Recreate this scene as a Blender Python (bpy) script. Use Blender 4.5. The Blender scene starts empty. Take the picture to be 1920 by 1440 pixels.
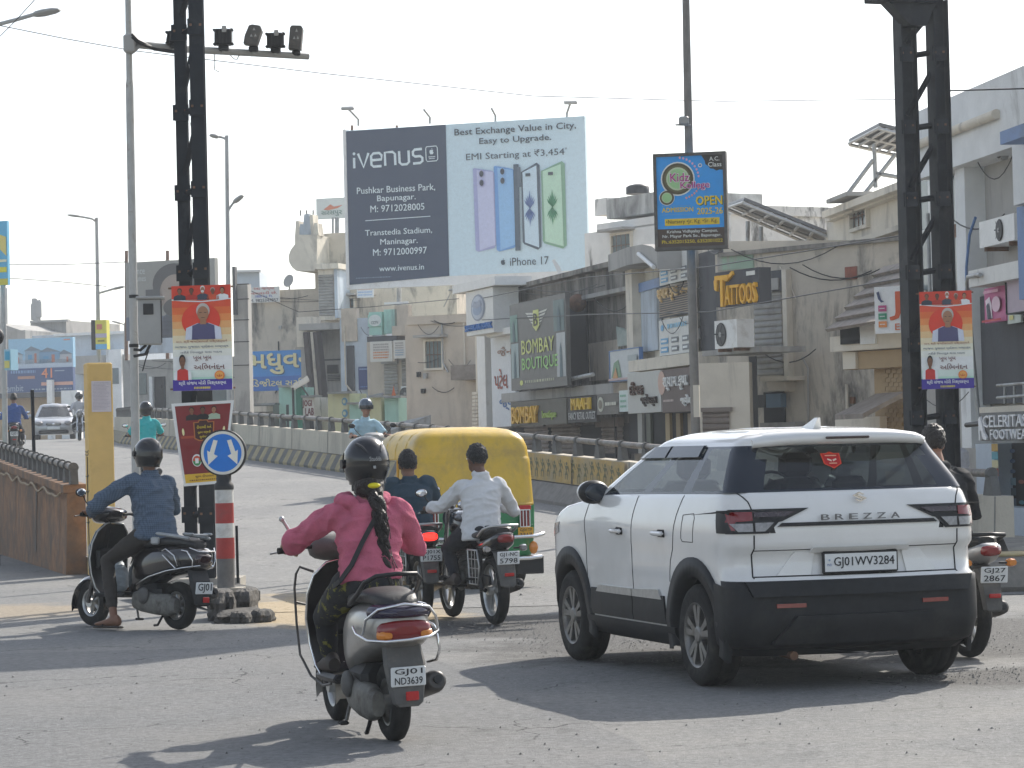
import bpy, math, random
from math import sin, cos, pi, radians, sqrt, atan2
from mathutils import Vector, Matrix, noise

SC = bpy.context.scene
COL = SC.collection
RND = random.Random(7)

# ------------------------------------------------------------------ camera, sky, sun, exposure
F_PX, CX, CY = 5200.0, 960.0, 720.0          # focal length and centre in photo pixels (1920 x 1440)
CAM_H = 1.6
PITCH = math.atan(110 / F_PX)
ROLL = radians(1.4)
fwd = Vector((0, cos(PITCH), sin(PITCH)))
r0 = Vector((1, 0, 0))
u0 = r0.cross(fwd)
c_up = u0 * cos(ROLL) + r0 * sin(ROLL)
c_rt = r0 * cos(ROLL) - u0 * sin(ROLL)
CAM = Vector((0, 0, CAM_H))
cd = bpy.data.cameras.new("camera")
cd.sensor_width = 36.0
cd.lens = 36.0 * F_PX / 1920.0
cd.clip_start, cd.clip_end = 0.5, 6000
cam = bpy.data.objects.new("camera", cd)
m = Matrix.Identity(4)
for i in range(3):
    m[i][0], m[i][1], m[i][2], m[i][3] = c_rt[i], c_up[i], -fwd[i], CAM[i]
cam.matrix_world = m
COL.objects.link(cam)
SC.camera = cam

SUN_EL = radians(37.0)
SUN_DX, SUN_DY = 0.53, 0.848                 # horizontal direction towards the sun
w = bpy.data.worlds.new("World")
SC.world = w
w.use_nodes = True
nt = w.node_tree
sky = nt.nodes.new("ShaderNodeTexSky")
sky.sky_type = 'NISHITA'
sky.sun_disc = False
sky.sun_elevation = SUN_EL
sky.sun_rotation = math.atan2(SUN_DX, SUN_DY)
sky.air_density, sky.dust_density, sky.ozone_density = 1.0, 1.5, 1.0
bg = nt.nodes["Background"]
hs = nt.nodes.new("ShaderNodeHueSaturation")
hs.inputs['Saturation'].default_value = 0.6
nt.links.new(sky.outputs[0], hs.inputs['Color'])
nt.links.new(hs.outputs[0], bg.inputs[0])
bg.inputs[1].default_value = 0.112
sl = bpy.data.lights.new("sun", 'SUN')
sl.energy = 2.95
sl.angle = radians(0.5)
sl.color = (1.0, 0.94, 0.85)
sun = bpy.data.objects.new("sun", sl)
d = Vector((SUN_DX * cos(SUN_EL), SUN_DY * cos(SUN_EL), sin(SUN_EL)))
sun.rotation_euler = d.to_track_quat('Z', 'Y').to_euler()
sun.location = (20, 20, 40)
COL.objects.link(sun)
SC.view_settings.view_transform = 'Standard'
SC.view_settings.look = 'None'
SC.view_settings.gamma = 1.0
SC.view_settings.exposure = 1.05
SC.cycles.max_bounces = 6
SC.cycles.transparent_max_bounces = 12

# ------------------------------------------------------------------ photo pixels to world points
def ray(px, py):
    return fwd + c_rt * ((px - CX) / F_PX) + c_up * ((CY - py) / F_PX)

def P(px, py, dist):
    v = ray(px, py)
    return CAM + v * (dist / v.y)

def HY(px):                                   # horizon row at this column
    return 830.0 - (px - 960.0) * 0.02444

def XP(px, dist):
    return P(px, HY(px), dist).x

def lerp(a, b, t):
    return a + (b - a) * t

def interp(x, tab):
    if x <= tab[0][0]:
        return tab[0][1]
    for (x0, y0), (x1, y1) in zip(tab, tab[1:]):
        if x <= x1:
            return y0 + (y1 - y0) * (x - x0) / (x1 - x0)
    return tab[-1][1]

# ------------------------------------------------------------------ materials
def mat(name, col, rough=0.7, metal=0.0, var=0.12, scale=4.0, dirt=None, bump=0.0, bscale=60.0,
        coat=0.0, emit=None, estr=0.0, streak=False, spec=0.5, alpha=1.0, trans=0.0, detail=5.0, dscale=1.2, dlo=0.52, dhi=0.68):
    m = bpy.data.materials.new(name)
    m.use_nodes = True
    n, l = m.node_tree.nodes, m.node_tree.links
    b = n["Principled BSDF"]
    b.inputs['Roughness'].default_value = rough
    b.inputs['Metallic'].default_value = metal
    b.inputs['Specular IOR Level'].default_value = spec
    b.inputs['Coat Weight'].default_value = coat
    b.inputs['Coat Roughness'].default_value = 0.04
    b.inputs['Alpha'].default_value = alpha
    b.inputs['Transmission Weight'].default_value = trans
    c4 = (*col, 1)
    b.inputs['Base Color'].default_value = c4
    if emit:
        b.inputs['Emission Color'].default_value = (*emit, 1)
        b.inputs['Emission Strength'].default_value = estr
    if var or dirt or bump:
        tc = n.new("ShaderNodeTexCoord")
        mp = n.new("ShaderNodeMapping")
        l.new(tc.outputs['Object'], mp.inputs[0])
        out = None
        if var:
            nz = n.new("ShaderNodeTexNoise")
            nz.inputs['Scale'].default_value = scale
            nz.inputs['Detail'].default_value = detail
            nz.inputs['Roughness'].default_value = 0.65
            l.new(mp.outputs[0], nz.inputs[0])
            rp = n.new("ShaderNodeValToRGB")
            rp.color_ramp.elements[0].position = 0.3
            rp.color_ramp.elements[1].position = 0.7
            rp.color_ramp.elements[0].color = (*[max(0, c * (1 - var)) for c in col], 1)
            rp.color_ramp.elements[1].color = (*[min(1, c * (1 + var)) for c in col], 1)
            l.new(nz.outputs[0], rp.inputs[0])
            out = rp.outputs[0]
        if dirt:
            mp2 = n.new("ShaderNodeMapping")
            l.new(tc.outputs['Object'], mp2.inputs[0])
            if streak:
                mp2.inputs['Scale'].default_value = (1.6, 1.6, 0.45)
            n2 = n.new("ShaderNodeTexNoise")
            n2.inputs['Scale'].default_value = dscale
            n2.inputs['Detail'].default_value = 9
            n2.inputs['Roughness'].default_value = 0.68
            n2.inputs['Distortion'].default_value = 0.4
            l.new(mp2.outputs[0], n2.inputs[0])
            r2 = n.new("ShaderNodeValToRGB")
            r2.color_ramp.elements[0].position = dlo
            r2.color_ramp.elements[1].position = dhi
            l.new(n2.outputs[0], r2.inputs[0])
            mx = n.new("ShaderNodeMix")
            mx.data_type = 'RGBA'
            l.new(r2.outputs[0], mx.inputs[0])
            if out:
                l.new(out, mx.inputs[6])
            else:
                mx.inputs[6].default_value = c4
            mx.inputs[7].default_value = (*dirt, 1)
            out = mx.outputs[2]
        if out:
            l.new(out, b.inputs['Base Color'])
        if bump:
            n3 = n.new("ShaderNodeTexNoise")
            n3.inputs['Scale'].default_value = bscale
            n3.inputs['Detail'].default_value = 6
            l.new(mp.outputs[0], n3.inputs[0])
            bp = n.new("ShaderNodeBump")
            bp.inputs['Strength'].default_value = bump
            bp.inputs['Distance'].default_value = 0.02
            l.new(n3.outputs[0], bp.inputs['Height'])
            l.new(bp.outputs[0], b.inputs['Normal'])
    return m

_flat = {}
def flat(col, rough=0.55):
    k = (tuple(round(c, 3) for c in col), rough)
    if k not in _flat:
        _flat[k] = mat("print_%d" % len(_flat), col, rough=rough, var=0.06, scale=9)
    return _flat[k]

def hexc(h):                                  # sRGB hex to linear
    r = []
    for i in (0, 2, 4):
        c = int(h[i:i + 2], 16) / 255
        r.append(c / 12.92 if c <= 0.04045 else ((c + 0.055) / 1.055) ** 2.4)
    return tuple(r)

def ink(h, k=0.85):
    return flat(tuple(min(.82, c * k * 1.3) for c in hexc(h)))

# ------------------------------------------------------------------ objects
LOC = {}                                      # own record of world matrices (Empties and meshes)
def tag(o, label=None, cat=None, group=None, kind=None):
    if label: o['label'] = label
    if cat: o['category'] = cat
    if group: o['group'] = group
    if kind: o['kind'] = kind
    return o

def thing(name, label, cat, M=None, group=None):
    o = bpy.data.objects.new(name, None)
    o.empty_display_size = 0.2
    COL.objects.link(o)
    if M is None: M = Matrix.Identity(4)
    if isinstance(M, Vector) or isinstance(M, tuple): M = Matrix.Translation(M)
    o.matrix_world = M
    LOC[o.name] = M
    return tag(o, label, cat, group)

def link_mesh(name, me, parent=None, M=None, world=False):
    """world=True: the mesh is given in world coordinates and moved into the parent's frame"""
    o = bpy.data.objects.new(name, me)
    COL.objects.link(o)
    if parent is not None:
        pm = LOC.get(parent.name, Matrix.Identity(4))
        if world:
            me.transform(pm.inverted())
        elif M is not None:
            me.transform(M)
        o.parent = parent
        LOC[o.name] = pm
    else:
        if world:
            bb = [v.co for v in me.vertices]
            c = Vector(((min(v.x for v in bb) + max(v.x for v in bb)) / 2, (min(v.y for v in bb) + max(v.y for v in bb)) / 2, min(v.z for v in bb)))
            me.transform(Matrix.Translation(-c))
            o.location = c
            LOC[o.name] = Matrix.Translation(c)
        else:
            o.matrix_world = M if M is not None else Matrix.Identity(4)
            LOC[o.name] = o.matrix_world.copy()
    return o

def copy_tree(o, M=None, parent=None):
    c = o.copy()
    COL.objects.link(c)
    if parent is not None:
        c.parent = parent
        c.matrix_parent_inverse = o.matrix_parent_inverse
    if M is not None:
        c.matrix_world = M
    for ch in list(o.children):
        copy_tree(ch, None, c)
    return c

class MB:
    """collects shapes and links them as ONE mesh object"""
    def __init__(s):
        s.v, s.f, s.m, s.sm = [], [], [], []
        s.mats = []
        s.T = None
    def mi(s, m):
        if m not in s.mats: s.mats.append(m)
        return s.mats.index(m)
    def add(s, vs, fs, m, smooth=False):
        b = len(s.v)
        if s.T is not None: vs = [s.T @ Vector(v) for v in vs]
        s.v += [tuple(v) for v in vs]
        k = s.mi(m)
        for f in fs:
            s.f.append([b + i for i in f]); s.m.append(k); s.sm.append(smooth)
        return s
    def box(s, lo, hi, m, R=None, c=None):
        x0, y0, z0 = lo; x1, y1, z1 = hi
        vs = [Vector((x, y, z)) for x in (x0, x1) for y in (y0, y1) for z in (z0, z1)]
        if R is not None:
            c = Vector(c) if c is not None else Vector(((x0 + x1) / 2, (y0 + y1) / 2, (z0 + z1) / 2))
            vs = [R @ (v - c) + c for v in vs]
        return s.add(vs, [(0, 1, 3, 2), (4, 6, 7, 5), (0, 4, 5, 1), (2, 3, 7, 6), (0, 2, 6, 4), (1, 5, 7, 3)], m)
    def rbox(s, c, size, m, bev=0.02, R=None):
        """box with bevelled edges"""
        hx, hy, hz = size[0] / 2, size[1] / 2, size[2] / 2
        b = min(bev, hx * .9, hy * .9, hz * .9)
        rings = []
        for z, k in ((-hz, 1), (-hz + b, 0), (hz - b, 0), (hz, 1)):
            o = b if k else 0
            X, Y = hx - o, hy - o
            q = b * 0.7
            rings.append([Vector(p) for p in ((X, -Y + q, z), (X, Y - q, z), (X - q, Y, z), (-X + q, Y, z), (-X, Y - q, z), (-X, -Y + q, z), (-X + q, -Y, z), (X - q, -Y, z))])
        c = Vector(c)
        R = R or Matrix.Identity(3)
        return s.loft([[R @ p + c for p in r] for r in rings], m, cap=True, smooth=False)
    def loft(s, rings, m, cap=True, smooth=True, closed=True):
        n = len(rings[0]); vs = [p for r in rings for p in r]; fs = []
        for i in range(len(rings) - 1):
            for j in range(n if closed else n - 1):
                a, b = i * n + j, i * n + (j + 1) % n
                fs.append((a, b, b + n, a + n))
        s.add(vs, fs, m, smooth)
        if cap:
            s.add(rings[0], [tuple(reversed(range(n)))], m, False)
            s.add(rings[-1], [tuple(range(n))], m, False)
        return s
    def tube(s, pts, r, m, n=10, cap=True, smooth=True, closed=False):
        pts = [Vector(p) for p in pts]
        k = len(pts)
        rr = r if isinstance(r, (list, tuple)) else [r] * k
        rings = []; prev = None
        for i, p in enumerate(pts):
            if closed: t = (pts[(i + 1) % k] - pts[i - 1])
            else: t = (pts[min(i + 1, k - 1)] - pts[max(i - 1, 0)])
            if t.length < 1e-9: t = Vector((0, 0, 1))
            t.normalize()
            if prev is None:
                a = Vector((0, 0, 1)) if abs(t.z) < 0.9 else Vector((1, 0, 0))
                x = (a - t * a.dot(t)).normalized()
            else:
                x = prev - t * prev.dot(t)
                x = x.normalized() if x.length > 1e-6 else prev
            prev = x; y = t.cross(x)
            rings.append([p + (x * cos(2 * pi * j / n) + y * sin(2 * pi * j / n)) * rr[i] for j in range(n)])
        if closed: rings.append(rings[0]); cap = False
        return s.loft(rings, m, cap, smooth)
    def cyl(s, a, b, r, m, n=16, r2=None, smooth=True):
        return s.tube([a, b], [r, r if r2 is None else r2], m, n, True, smooth)
    def ell(s, c, rad, m, R=None, nu=16, nv=10, cut=None):
        c = Vector(c); rings = []
        R = R or Matrix.Identity(3)
        for i in range(nv + 1):
            t = -pi / 2 + pi * i / nv
            if cut and sin(t) < cut: t = math.asin(cut)
            rings.append([c + R @ Vector((rad[0] * cos(t) * cos(2 * pi * j / nu), rad[1] * cos(t) * sin(2 * pi * j / nu), rad[2] * sin(t))) for j in range(nu)])
        return s.loft(rings, m, cap=True, smooth=True)
    def prism(s, pts, n, th, m, smooth=False):
        """polygon pts (3D, planar) extruded along n by th"""
        n = Vector(n); k = len(pts)
        pts = [Vector(p) for p in pts]
        A = pts; B = [p + n * th for p in pts]
        s.add(A, [tuple(reversed(range(k)))], m); s.add(B, [tuple(range(k))], m)
        return s.loft([A, B], m, cap=False, smooth=smooth)
    def build(s, name, parent=None, world=False, M=None, cat=None, label=None, group=None, kind=None, autosm=None):
        me = bpy.data.meshes.new(name)
        me.from_pydata(s.v, [], s.f)
        for mm in s.mats: me.materials.append(mm)
        me.polygons.foreach_set('material_index', s.m)
        me.polygons.foreach_set('use_smooth', s.sm)
        me.update()
        o = link_mesh(name, me, parent, M, world)
        return tag(o, label, cat, group, kind)

# ------------------------------------------------------------------ lettering and prints
_txt = {}
def text_geo(s, bold):
    k = (s, bold)
    if k not in _txt:
        c = bpy.data.curves.new("t", 'FONT')
        c.body = s
        c.resolution_u = 2
        c.offset = bold
        o = bpy.data.objects.new("t", c)
        COL.objects.link(o)
        dg = bpy.context.evaluated_depsgraph_get()
        e = o.evaluated_get(dg)
        me = e.to_mesh()
        vs = [(v.co.x, v.co.y) for v in me.vertices]
        fs = [tuple(p.vertices) for p in me.polygons]
        # outline edges for extrusion
        cnt = {}
        for p in fs:
            for a, b in zip(p, p[1:] + p[:1]):
                cnt[(a, b)] = 1
        edge = [e_ for e_ in cnt if (e_[1], e_[0]) not in cnt]
        e.to_mesh_clear()
        bpy.data.objects.remove(o); bpy.data.curves.remove(c)
        x0 = min(v[0] for v in vs); x1 = max(v[0] for v in vs); y0 = min(v[1] for v in vs); y1 = max(v[1] for v in vs)
        _txt[k] = ([((a - x0) / (x1 - x0), (b - y0) / (y1 - y0)) for a, b in vs], fs, edge, (x1 - x0) / (y1 - y0))
    return _txt[k]

class Frame:
    """a flat rectangle: u to the right, v downwards, both 0..1; layers stack 3 mm apart"""
    def __init__(s, O, U, V, N, mb=None, step=0.004, base=0.004):
        s.O, s.U, s.V, s.N = Vector(O), Vector(U), Vector(V), Vector(N).normalized()   # O = top-left, U full width, V full height downwards
        s.mb = mb or MB(); s.step = step; s.off = base
    def p(s, u, v, o=None):
        return s.O + s.U * u + s.V * v + s.N * (s.off if o is None else o)
    def up(s): s.off += s.step
    def poly(s, pts, m, th=0):
        q = [s.p(u, v) for u, v in pts]
        a = sum(pts[i][0] * pts[(i + 1) % len(pts)][1] - pts[(i + 1) % len(pts)][0] * pts[i][1] for i in range(len(pts)))
        if a > 0: q.reverse()
        if th: s.mb.prism(q, s.N, th, m)
        else: s.mb.add(q, [tuple(range(len(q)))], m)
        s.up(); return s
    def rect(s, u0, v0, u1, v1, m, th=0): return s.poly([(u0, v0), (u1, v0), (u1, v1), (u0, v1)], m, th)
    def ell(s, cu, cv, ru, rv, m, n=28, th=0, a0=0, a1=360):
        full = abs(a1 - a0) >= 360
        k = n if full else n + 1
        return s.poly([(cu + ru * cos(radians(a0 + (a1 - a0) * i / n)), cv + rv * sin(radians(a0 + (a1 - a0) * i / n))) for i in range(k)], m, th)
    def text(s, t, u0, v0, u1, v1, m, bold=0.0, th=0.0, skew=0.0):
        if bold:
            db = bold * .55 * abs(v1 - v0) * s.V.length / s.U.length; dv = bold * .4 * (v1 - v0); k = s.off
            for a_, b_ in ((-db, -dv), (db, -dv), (-db, dv), (db, dv), (0, 0)):
                s.text(t, u0 + a_, v0 + b_, u1 + a_, v1 + b_, m, 0, th, skew); s.off = s.off - s.step * .85
            s.off = k + s.step; return s
        vs, fs, edge, asp = text_geo(t, 0)
        pts = [s.p(u0 + (u1 - u0) * (a + skew * b), v1 + (v0 - v1) * b) for a, b in vs]
        if th:
            top = [p + s.N * th for p in pts]
            s.mb.add(top, fs, m)
            k = len(pts)
            s.mb.add(pts + top, [(a, b, b + k, a + k) for a, b in edge], m)
        else:
            s.mb.add(pts, fs, m)
        s.up(); return s
    def textfit(s, t, u, v0, v1, m, bold=0.0, th=0.0, align='c', maxw=None):
        """keeps the letters' own proportions; u = centre (or left / right) position"""
        asp = text_geo(t, bold)[3]
        wd = asp * abs(v1 - v0) * s.V.length / s.U.length
        if maxw and wd > maxw: wd = maxw
        u0 = u - wd / 2 if align == 'c' else (u if align == 'l' else u - wd)
        return s.text(t, u0, v0, u0 + wd, v1, m, bold, th)
    def scribble(s, u0, v0, u1, v1, m, seed=0, words=4):
        """a line of print too small to read: dashes of unequal length"""
        r = random.Random(seed); x = u0; k = s.off
        while x < u1:
            wd = r.uniform(.05, .14) * (u1 - u0) * 4 / words
            q = min(u1, x + wd)
            s.off = k; s.rect(x, v0, q, v1, m)
            x = q + .03 * (u1 - u0)
        return s

class PL:
    """a vertical plane through two (photo column, distance) points, left to right"""
    def __init__(s, xa, da, xb, db):
        s.A = Vector((XP(xa, da), da, 0)); s.B = Vector((XP(xb, db), db, 0))
        s.u = (s.B - s.A).normalized()
        s.n = Vector((s.u.y, -s.u.x, 0))
        if s.n.dot(-s.A) < 0: s.n = -s.n
    def hit(s, px, py, off=0.0):
        v = ray(px, py)
        Q = s.A + s.n * off
        return CAM + v * ((Q - CAM).dot(s.n) / v.dot(s.n))
    def sz(s, px, py, off=0.0):
        h = s.hit(px, py, off)
        return (h - s.A).dot(s.u), h.z
    def rect(s, x0, y0, x1, y1, off=0.0):
        ym, xm = (y0 + y1) / 2, (x0 + x1) / 2
        s0, s1 = s.sz(x0, ym, off)[0], s.sz(x1, ym, off)[0]
        z1, z0 = s.sz(xm, y0, off)[1], s.sz(xm, y1, off)[1]
        return s0, s1, z0, z1
    def pt(s, a, z, off=0.0):
        p = s.A + s.u * a + s.n * off
        return Vector((p.x, p.y, z))
    def box(s, mb, x0, y0, x1, y1, m, th=0.1, off=0.0, zlo=None, zhi=None):
        """box whose front face (at off+th) covers the photo rectangle"""
        a, b, z0, z1 = s.rect(x0, y0, x1, y1, off + th)
        if zlo is not None: z0 = zlo
        if zhi is not None: z1 = zhi
        s.bx(mb, a, b, z0, z1, off, off + th, m)
    def bx(s, mb, a, b, z0, z1, o0, o1, m):
        vs = [s.pt(x, z, o) for x in (a, b) for o in (o0, o1) for z in (z0, z1)]
        mb.add(vs, [(0, 1, 3, 2), (4, 6, 7, 5), (0, 4, 5, 1), (2, 3, 7, 6), (0, 2, 6, 4), (1, 5, 7, 3)], m)
    def frame(s, x0, y0, x1, y1, off=0.0, mb=None, step=0.012, base=0.012):
        a, b, z0, z1 = s.rect(x0, y0, x1, y1, off)
        return Frame(s.pt(a, z1, off), s.u * (b - a), Vector((0, 0, z0 - z1)), s.n, mb, step, base)
    def base(s, x0, y0, x1, y1, off=0.0):
        a, b, z0, z1 = s.rect(x0, y0, x1, y1, off)
        return s.pt((a + b) / 2, z0, off)

def eval_mods(o):
    """apply an object's modifiers without operators"""
    dg = bpy.context.evaluated_depsgraph_get()
    me = bpy.data.meshes.new_from_object(o.evaluated_get(dg))
    old = o.data
    o.modifiers.clear(); o.data = me
    bpy.data.meshes.remove(old)
    return o
# ------------------------------------------------------------------ ground, road, ramp
ZT = [(0, 0), (27, 0), (33, .10), (40, .36), (50, .76), (60, 1.15), (70, 1.5), (84, 1.86), (100, 2.08), (115, 2.2), (140, 2.25), (400, 2.25)]
XL = [(20, -0.9), (27, -2.9), (36.5, -5.65), (47, -8.7), (60, -12.3), (72, -16.0), (84, -19.8), (100, -23.2), (115, -25.8), (150, -29)]
XR = [(27, 6.5), (33, 4.75), (41.7, 2.0), (55, -2.4), (67, -6.6), (84, -11.7), (100, -14.4), (115, -16.4), (150, -20)]
def zr(d): return interp(d, ZT)
def xl(d): return interp(d, XL)
def xr(d): return interp(d, XR)

SA, SB = (.36, .28, .17), (.52, .42, .28)
GA, GB = (.035, .035, .034), (.125, .122, .116)
PATCH = [(-1.6, 26.4, 1.1, 3.2, .28, SA, SB, 16), (-5.6, 28.2, 1.5, 1.5, .3, (.24, .20, .15), (.36, .30, .22), 16), 
         (.4, 24.2, 1.7, 1.7, -.3, GA, GB, 24), (2.2, 20.9, 2.6, 1.7, .1, GA, GB, 24), (4.8, 21.6, 2.6, 2.6, -.2, GA, GB, 24), (1.2, 22.3, 1.6, 1.1, .3, GA, GB, 24), (3.5, 18.0, 1.3, .8, .2, GA, GB, 24)]
def asphalt(name, base, dust, dark, patch=True):
    m = bpy.data.materials.new(name); m.use_nodes = True
    n, l = m.node_tree.nodes, m.node_tree.links
    b = n["Principled BSDF"]; b.inputs['Roughness'].default_value = .82
    b.inputs['Specular IOR Level'].default_value = .35
    tc = n.new("ShaderNodeTexCoord")
    def nz(scale, det, rough=.6, sx=1, sy=1):
        mp = n.new("ShaderNodeMapping"); mp.inputs['Scale'].default_value = (sx, sy, 1)
        l.new(tc.outputs['Object'], mp.inputs[0])
        t = n.new("ShaderNodeTexNoise"); t.inputs['Scale'].default_value = scale; t.inputs['Detail'].default_value = det
        t.inputs['Roughness'].default_value = rough
        l.new(mp.outputs[0], t.inputs[0]); return t.outputs[0]
    def ramp(v, p0, p1, c0=(0, 0, 0), c1=(1, 1, 1)):
        r = n.new("ShaderNodeValToRGB"); r.color_ramp.elements[0].position = p0; r.color_ramp.elements[1].position = p1
        r.color_ramp.elements[0].color = (*c0, 1); r.color_ramp.elements[1].color = (*c1, 1)
        l.new(v, r.inputs[0]); return r.outputs[0]
    def mix(f, a, c):
        x = n.new("ShaderNodeMix"); x.data_type = 'RGBA'
        l.new(f, x.inputs[0])
        for i, q in ((6, a), (7, c)):
            if isinstance(q, tuple): x.inputs[i].default_value = (*q, 1)
            else: l.new(q, x.inputs[i])
        return x.outputs[2]
    grit = ramp(nz(48, 6, .85), .34, .66, tuple(c * .55 for c in base), tuple(c * 1.5 for c in base))
    md = ramp(nz(15, 5, .8), .36, .64, (.78, .78, .78), (1.22, 1.22, 1.22)); mm = n.new("ShaderNodeMix"); mm.data_type = 'RGBA'; mm.blend_type = 'MULTIPLY'; mm.inputs[0].default_value = 1
    big = ramp(nz(.45, 7, .62), .42, .68)
    c = mix(big, grit, dust)
    lane = ramp(nz(.5, 5, .6, 2.2, .35), .5, .75)
    mul = n.new("ShaderNodeMath"); mul.operation = 'MULTIPLY'; mul.inputs[1].default_value = .55
    l.new(lane, mul.inputs[0])
    c = mix(mul.outputs[0], c, dark)
    # aggregate specks: dark and pale grains
    vo = n.new("ShaderNodeTexVoronoi"); vo.inputs['Scale'].default_value = 26
    l.new(tc.outputs['Object'], vo.inputs[0])
    sp = n.new("ShaderNodeMath"); sp.operation = 'LESS_THAN'; sp.inputs[1].default_value = .13
    l.new(vo.outputs['Distance'], sp.inputs[0])
    gate = ramp(nz(2.2, 4), .5, .62)
    g2 = n.new("ShaderNodeMath"); g2.operation = 'MULTIPLY'; l.new(sp.outputs[0], g2.inputs[0]); l.new(gate, g2.inputs[1])
    c = mix(g2.outputs[0], c, tuple(v * .45 for v in base))
    l.new(c, mm.inputs[6]); l.new(md, mm.inputs[7]); c = mm.outputs[2]
    # hairline cracks and oil stains
    dm = n.new("ShaderNodeVectorMath"); dm.operation = 'ADD'; wn = n.new("ShaderNodeTexNoise"); wn.inputs['Scale'].default_value = 1.3; wn.inputs['Detail'].default_value = 5
    l.new(tc.outputs['Object'], wn.inputs[0]); l.new(tc.outputs['Object'], dm.inputs[0]); l.new(wn.outputs['Color'], dm.inputs[1])
    vc = n.new("ShaderNodeTexVoronoi"); vc.feature = 'DISTANCE_TO_EDGE'; vc.inputs['Scale'].default_value = .42; l.new(dm.outputs[0], vc.inputs[0])
    ck = n.new("ShaderNodeMath"); ck.operation = 'LESS_THAN'; ck.inputs[1].default_value = .0035; l.new(vc.outputs['Distance'], ck.inputs[0])
    cg = n.new("ShaderNodeMath"); cg.operation = 'MULTIPLY'; l.new(ck.outputs[0], cg.inputs[0]); l.new(ramp(nz(.5, 3), .48, .56), cg.inputs[1])
    c = mix(cg.outputs[0], c, tuple(v * .3 for v in base))
    os_ = n.new("ShaderNodeMath"); os_.operation = 'MULTIPLY'; os_.inputs[1].default_value = .5; l.new(ramp(nz(1.7, 6, .7, 1, .6), .60, .70), os_.inputs[0])
    c = mix(os_.outputs[0], c, tuple(v * .4 for v in base))
    # worn patches with ragged edges: (cx, cy, rx, ry, turn, colour a, colour b, softness)
    hts = None
    for cx, cy, rx, ry, ro, ca, cb, sc_ in PATCH if patch else ():
        mp = n.new("ShaderNodeMapping"); mp.vector_type = 'TEXTURE'; mp.inputs['Location'].default_value = (cx, cy, 0); mp.inputs['Rotation'].default_value = (0, 0, ro); mp.inputs['Scale'].default_value = (rx, ry, 50)
        l.new(tc.outputs['Object'], mp.inputs[0])
        ln = n.new("ShaderNodeVectorMath"); ln.operation = 'LENGTH'; l.new(mp.outputs[0], ln.inputs[0])
        ad = n.new("ShaderNodeMath"); ad.operation = 'MULTIPLY_ADD'; ad.inputs[1].default_value = 1.5; l.new(nz(1.1, 8, .72), ad.inputs[0]); l.new(ln.outputs['Value'], ad.inputs[2])
        mr = n.new("ShaderNodeMapRange"); mr.inputs['From Min'].default_value = 1.85; mr.inputs['From Max'].default_value = 1.5; l.new(ad.outputs[0], mr.inputs[0])
        gr = ramp(nz(sc_, 4, .75), .38, .64, ca, cb)
        c = mix(mr.outputs[0], c, gr)
    l.new(c, b.inputs['Base Color'])
    bp = n.new("ShaderNodeBump"); bp.inputs['Strength'].default_value = .9; bp.inputs['Distance'].default_value = .014
    l.new(nz(42, 5, .75), bp.inputs['Height']); l.new(bp.outputs[0], b.inputs['Normal'])
    return m

M_ROAD = asphalt("asphalt", (.172, .173, .170), (.235, .229, .213), (.138, .14, .14))
M_RAMP = asphalt("ramp_asphalt", (.20, .20, .196), (.255, .25, .24), (.16, .162, .162))
M_DUST = mat("dust_ground", (.33, .27, .19), rough=.95, var=.25, scale=1.5, dirt=(.22, .19, .15), bump=.5, bscale=25)
M_SAND = mat("sand", (.46, .37, .24), rough=.95, var=.22, scale=9, dirt=(.3, .27, .22), bump=.6, bscale=45, dscale=3)
M_GRAV = mat("broken_asphalt", (.13, .13, .125), rough=.9, var=.55, scale=30, dirt=(.24, .23, .21), bump=1.0, bscale=38, dscale=5, dlo=.5, dhi=.6)
M_CONC = mat("concrete", (.40, .37, .32), rough=.85, var=.16, scale=3, dirt=(.21, .195, .175), bump=.25, bscale=30, streak=True)
M_ROCK = mat("broken_concrete", (.085, .08, .073), rough=.9, var=.45, scale=7, dirt=(.08, .08, .075), bump=.8, bscale=22)
M_STONE = mat("loose_stone", (.16, .155, .145), rough=.9, var=.4, scale=20)

g = MB()
g.add([(-900, -60, 0), (900, -60, 0), (900, 2500, 0), (-900, 2500, 0)], [(0, 1, 2, 3)], M_DUST)
g.build("ground", kind='structure')
# road sheet, with the junction and both service roads
g = MB()
N = 40
vs, fs = [], []
for i in range(N + 1):
    dd = lerp(-10, 70, i / N)
    for X in (-40, -8, 3.0, 8.5, 40) if dd < 30 else (-40, -20, 0, 4.0, 6.0):
        vs.append((X if dd < 30 else X - (dd - 30) * .2, dd, .004))
for i in range(N):
    for j in range(4):
        a = i * 5 + j
        fs.append((a, a + 1, a + 6, a + 5))
g.add(vs, fs, M_ROAD)
g.build("road", kind='structure')

def ribbon(mb, m, d0, d1, step, fa, fb, fz, ncross=6):
    k = int((d1 - d0) / step); vs = []; fs = []
    for i in range(k + 1):
        dd = d0 + (d1 - d0) * i / k
        a, b = fa(dd), fb(dd)
        for j in range(ncross + 1):
            vs.append((lerp(a, b, j / ncross), dd + lerp(0, (b - a) * .28, j / ncross) * 0, fz(dd)))
    for i in range(k):
        for j in range(ncross):
            a = i * (ncross + 1) + j
            fs.append((a, a + 1, a + ncross + 2, a + ncross + 1))
    mb.add(vs, fs, m, True)
g = MB()
ribbon(g, M_RAMP, 27, 150, 1.0, xl, xr, lambda d: zr(d) + .009)
ribbon(g, M_RAMP, 150, 330, 10, lambda d: xl(d) - (d - 150) * .06, lambda d: xr(d) - (d - 150) * .06, lambda d: zr(d) + .009)
g.build("flyover_ramp", kind='structure')

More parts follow.
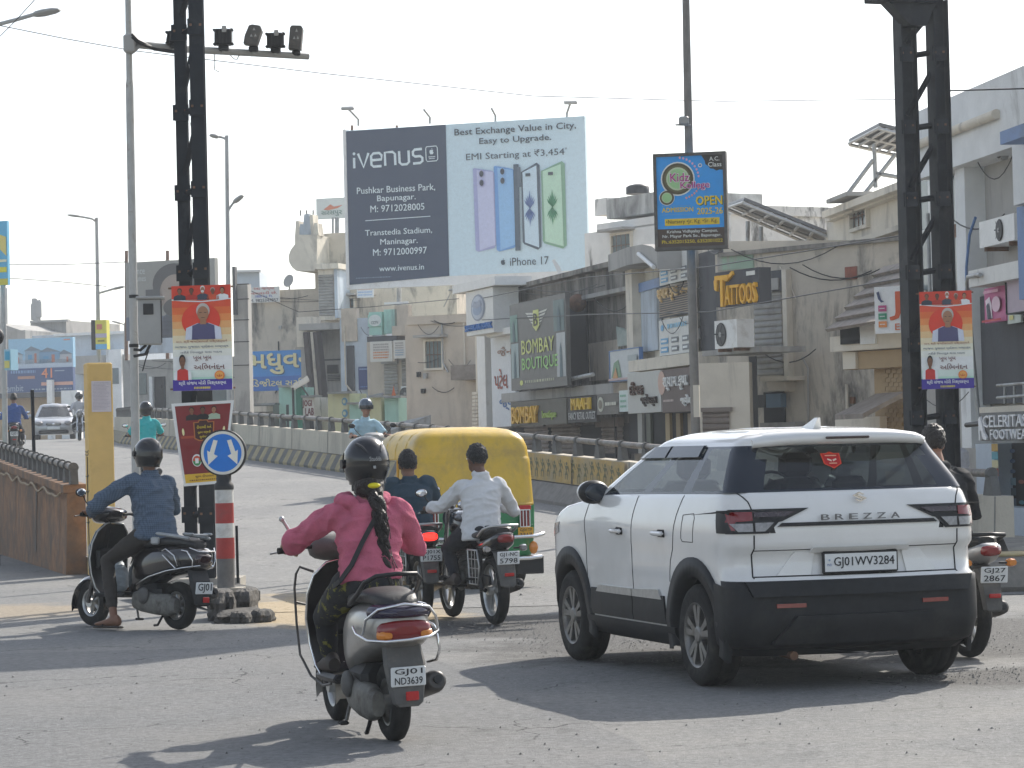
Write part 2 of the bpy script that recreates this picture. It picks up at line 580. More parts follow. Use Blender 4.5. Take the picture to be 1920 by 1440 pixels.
M_NEW = asphalt("newer_asphalt", (.155, .157, .157), (.19, .187, .18), (.14, .142, .142), False)
g = MB()
g.add([(-9, 3, .010), (.9, 3, .010), (.62, 14.6, .010), (-.05, 17.6, .010), (-.55, 20.3, .010), (-1.6, 22.4, .010), (-9, 22.0, .010)], [tuple(range(7))], M_NEW)
g.build("road_patch", kind='structure')
# loose stones and grit
g = MB(); r = random.Random(4)
GP = [p for p in PATCH if p[5] is GA]
for i in range(4200):
    if i >= 900:
        q_ = r.choice(GP); a_ = r.uniform(0, 6.28); u_ = sqrt(r.random()) * .95
        X = q_[0] + q_[2] * u_ * cos(a_) * .9; dd = q_[1] + q_[3] * u_ * sin(a_) * .9
    elif i < 260:
        dd = r.uniform(13.5, 22); X = r.uniform(-.6, 3.4) + (dd - 14) * .05
    elif i < 600:
        dd = r.uniform(21, 32); X = r.uniform(-2.6, 1.4)
    else:
        dd = r.uniform(13.5, 28); X = (r.uniform(-1, 1) * .19) * dd
    q = r.choice((.004, .005, .007, .010)) * r.uniform(.7, 1.2)
    if r.random() < .012: q *= 2.4
    z0 = .012 + (zr(dd) if dd > 27 else 0)
    vs = [(X + q * r.uniform(.6, 1.2) * cos(a), dd + q * r.uniform(.6, 1.2) * sin(a), z0) for a in (0, 1.25, 2.5, 3.8, 5.0)]
    g.add(vs + [(X + q * .2, dd, z0 + q * r.uniform(.7, 1.2))], [(i_, (i_ + 1) % 5, 5) for i_ in range(5)], M_STONE)
g.build("loose_stones", kind='stuff')
# ------------------------------------------------------------------ parapets of the flyover ramp
M_PIPE = mat("rail_pipe", (.23, .21, .185), rough=.55, metal=.5, var=.3, scale=12, dirt=(.14, .09, .06), dscale=4)
M_RAILPOST = mat("rail_bracket", (.10, .10, .095), rough=.75, var=.25, scale=8)
M_PARA = mat("parapet_concrete", (.50, .455, .37), rough=.85, var=.1, scale=2, dirt=(.26, .235, .2), bump=.2, bscale=25, streak=True, dscale=1.1, dlo=.5, dhi=.75)
M_KERB = mat("kerb_grey", (.22, .205, .185), rough=.9, var=.25, scale=4, dirt=(.13, .12, .11))
M_KYEL = mat("kerb_yellow", (.34, .28, .15), rough=.85, var=.25, scale=6, dirt=(.25, .22, .17), dscale=2.5)
M_KBLK = mat("kerb_black", (.115, .11, .10), rough=.85, var=.3, scale=6, dirt=(.17, .155, .14), dscale=2.5)
M_OCHRE = mat("ochre_paint", (.27, .145, .075), rough=.9, var=.3, scale=5, dirt=(.12, .092, .07), dscale=1.5, dlo=.40, dhi=.66, bump=.2, bscale=12)
M_GRNP = mat("green_wall_paint", (.22, .34, .27), rough=.8, var=.2, scale=3, dirt=(.16, .2, .17), dscale=3)
M_YEL = mat("post_yellow", (.66, .44, .15), rough=.75, var=.08, scale=3, dirt=(.42, .27, .09), dscale=1.6, dlo=.56, dhi=.8)
M_BLKMETAL = mat("black_steel", (.012, .015, .020), rough=.55, spec=.25, var=.25, scale=6, dirt=(.035, .036, .04), dscale=2)
M_ROPE = mat("rope", (.34, .26, .17), rough=.9)
M_GALV = mat("galvanised_steel", (.36, .37, .37), rough=.5, metal=.35, var=.15, scale=5, dirt=(.2, .18, .16), dscale=3)
M_POLE = mat("painted_pole", (.40, .40, .385), rough=.55, metal=.2, var=.12, scale=6, dirt=(.22, .18, .14), dscale=3, dlo=.56, dhi=.66)
M_BLACK = mat("matt_black", (.012, .012, .013), rough=.6, var=0)
M_BPLAST = mat("black_plastic", (.012, .012, .013), rough=.45, spec=.35, var=.2, scale=30)
M_WHITEP = mat("white_paint", (.74, .74, .72), rough=.5, var=.06, scale=5, dirt=(.5, .48, .44), dscale=2, dlo=.58, dhi=.75)
M_GREY = mat("grey_paint", (.34, .34, .33), rough=.55, var=.1, scale=4)
M_CHROME = mat("chrome", (.72, .72, .72), rough=.14, metal=1.0, var=0)
M_ALU = mat("aluminium", (.45, .45, .44), rough=.38, metal=.8, var=.15, scale=20)
M_RUBBER = mat("tyre_rubber", (.014, .0135, .013), rough=.85, spec=.3, var=.35, scale=18, dirt=(.05, .046, .04), dscale=4, bump=.2, bscale=50)
M_RUST = mat("rusty_steel", (.16, .085, .05), rough=.85, var=.4, scale=9)

def along(fx, d0, d1, step):
    """points spaced `step` metres along a plan curve"""
    pts = []; acc = 0.0; last = None; dd = d0
    while dd < d1:
        p = Vector((fx(dd), dd, 0))
        if last is None or (p - last).length >= step:
            pts.append((p, dd)); last = p
        dd += .02
    return pts
def side_at(fx, dd):
    t = Vector((fx(dd + .5) - fx(dd - .5), 1.0, 0)).normalized()
    return t, Vector((t.y, -t.x, 0))          # tangent, to the right

def sweep(mb, m, fx, d0, d1, step, prof, smooth=False, per=None):
    """sweep a profile [(side, z)] along the edge; z is relative to the ramp unless given as ('abs', z)"""
    pts = along(fx, d0, d1, step); rings = []
    for p, dd in pts:
        t, rt = side_at(fx, dd)
        rings.append([p + rt * s_ + Vector((0, 0, z_[1] if isinstance(z_, tuple) else zr(dd) + z_)) for s_, z_ in prof])
    if per is None:
        mb.loft(rings, m, cap=True, smooth=smooth)
    else:
        for i in range(len(rings) - 1):
            mb.loft([rings[i], rings[i + 1]], per(i), cap=False, smooth=smooth)

def rail_on(parent, fx, d0, d1, side, step, h0, hp):
    n_ = 0
    for p, dd in along(fx, d0, d1, step):
        if n_ >= 98: break
        t, rt = side_at(fx, dd)
        z0 = zr(dd) + h0
        c = p + rt * side
        mb = MB()
        q = Vector((0, 0, 1))
        a = [c - t * .13 + q * z0, c + t * .13 + q * z0, c + t * .06 + q * (z0 + hp - .03), c - t * .06 + q * (z0 + hp - .03)]
        mb.prism([x - rt * .05 for x in a], rt, .10, M_RAILPOST)
        mb.tube([c - t * .035 + q * (z0 + hp), c + t * .035 + q * (z0 + hp)], .068, M_RAILPOST, n=12)
        mb.build("rail_post", parent, world=True); n_ += 1
    mb = MB()
    mb.tube([p + side_at(fx, dd)[1] * side + Vector((0, 0, zr(dd) + h0 + hp)) for p, dd in along(fx, d0, d1, 1.0)], .047, M_PIPE, n=10)
    mb.build("rail_pipe", parent, world=True)

t = thing("crash_barrier", "long cream concrete flyover parapet with striped kerb and pipe rail, behind the autorickshaw", "parapet", Vector((xr(45), 45, zr(45))))
mb = MB()
sweep(mb, M_PARA, xr, 31, 150, 2.0, [(0.02, .34), (.26, .34), (.26, .80), (.04, .80)])
for p, dd in along(xr, 31, 120, 3.0):
    tt, rt = side_at(xr, dd)
    a = p + rt * .012 + Vector((0, 0, zr(dd) + .34))
    mb.add([a - tt * .02, a + tt * .02, a + tt * .02 + rt * .02 + Vector((0, 0, .462)), a - tt * .02 + rt * .02 + Vector((0, 0, .462))], [(0, 1, 2, 3)], M_KERB)
mb.build("parapet_wall", t, world=True)
mb = MB()
pts = along(xr, 31, 150, .34)
prof = [(-.24, -.02), (-.24, .06), (-.02, .34), (.26, .34), (.26, -.02)]
rings = []
for p, dd in pts:
    tt, rt = side_at(xr, dd)
    rings.append([p + rt * s_ + tt * (z_ * .9) + Vector((0, 0, zr(dd) + z_)) for s_, z_ in prof])
for i in range(len(rings) - 1):
    dd = pts[i][1]
    m = M_KERB if dd < 50 else ((M_KYEL if i % 2 else M_KBLK))
    mb.loft([rings[i], rings[i + 1]], m, cap=False, smooth=False)
mb.build("striped_kerb", t, world=True)
rail_on(t, xr, 31.3, 128, .15, 1.02, .80, .25)
# ochre panel with stick-figure folk drawing on the parapet's inner face
i0, i1 = 42.6, 47.0
A = Vector((xr(i1), i1, 0)); B = Vector((xr(i0), i0, 0)); tt, rt = side_at(xr, 45)
mbp = MB()
fr = Frame(A - rt * .0 + rt * .018 + Vector((0, 0, zr(i1) + .79)), (B - A) + Vector((0, 0, zr(i0) - zr(i1))), Vector((0, 0, -.44)) - rt * .018, -rt, mbp, step=.005, base=.02)
M_OCH2 = mat("panel_ochre", (.46, .31, .10), rough=.85, var=.2, scale=5, dirt=(.36, .29, .17), dscale=2.2, dlo=.44, dhi=.62)
M_FIG = mat("panel_figure_green", (.16, .15, .07), rough=.8, var=.2)
fr.rect(0, 0, .47, 1, M_OCH2); k_ = fr.off; fr.off = .02; fr.rect(.49, 0, 1, 1, M_OCH2)
rr = random.Random(11)
for i in range(15):
    u = .035 + i * .065
    s_ = rr.uniform(.7, 1.1); v = rr.uniform(.15, .3)
    fr.off = k_
    fr.ell(u, v, .009, .07, M_FIG, n=8)
    fr.off = k_
    fr.poly([(u - .018, v + .08), (u + .018, v + .08), (u, v + .28)], M_FIG); fr.off = k_
    fr.poly([(u, v + .24), (u - .018, v + .42), (u + .018, v + .42)], M_FIG); fr.off = k_
    fr.rect(u - .014, v + .42, u - .008, v + .42 + .22 * s_, M_FIG); fr.off = k_
    fr.rect(u + .008, v + .42, u + .014, v + .42 + .22 * s_, M_FIG); fr.off = k_
    fr.poly([(u - .018, v + .10), (u - .030, v - .06), (u - .026, v - .06), (u - .012, v + .12)], M_FIG); fr.off = k_
    fr.poly([(u + .018, v + .10), (u + .030, v + .30), (u + .026, v + .31), (u + .010, v + .13)], M_FIG)
mbp.build("folk_art_panel", t, world=True)

t = thing("retaining_wall", "ochre painted flyover side wall with pipe rail on top, ending at the yellow post", "wall", Vector((xl(42), 42, 0)))
mb = MB()
pts = [p for p in along(xl, 36.6, 150, .8)]
rings = []
for p, dd in pts:
    tt, rt = side_at(xl, dd)
    rings.append([p + rt * s_ + Vector((0, 0, z_)) for s_, z_ in ((-.26, -.05), (-.22, zr(dd) + .84), (.02, zr(dd) + .86), (.02, -.05))])
for i in range(len(rings) - 1):
    mb.loft([rings[i], rings[i + 1]], M_OCHRE if pts[i][1] < 46.4 else M_GRNP, cap=(i == 0), smooth=False)
mb.build("wall_face", t, world=True)
mb = MB()
sweep(mb, M_OCHRE, xl, 36.6, 120, 1.0, [(-.27, .84), (-.27, .95), (.03, .96), (.03, .865)])
mb.build("coping", t, world=True)
rail_on(t, xl, 36.7, 100, -.12, .62, .955, .22)
# seams, tar streaks on the face
mb = MB()
rr = random.Random(3)
for dd, w_ in ((37.3, .02), (39.9, .05), (42.6, .025), (45.2, .03)):
    p = Vector((xl(dd), dd, 0)); tt, rt = side_at(xl, dd)
    zz = [zr(dd) + .83 - k * .14 for k in range(int((zr(dd) + .83) / .14))]
    L = []; R = []
    for z in zz:
        j = rr.uniform(-.03, .03); q = w_ * rr.uniform(.5, 1.3)
        o = -rt * (.264 - .04 * (z / 1.4)) - rt * .004
        L.append(p + o + tt * (j - q) + Vector((0, 0, z))); R.append(p + o + tt * (j + q) + Vector((0, 0, z)))
    n_ = len(L)
    mb.add(L + R, [(k, k + 1, n_ + k + 1, n_ + k) for k in range(n_ - 1)], M_KBLK)
mb.build("tar_streak", t, world=True)
mb = MB()
pts = []
for k in range(60):
    dd = 36.75 + k * .17
    if dd > 46: break
    tt, rt = side_at(xl, dd)
    pts.append(Vector((xl(dd), dd, 0)) - rt * .30 + Vector((0, 0, zr(dd) + .84 - .07 * abs(sin(k * .33)) - .02 * sin(k))))
mb.tube(pts, .017, M_ROPE, n=6)
mb.build("cable", world=True, cat="cable", label="pale wavy cable slung along the top of the ochre wall")

# yellow concrete post at the wall's end, with a pasted notice
c = P(190, 1000, 36.1); c.z = 0
t = thing("concrete_post", "tall square yellow post with a pasted paper notice, at the end of the ochre wall", "post", c)
R = Matrix.Rotation(radians(18), 3, 'Z')
mb = MB(); mb.rbox((0, 0, 1.385), (.33, .30, 2.77), M_YEL, .02, R); mb.build("post_body", t)
M_PAPER = mat("notice_paper", (.62, .56, .58), rough=.8, var=.06)
fr = Frame(R @ Vector((-.115, -.152, 2.53)), R @ Vector((.255, 0, 0)), (0, 0, -.40), R @ Vector((0, -1, 0)), base=.004)
fr.rect(0, 0, 1, 1, M_PAPER)
k_ = fr.off
for i in range(20):
    fr.off = k_
    fr.scribble(.07 if i else .15, .05 + i * .045, rr.uniform(.7, .94), .05 + i * .045 + .014, flat((.33, .30, .34)), seed=i, words=7)
fr.mb.build("paper_notice", t)
mb = MB()                                     # straps and scribbles on the narrow face
for z in (1.62, 1.58, 1.30, 1.10, .9, .7):
    q = R @ Vector((-.1655, 0, 0)); a = R @ Vector((0, .13, 0))
    mb.tube([q + a + Vector((0, 0, z)), q - a * .3 + Vector((0, 0, z - .012)), q - a + Vector((0, 0, z + .015))], .006, M_BLACK, n=5)
mb.tube([R @ Vector((-.17, -.05, 1.55)), R @ Vector((-.172, -.03, 1.0)), R @ Vector((-.172, -.06, .4))], .006, M_BLACK, n=5)
mb.build("binding_wire", t)
# thin black rod on the wall
c = P(64, 850, 42.5); zt = P(64, 731, 42.5).z
mb = MB(); mb.tube([(c.x, c.y, zr(42.5) + .9), (c.x - .01, c.y, zt)], .028, M_BLKMETAL, n=8)
mb.build("black_rod", world=True, cat="rod", label="thin upright black iron rod standing on the ochre wall")

# ------------------------------------------------------------------ overhead gantry: two lattice legs and the truss that joins them
GL = Vector((XP(371, 29.5), 29.5, 0)); GR = Vector((XP(1743, 32.8), 32.8, 0))
gu = (GR - GL).normalized(); gn = Vector((gu.y, -gu.x, 0)); gz = 6.72
t = thing("gantry", "black steel lattice gantry whose two tall legs frame the road, carrying the twin orange banners", "gantry", GL)
def hbeam(mb, a, b, w_, h_, side, m=M_BLKMETAL, tk=.016):
    """I-section from a to b; web plane along `side`"""
    a, b, side = Vector(a), Vector(b), Vector(side).normalized()
    ax = (b - a).normalized(); o = ax.cross(side).normalized()
    for k in (-1, 1):
        c = side * (k * h_ / 2)
        r_ = [c + o * w_ / 2 + side * tk / 2, c - o * w_ / 2 + side * tk / 2, c - o * w_ / 2 - side * tk / 2, c + o * w_ / 2 - side * tk / 2]
        mb.loft([[a + q for q in r_], [b + q for q in r_]], m, smooth=False)
    r_ = [side * (h_ / 2 - tk) + o * tk / 2, -side * (h_ / 2 - tk) + o * tk / 2, -side * (h_ / 2 - tk) - o * tk / 2, side * (h_ / 2 - tk) - o * tk / 2]
    mb.loft([[a + q for q in r_], [b + q for q in r_]], m, smooth=False)
def box_bar(mb, a, b, w_, m=M_BLKMETAL):
    mb.tube([a, b], w_ * .7071, m, n=4, smooth=False)
for base, xs, dd, wl in ((GL, (355, 386), (29.7, 29.3), .19), (GR, (1717, 1778), (32.8, 32.8), .18)):
    legs = [Vector((XP(x, q), q, 0)) for x, q in zip(xs, dd)]
    if base is GL: wls = (.125, .15)
    else: wls = (.21, .205)
    ax = (legs[1] - legs[0]).normalized()
    mb = MB()
    for q, wl in zip(legs, wls):
        hbeam(mb, q + Vector((0, 0, 0)), q + Vector((0, 0, gz)), wl, wl * .9, Vector((0, 1, 0)) if base is GL else Vector((.94, .34, 0)))
    mb.build("gantry_leg", t, world=True)
    mb = MB(); zz = .9; k = 0
    while zz < gz - .2:
        z2 = min(zz + .86, gz)
        box_bar(mb, legs[0] + Vector((0, 0, zz + .16)), legs[1] + Vector((0, 0, z2 - .06)), .05)
        box_bar(mb, legs[0] + Vector((0, 0, zz)), legs[1] + Vector((0, 0, zz + .05)), .05)
        if base is GR and z2 >= gz - .1:
            box_bar(mb, legs[0] + Vector((0, .05, gz - .05)), legs[1] + Vector((0, .05, zz + .3)), .045)
        for q_ in legs:
            for dx in (-.05, .05):
                mb.box((q_.x + dx - .012, q_.y - .125, zz + .02), (q_.x + dx + .012, q_.y - .09, zz + .044), M_RUST)
            mb.box((q_.x - .085, q_.y - .112, zz - .07), (q_.x + .085, q_.y - .10, zz + .10), M_BLKMETAL)
        zz += .86
    if base is GL:
        for k in range(7):                    # white reflector flags seen between the flanges
            z_ = 2.6 + k * .62
            q = lerp(legs[0], legs[1], .55) + Vector((0, -.12, z_))
            mb.add([q, q + Vector((.035, -.02, -.02)), q + Vector((.045, -.02, -.24))], [(0, 1, 2)], M_GREY)
    mb.build("leg_bracing", t, world=True)
    mb = MB()
    mb.box((base.x - .45, base.y - .3, 0), (base.x + .45, base.y + .3, .25), M_CONC)
    mb.build("leg_footing", t, world=True)
mb = MB()
for zc in (gz + .16, gz + 1.2):
    for o in (-.45, .45):
        box_bar(mb, GL + gn * o + Vector((0, 0, zc)) - gu * .6, GR + gn * o + Vector((0, 0, zc)) + gu * .6, .13)
L = (GR - GL).length
for i in range(10):
    for o in (-.45, .45):
        a = GL + gu * (L * i / 9.0) + gn * o
        box_bar(mb, a + Vector((0, 0, gz + .16)), a + Vector((0, 0, gz + 1.2)), .06)
        if i < 9:
            b = GL + gu * (L * (i + 1) / 9.0) + gn * o
            box_bar(mb, a + Vector((0, 0, gz + .16)), b + Vector((0, 0, gz + 1.2)), .06)
mb.build("truss_beam", t, world=True)
mb = MB()                                     # the sign board the truss carries, above the picture
mb.prism([GL + gu * .2 - gn * .55 + Vector((0, 0, gz + .12)), GR + gu * .4 - gn * .55 + Vector((0, 0, gz + .12)), GR + gu * .4 - gn * .55 + Vector((0, 0, gz + 4.6)), GL + gu * .2 - gn * .55 + Vector((0, 0, gz + 4.6))], -gn, .05, M_GREY)
mb.build("sign_panel", t, world=True)
mb = MB()
q = GR + gn * .0 + Vector((0, 0, gz))
mb.prism([q - gu * .72 + Vector((0, 0, -.06)), q + gu * .1 + Vector((0, 0, -.06)), q + gu * .1 + Vector((0, 0, .0)), q - gu * .72], gn, .3, M_BLKMETAL)
mb.prism([q - gu * .5 + Vector((0, 0, -.06)), q - gu * .22 + Vector((0, 0, -.32)), q + gu * .0 + Vector((0, 0, -.32)), q + gu * .12 + Vector((0, 0, -.06))], gn, .2, M_BLKMETAL)
mb.build("bracket", t, world=True)

# ------------------------------------------------------------------ banners
SKIN = [hexc("8a5a3e"), hexc("6e4630"), hexc("a87858"), hexc("7c5238"), hexc("b08060")]
def bust(fr, u, v, w_, h_, skin, hair, shirt, vest=None, grey=False, beard=None):
    """a plain printed head-and-shoulders figure, (u, v) = top centre"""
    k = fr.off
    fr.poly([(u - w_ * .5, v + h_), (u - w_ * .47, v + h_ * .68), (u - w_ * .16, v + h_ * .55), (u + w_ * .16, v + h_ * .55), (u + w_ * .47, v + h_ * .68), (u + w_ * .5, v + h_)], shirt)
    if vest:
        fr.poly([(u - w_ * .32, v + h_), (u - w_ * .30, v + h_ * .62), (u - w_ * .12, v + h_ * .55), (u + w_ * .12, v + h_ * .55), (u + w_ * .30, v + h_ * .62), (u + w_ * .32, v + h_)], vest)
    fr.rect(u - w_ * .085, v + h_ * .42, u + w_ * .085, v + h_ * .585, skin)
    fr.ell(u, v + h_ * .21, w_ * .185, h_ * .21, hair, n=20)
    fr.ell(u, v + h_ * .29, w_ * .155, h_ * .205, skin, n=20)
    dk = flat((.05, .035, .03))
    if beard is not None: fr.ell(u, v + h_ * .40, w_ * .13, h_ * .09, beard, n=14)
    fr.rect(u - w_ * .10, v + h_ * .255, u - w_ * .03, v + h_ * .272, dk); fr.off -= fr.step
    fr.rect(u + w_ * .03, v + h_ * .255, u + w_ * .10, v + h_ * .272, dk); fr.off -= fr.step
    fr.rect(u - w_ * .05, v + h_ * .395, u + w_ * .05, v + h_ * .41, dk)

GJ_FONT_B = .018
def congrats_banner(px0, py0, px1, py1, plane, parent):
    fr = plane.frame(px0, py0, px1, py1, .0, step=.0022, base=.012)
    mb = fr.mb
    O, U, V, N = fr.O, fr.U, fr.V, fr.N
    mb.prism([O, O + U, O + U + V, O + V], N, .01, ink("e8dcc8"))
    # printed colour bands from orange through cream to pale green, as on the flex print
    bands = ["d8502c", "dc6a30", "e08848", "e4a468", "e8bc88", "ecd0ac", "ecdcc4", "e8e0d4", "e4e2dc", "dfe4dc", "d2e4d4", "b8dcc4"]
    v0 = .14
    for i, h in enumerate(bands):
        v1 = v0 + .80 / len(bands)
        fr.off = .012; fr.rect(0.002, v0, .998, v1 + .0005, ink(h)); v0 = v1
    fr.off = .0145
    fr.rect(0, 0, 1, .135, ink("cc3a20"))
    fr.poly([(0, .125), (.25, .142), (.5, .150), (.75, .142), (1, .128), (1, .137), (.75, .152), (.5, .160), (.25, .152), (0, .136)], ink("f0ece4"))
    k = fr.off
    wh, bl = ink("e8e6e0"), ink("24303c")
    for i, (u, sh, hr) in enumerate(((.14, bl, "30241e"), (.34, ink("b03020"), "3a2c26"), (.53, ink("3c4250"), "d8d4d0"), (.70, ink("c8502c"), "a89c94"), (.86, wh, "241a16"))):
        fr.off = k; bust(fr, u, .022 if i != 2 else .004, .21, .115 if i != 2 else .135, flat(SKIN[i], .6), ink(hr), sh, beard=ink("dcd8d4") if i == 2 else None)
    fr.off = k; fr.ell(.49, .335, .325, .165, ink("d8391f"), n=40)
    bust(fr, .53, .17, .62, .345, flat(SKIN[2], .6), ink("b8b0a8"), ink("c8ccd8"), vest=ink("4c4a6e"))
    k = fr.off
    for i, (tx, a, b, y, h_, hh) in enumerate((("માન. શ્રી જગદીશભાઈ વિશ્વકર્માને", .07, .93, .520, .03, "9c3a2a"), ("ભાજપા ગુજરાત પ્રદેશના અધ્યક્ષ", .05, .95, .568, .032, "46507a"), ("તરીકે િનમણૂક થવા બદલ", .14, .84, .622, .030, "5a5a6c"), ("ખૂબ ખૂબ", .35, .66, .672, .05, "7c2c20"), ("અિભનંદન", .36, .88, .742, .06, "6e281c"))):
        fr.off = k; fr.text(tx, a, y, b, y + h_, ink(hh, .6), .015)
    fr.off = k; bust(fr, .17, .655, .30, .245, flat(SKIN[3], .6), ink("1c1614"), ink("e8e4e0"), vest=ink("c02c24"))
    fr.off = k; fr.ell(.79, .86, .085, .045, ink("e8742c")); fr.ell(.79, .86, .068, .036, ink("f0a04c"))
    for a in (-.03, 0, .03):
        fr.poly([(.79 + a - .012, .868), (.79 + a * 1.6, .842 + abs(a) * .3), (.79 + a + .012, .868), (.79, .876)], ink("c04818")); fr.off -= fr.step
    fr.off = k; fr.rect(0, .895, 1, 1, ink("3c2a8c"))
    fr.text("શ્રી સંજય મોરી િવશ્વકર્મા", .10, .905, .90, .955, ink("f0eee8"), .02)
    fr.scribble(.36, .965, .64, .985, ink("c8b858"), 4, 5)
    return mb
bl_pl = PL(320, 28.75, 440, 28.65); br_pl = PL(1720, 32.35, 1830, 32.25)
for pl, rc, lb in ((bl_pl, (324, 535, 435, 732), "orange congratulation banner hung just above the torn maroon poster"),
                   (br_pl, (1726, 546, 1824, 729), "orange congratulation banner hung on the gantry leg beside the footwear shop")):
    t = thing("banner", lb, "banner", pl.base(*rc), group="matching orange banners on the gantry legs")
    congrats_banner(*rc, pl, t).build("printed_sheet", t, world=True)
    mb = MB(); a, b, z0, z1 = pl.rect(*rc)
    for z in (z0 + .02, z1 - .02):
        mb.tube([pl.pt(a - .04, z, -.012), pl.pt(b + .02, z, -.012)], .010, M_RUST, n=6)
    mb.tube([pl.pt(a + .3, z0, -.012), pl.pt(a + .3, z1, -.012)], .010, M_RUST, n=6)
    mb.build("banner_frame", t, world=True)

# torn festival poster, white border, hanging askew below the banner
pl = PL(318, 28.6, 442, 28.45)
A, B, C, D = pl.hit(321, 757), pl.hit(438, 750), pl.hit(420, 906), pl.hit(345, 912)
t = thing("poster", "maroon festival poster with white border, hanging askew behind the blue arrow sign", "poster", pl.base(321, 750, 438, 910))
class Warp(Frame):                            # bilinear sheet: four corners
    def __init__(s, A, B, C, D, N, **k):
        super().__init__(A, B - A, D - A, N, **k); s.q = (A, B, C, D)
    def p(s, u, v, o=None):
        A, B, C, D = s.q
        return lerp(lerp(A, B, u), lerp(D, C, u), v) + s.N * ((s.off if o is None else o) + .014 * sin(u * 5 + v * 3) )
fr = Warp(A, B, C, D, pl.n, step=.002, base=.0)
def grid_rect(fr, u0, v0, u1, v1, m, n=8):
    k = fr.off
    for i in range(n):
        for j in range(n):
            fr.off = k
            fr.rect(lerp(u0, u1, i / n), lerp(v0, v1, j / n), lerp(u0, u1, (i + 1) / n), lerp(v0, v1, (j + 1) / n), m)
grid_rect(fr, 0, 0, 1, 1, ink("d8d8d4"))
grid_rect(fr, .055, .035, .955, .86, ink("7a1c1c"))
fr.off = .002; grid_rect(fr, .055, .86, .955, .965, ink("d8b030"))
k = fr.off + .002
fr.off = k
for i, (u, sh) in enumerate(((.33, "2a2020"), (.51, "181414"), (.69, "a0b098"))):
    fr.off = k; bust(fr, u, .055, .22, .16, flat(SKIN[i], .6), ink("201814"), ink(sh))
fr.off = k; fr.poly([(.34, .24), (.42, .24), (.44, .21), (.58, .21), (.60, .24), (.70, .24), (.70, .44), (.62, .47), (.42, .47), (.34, .44)], ink("b06828"))
fr.poly([(.36, .25), (.43, .25), (.45, .225), (.57, .225), (.59, .25), (.68, .25), (.68, .43), (.61, .455), (.43, .455), (.36, .43)], ink("3c1410"))
for i, (tx, a, b, y) in enumerate((("દીપાવલી અને", .40, .65, .28), ("નૂતન વર્ષની", .41, .64, .345), ("શુભેચ્છા", .44, .61, .40))):
    fr.text(tx, a, y, b, y + .04, ink("d8c030"), .02); fr.off -= fr.step
for u in (.15, .88):
    fr.off = k; fr.ell(u, .35, .022, .045, ink("f0d8a0"), n=12)
fr.off = k; fr.rect(.1, .40, .34, .43, ink("a04020"))
fr.off = k; fr.ell(.36, .70, .10, .075, ink("e4e4e0"))
fr.ell(.36, .705, .085, .06, ink("c8502c"), a0=180, a1=360, n=14); fr.off -= fr.step
fr.ell(.36, .705, .085, .06, ink("3c8c4c"), a0=0, a1=180, n=14)
fr.rect(.325, .675, .395, .735, ink("eceae4"))
fr.off = k + .002; fr.text("શુભ દીપાવલી", .30, .875, .75, .915, ink("5c2010"), .02)
fr.scribble(.16, .93, .86, .945, ink("7c4820"), 8, 9)
fr.mb.build("printed_sheet", t, world=True)

# ------------------------------------------------------------------ keep-either-side bollard
c = P(424, 1096, 27.6); zb = .22; c.z = 0
t = thing("bollard", "red and white banded bollard topped by a round blue sign with two white arrows", "bollard", Vector((c.x, c.y, zb)))
M_RED = mat("bollard_red", (.36, .035, .030), rough=.5, var=.15, scale=9, dirt=(.2, .06, .05), dscale=3)
M_BW = mat("bollard_white", (.60, .60, .57), rough=.5, var=.1, scale=9, dirt=(.4, .38, .35), dscale=4)
M_BG = mat("bollard_grey", (.15, .145, .14), rough=.7, var=.25, scale=9, dirt=(.24, .22, .19), dscale=4)
def Z(py): return P(424, py, 27.6).z - zb
r_ = .089
mb = MB(); mb.cyl((0, 0, 0), (0, 0, Z(1018)), r_, M_BG, 24); mb.build("bollard_base", t)
for a, b, m_ in ((1047, 1008, M_RED), (1008, 981, M_BW), (981, 943, M_RED), (943, 916, M_BW)):
    mb = MB(); mb.cyl((0, 0, Z(a)), (0, 0, Z(b)), r_ + .003, m_, 24); mb.build("reflective_band", t)
mb = MB()
mb.tube([(0, 0, Z(918)), (0, 0, Z(912)), (0, 0, Z(907)), (0, 0, Z(904)), (0, 0, Z(890))], [.098, .098, .092, .075, .075], M_BLACK, n=20)
mb.build("collar", t)
cz = Z(849); R_s = .232
mb = MB(); mb.tube([(0, -.055, cz), (0, -.05, cz), (0, .05, cz), (0, .06, cz)], [R_s - .012, R_s, R_s, R_s - .02], M_BLACK, n=44)
mb.build("sign_disc", t)
fr = Frame((-R_s, -.056, cz + R_s), (2 * R_s, 0, 0), (0, 0, -2 * R_s), (0, -1, 0), base=.002, step=.002)
fr.ell(.5, .5, .465, .465, ink("d8d4c8"), n=44)
fr.ell(.5, .5, .405, .405, ink("1674cc", .8), n=44)
aw = ink("e0dccf")
k = fr.off
for s_ in (-1, 1):
    fr.off = k
    def q(a, b): return (.5 + s_ * a, b)
    fr.poly([q(.10, .235), q(.185, .26) if False else q(.19, .215), q(.275, .475), q(.33, .44), q(.31, .75), q(.105, .565), q(.185, .525)], aw)
fr.mb.build("sign_face", t)
mb = MB(); mb.tube([(.11, .06, .62), (.112, .06, .05)], .014, M_BLKMETAL, n=8); mb.box((-.17, -.13, -.03), (.18, .14, .01), M_CONC); mb.build("base_plate", t)

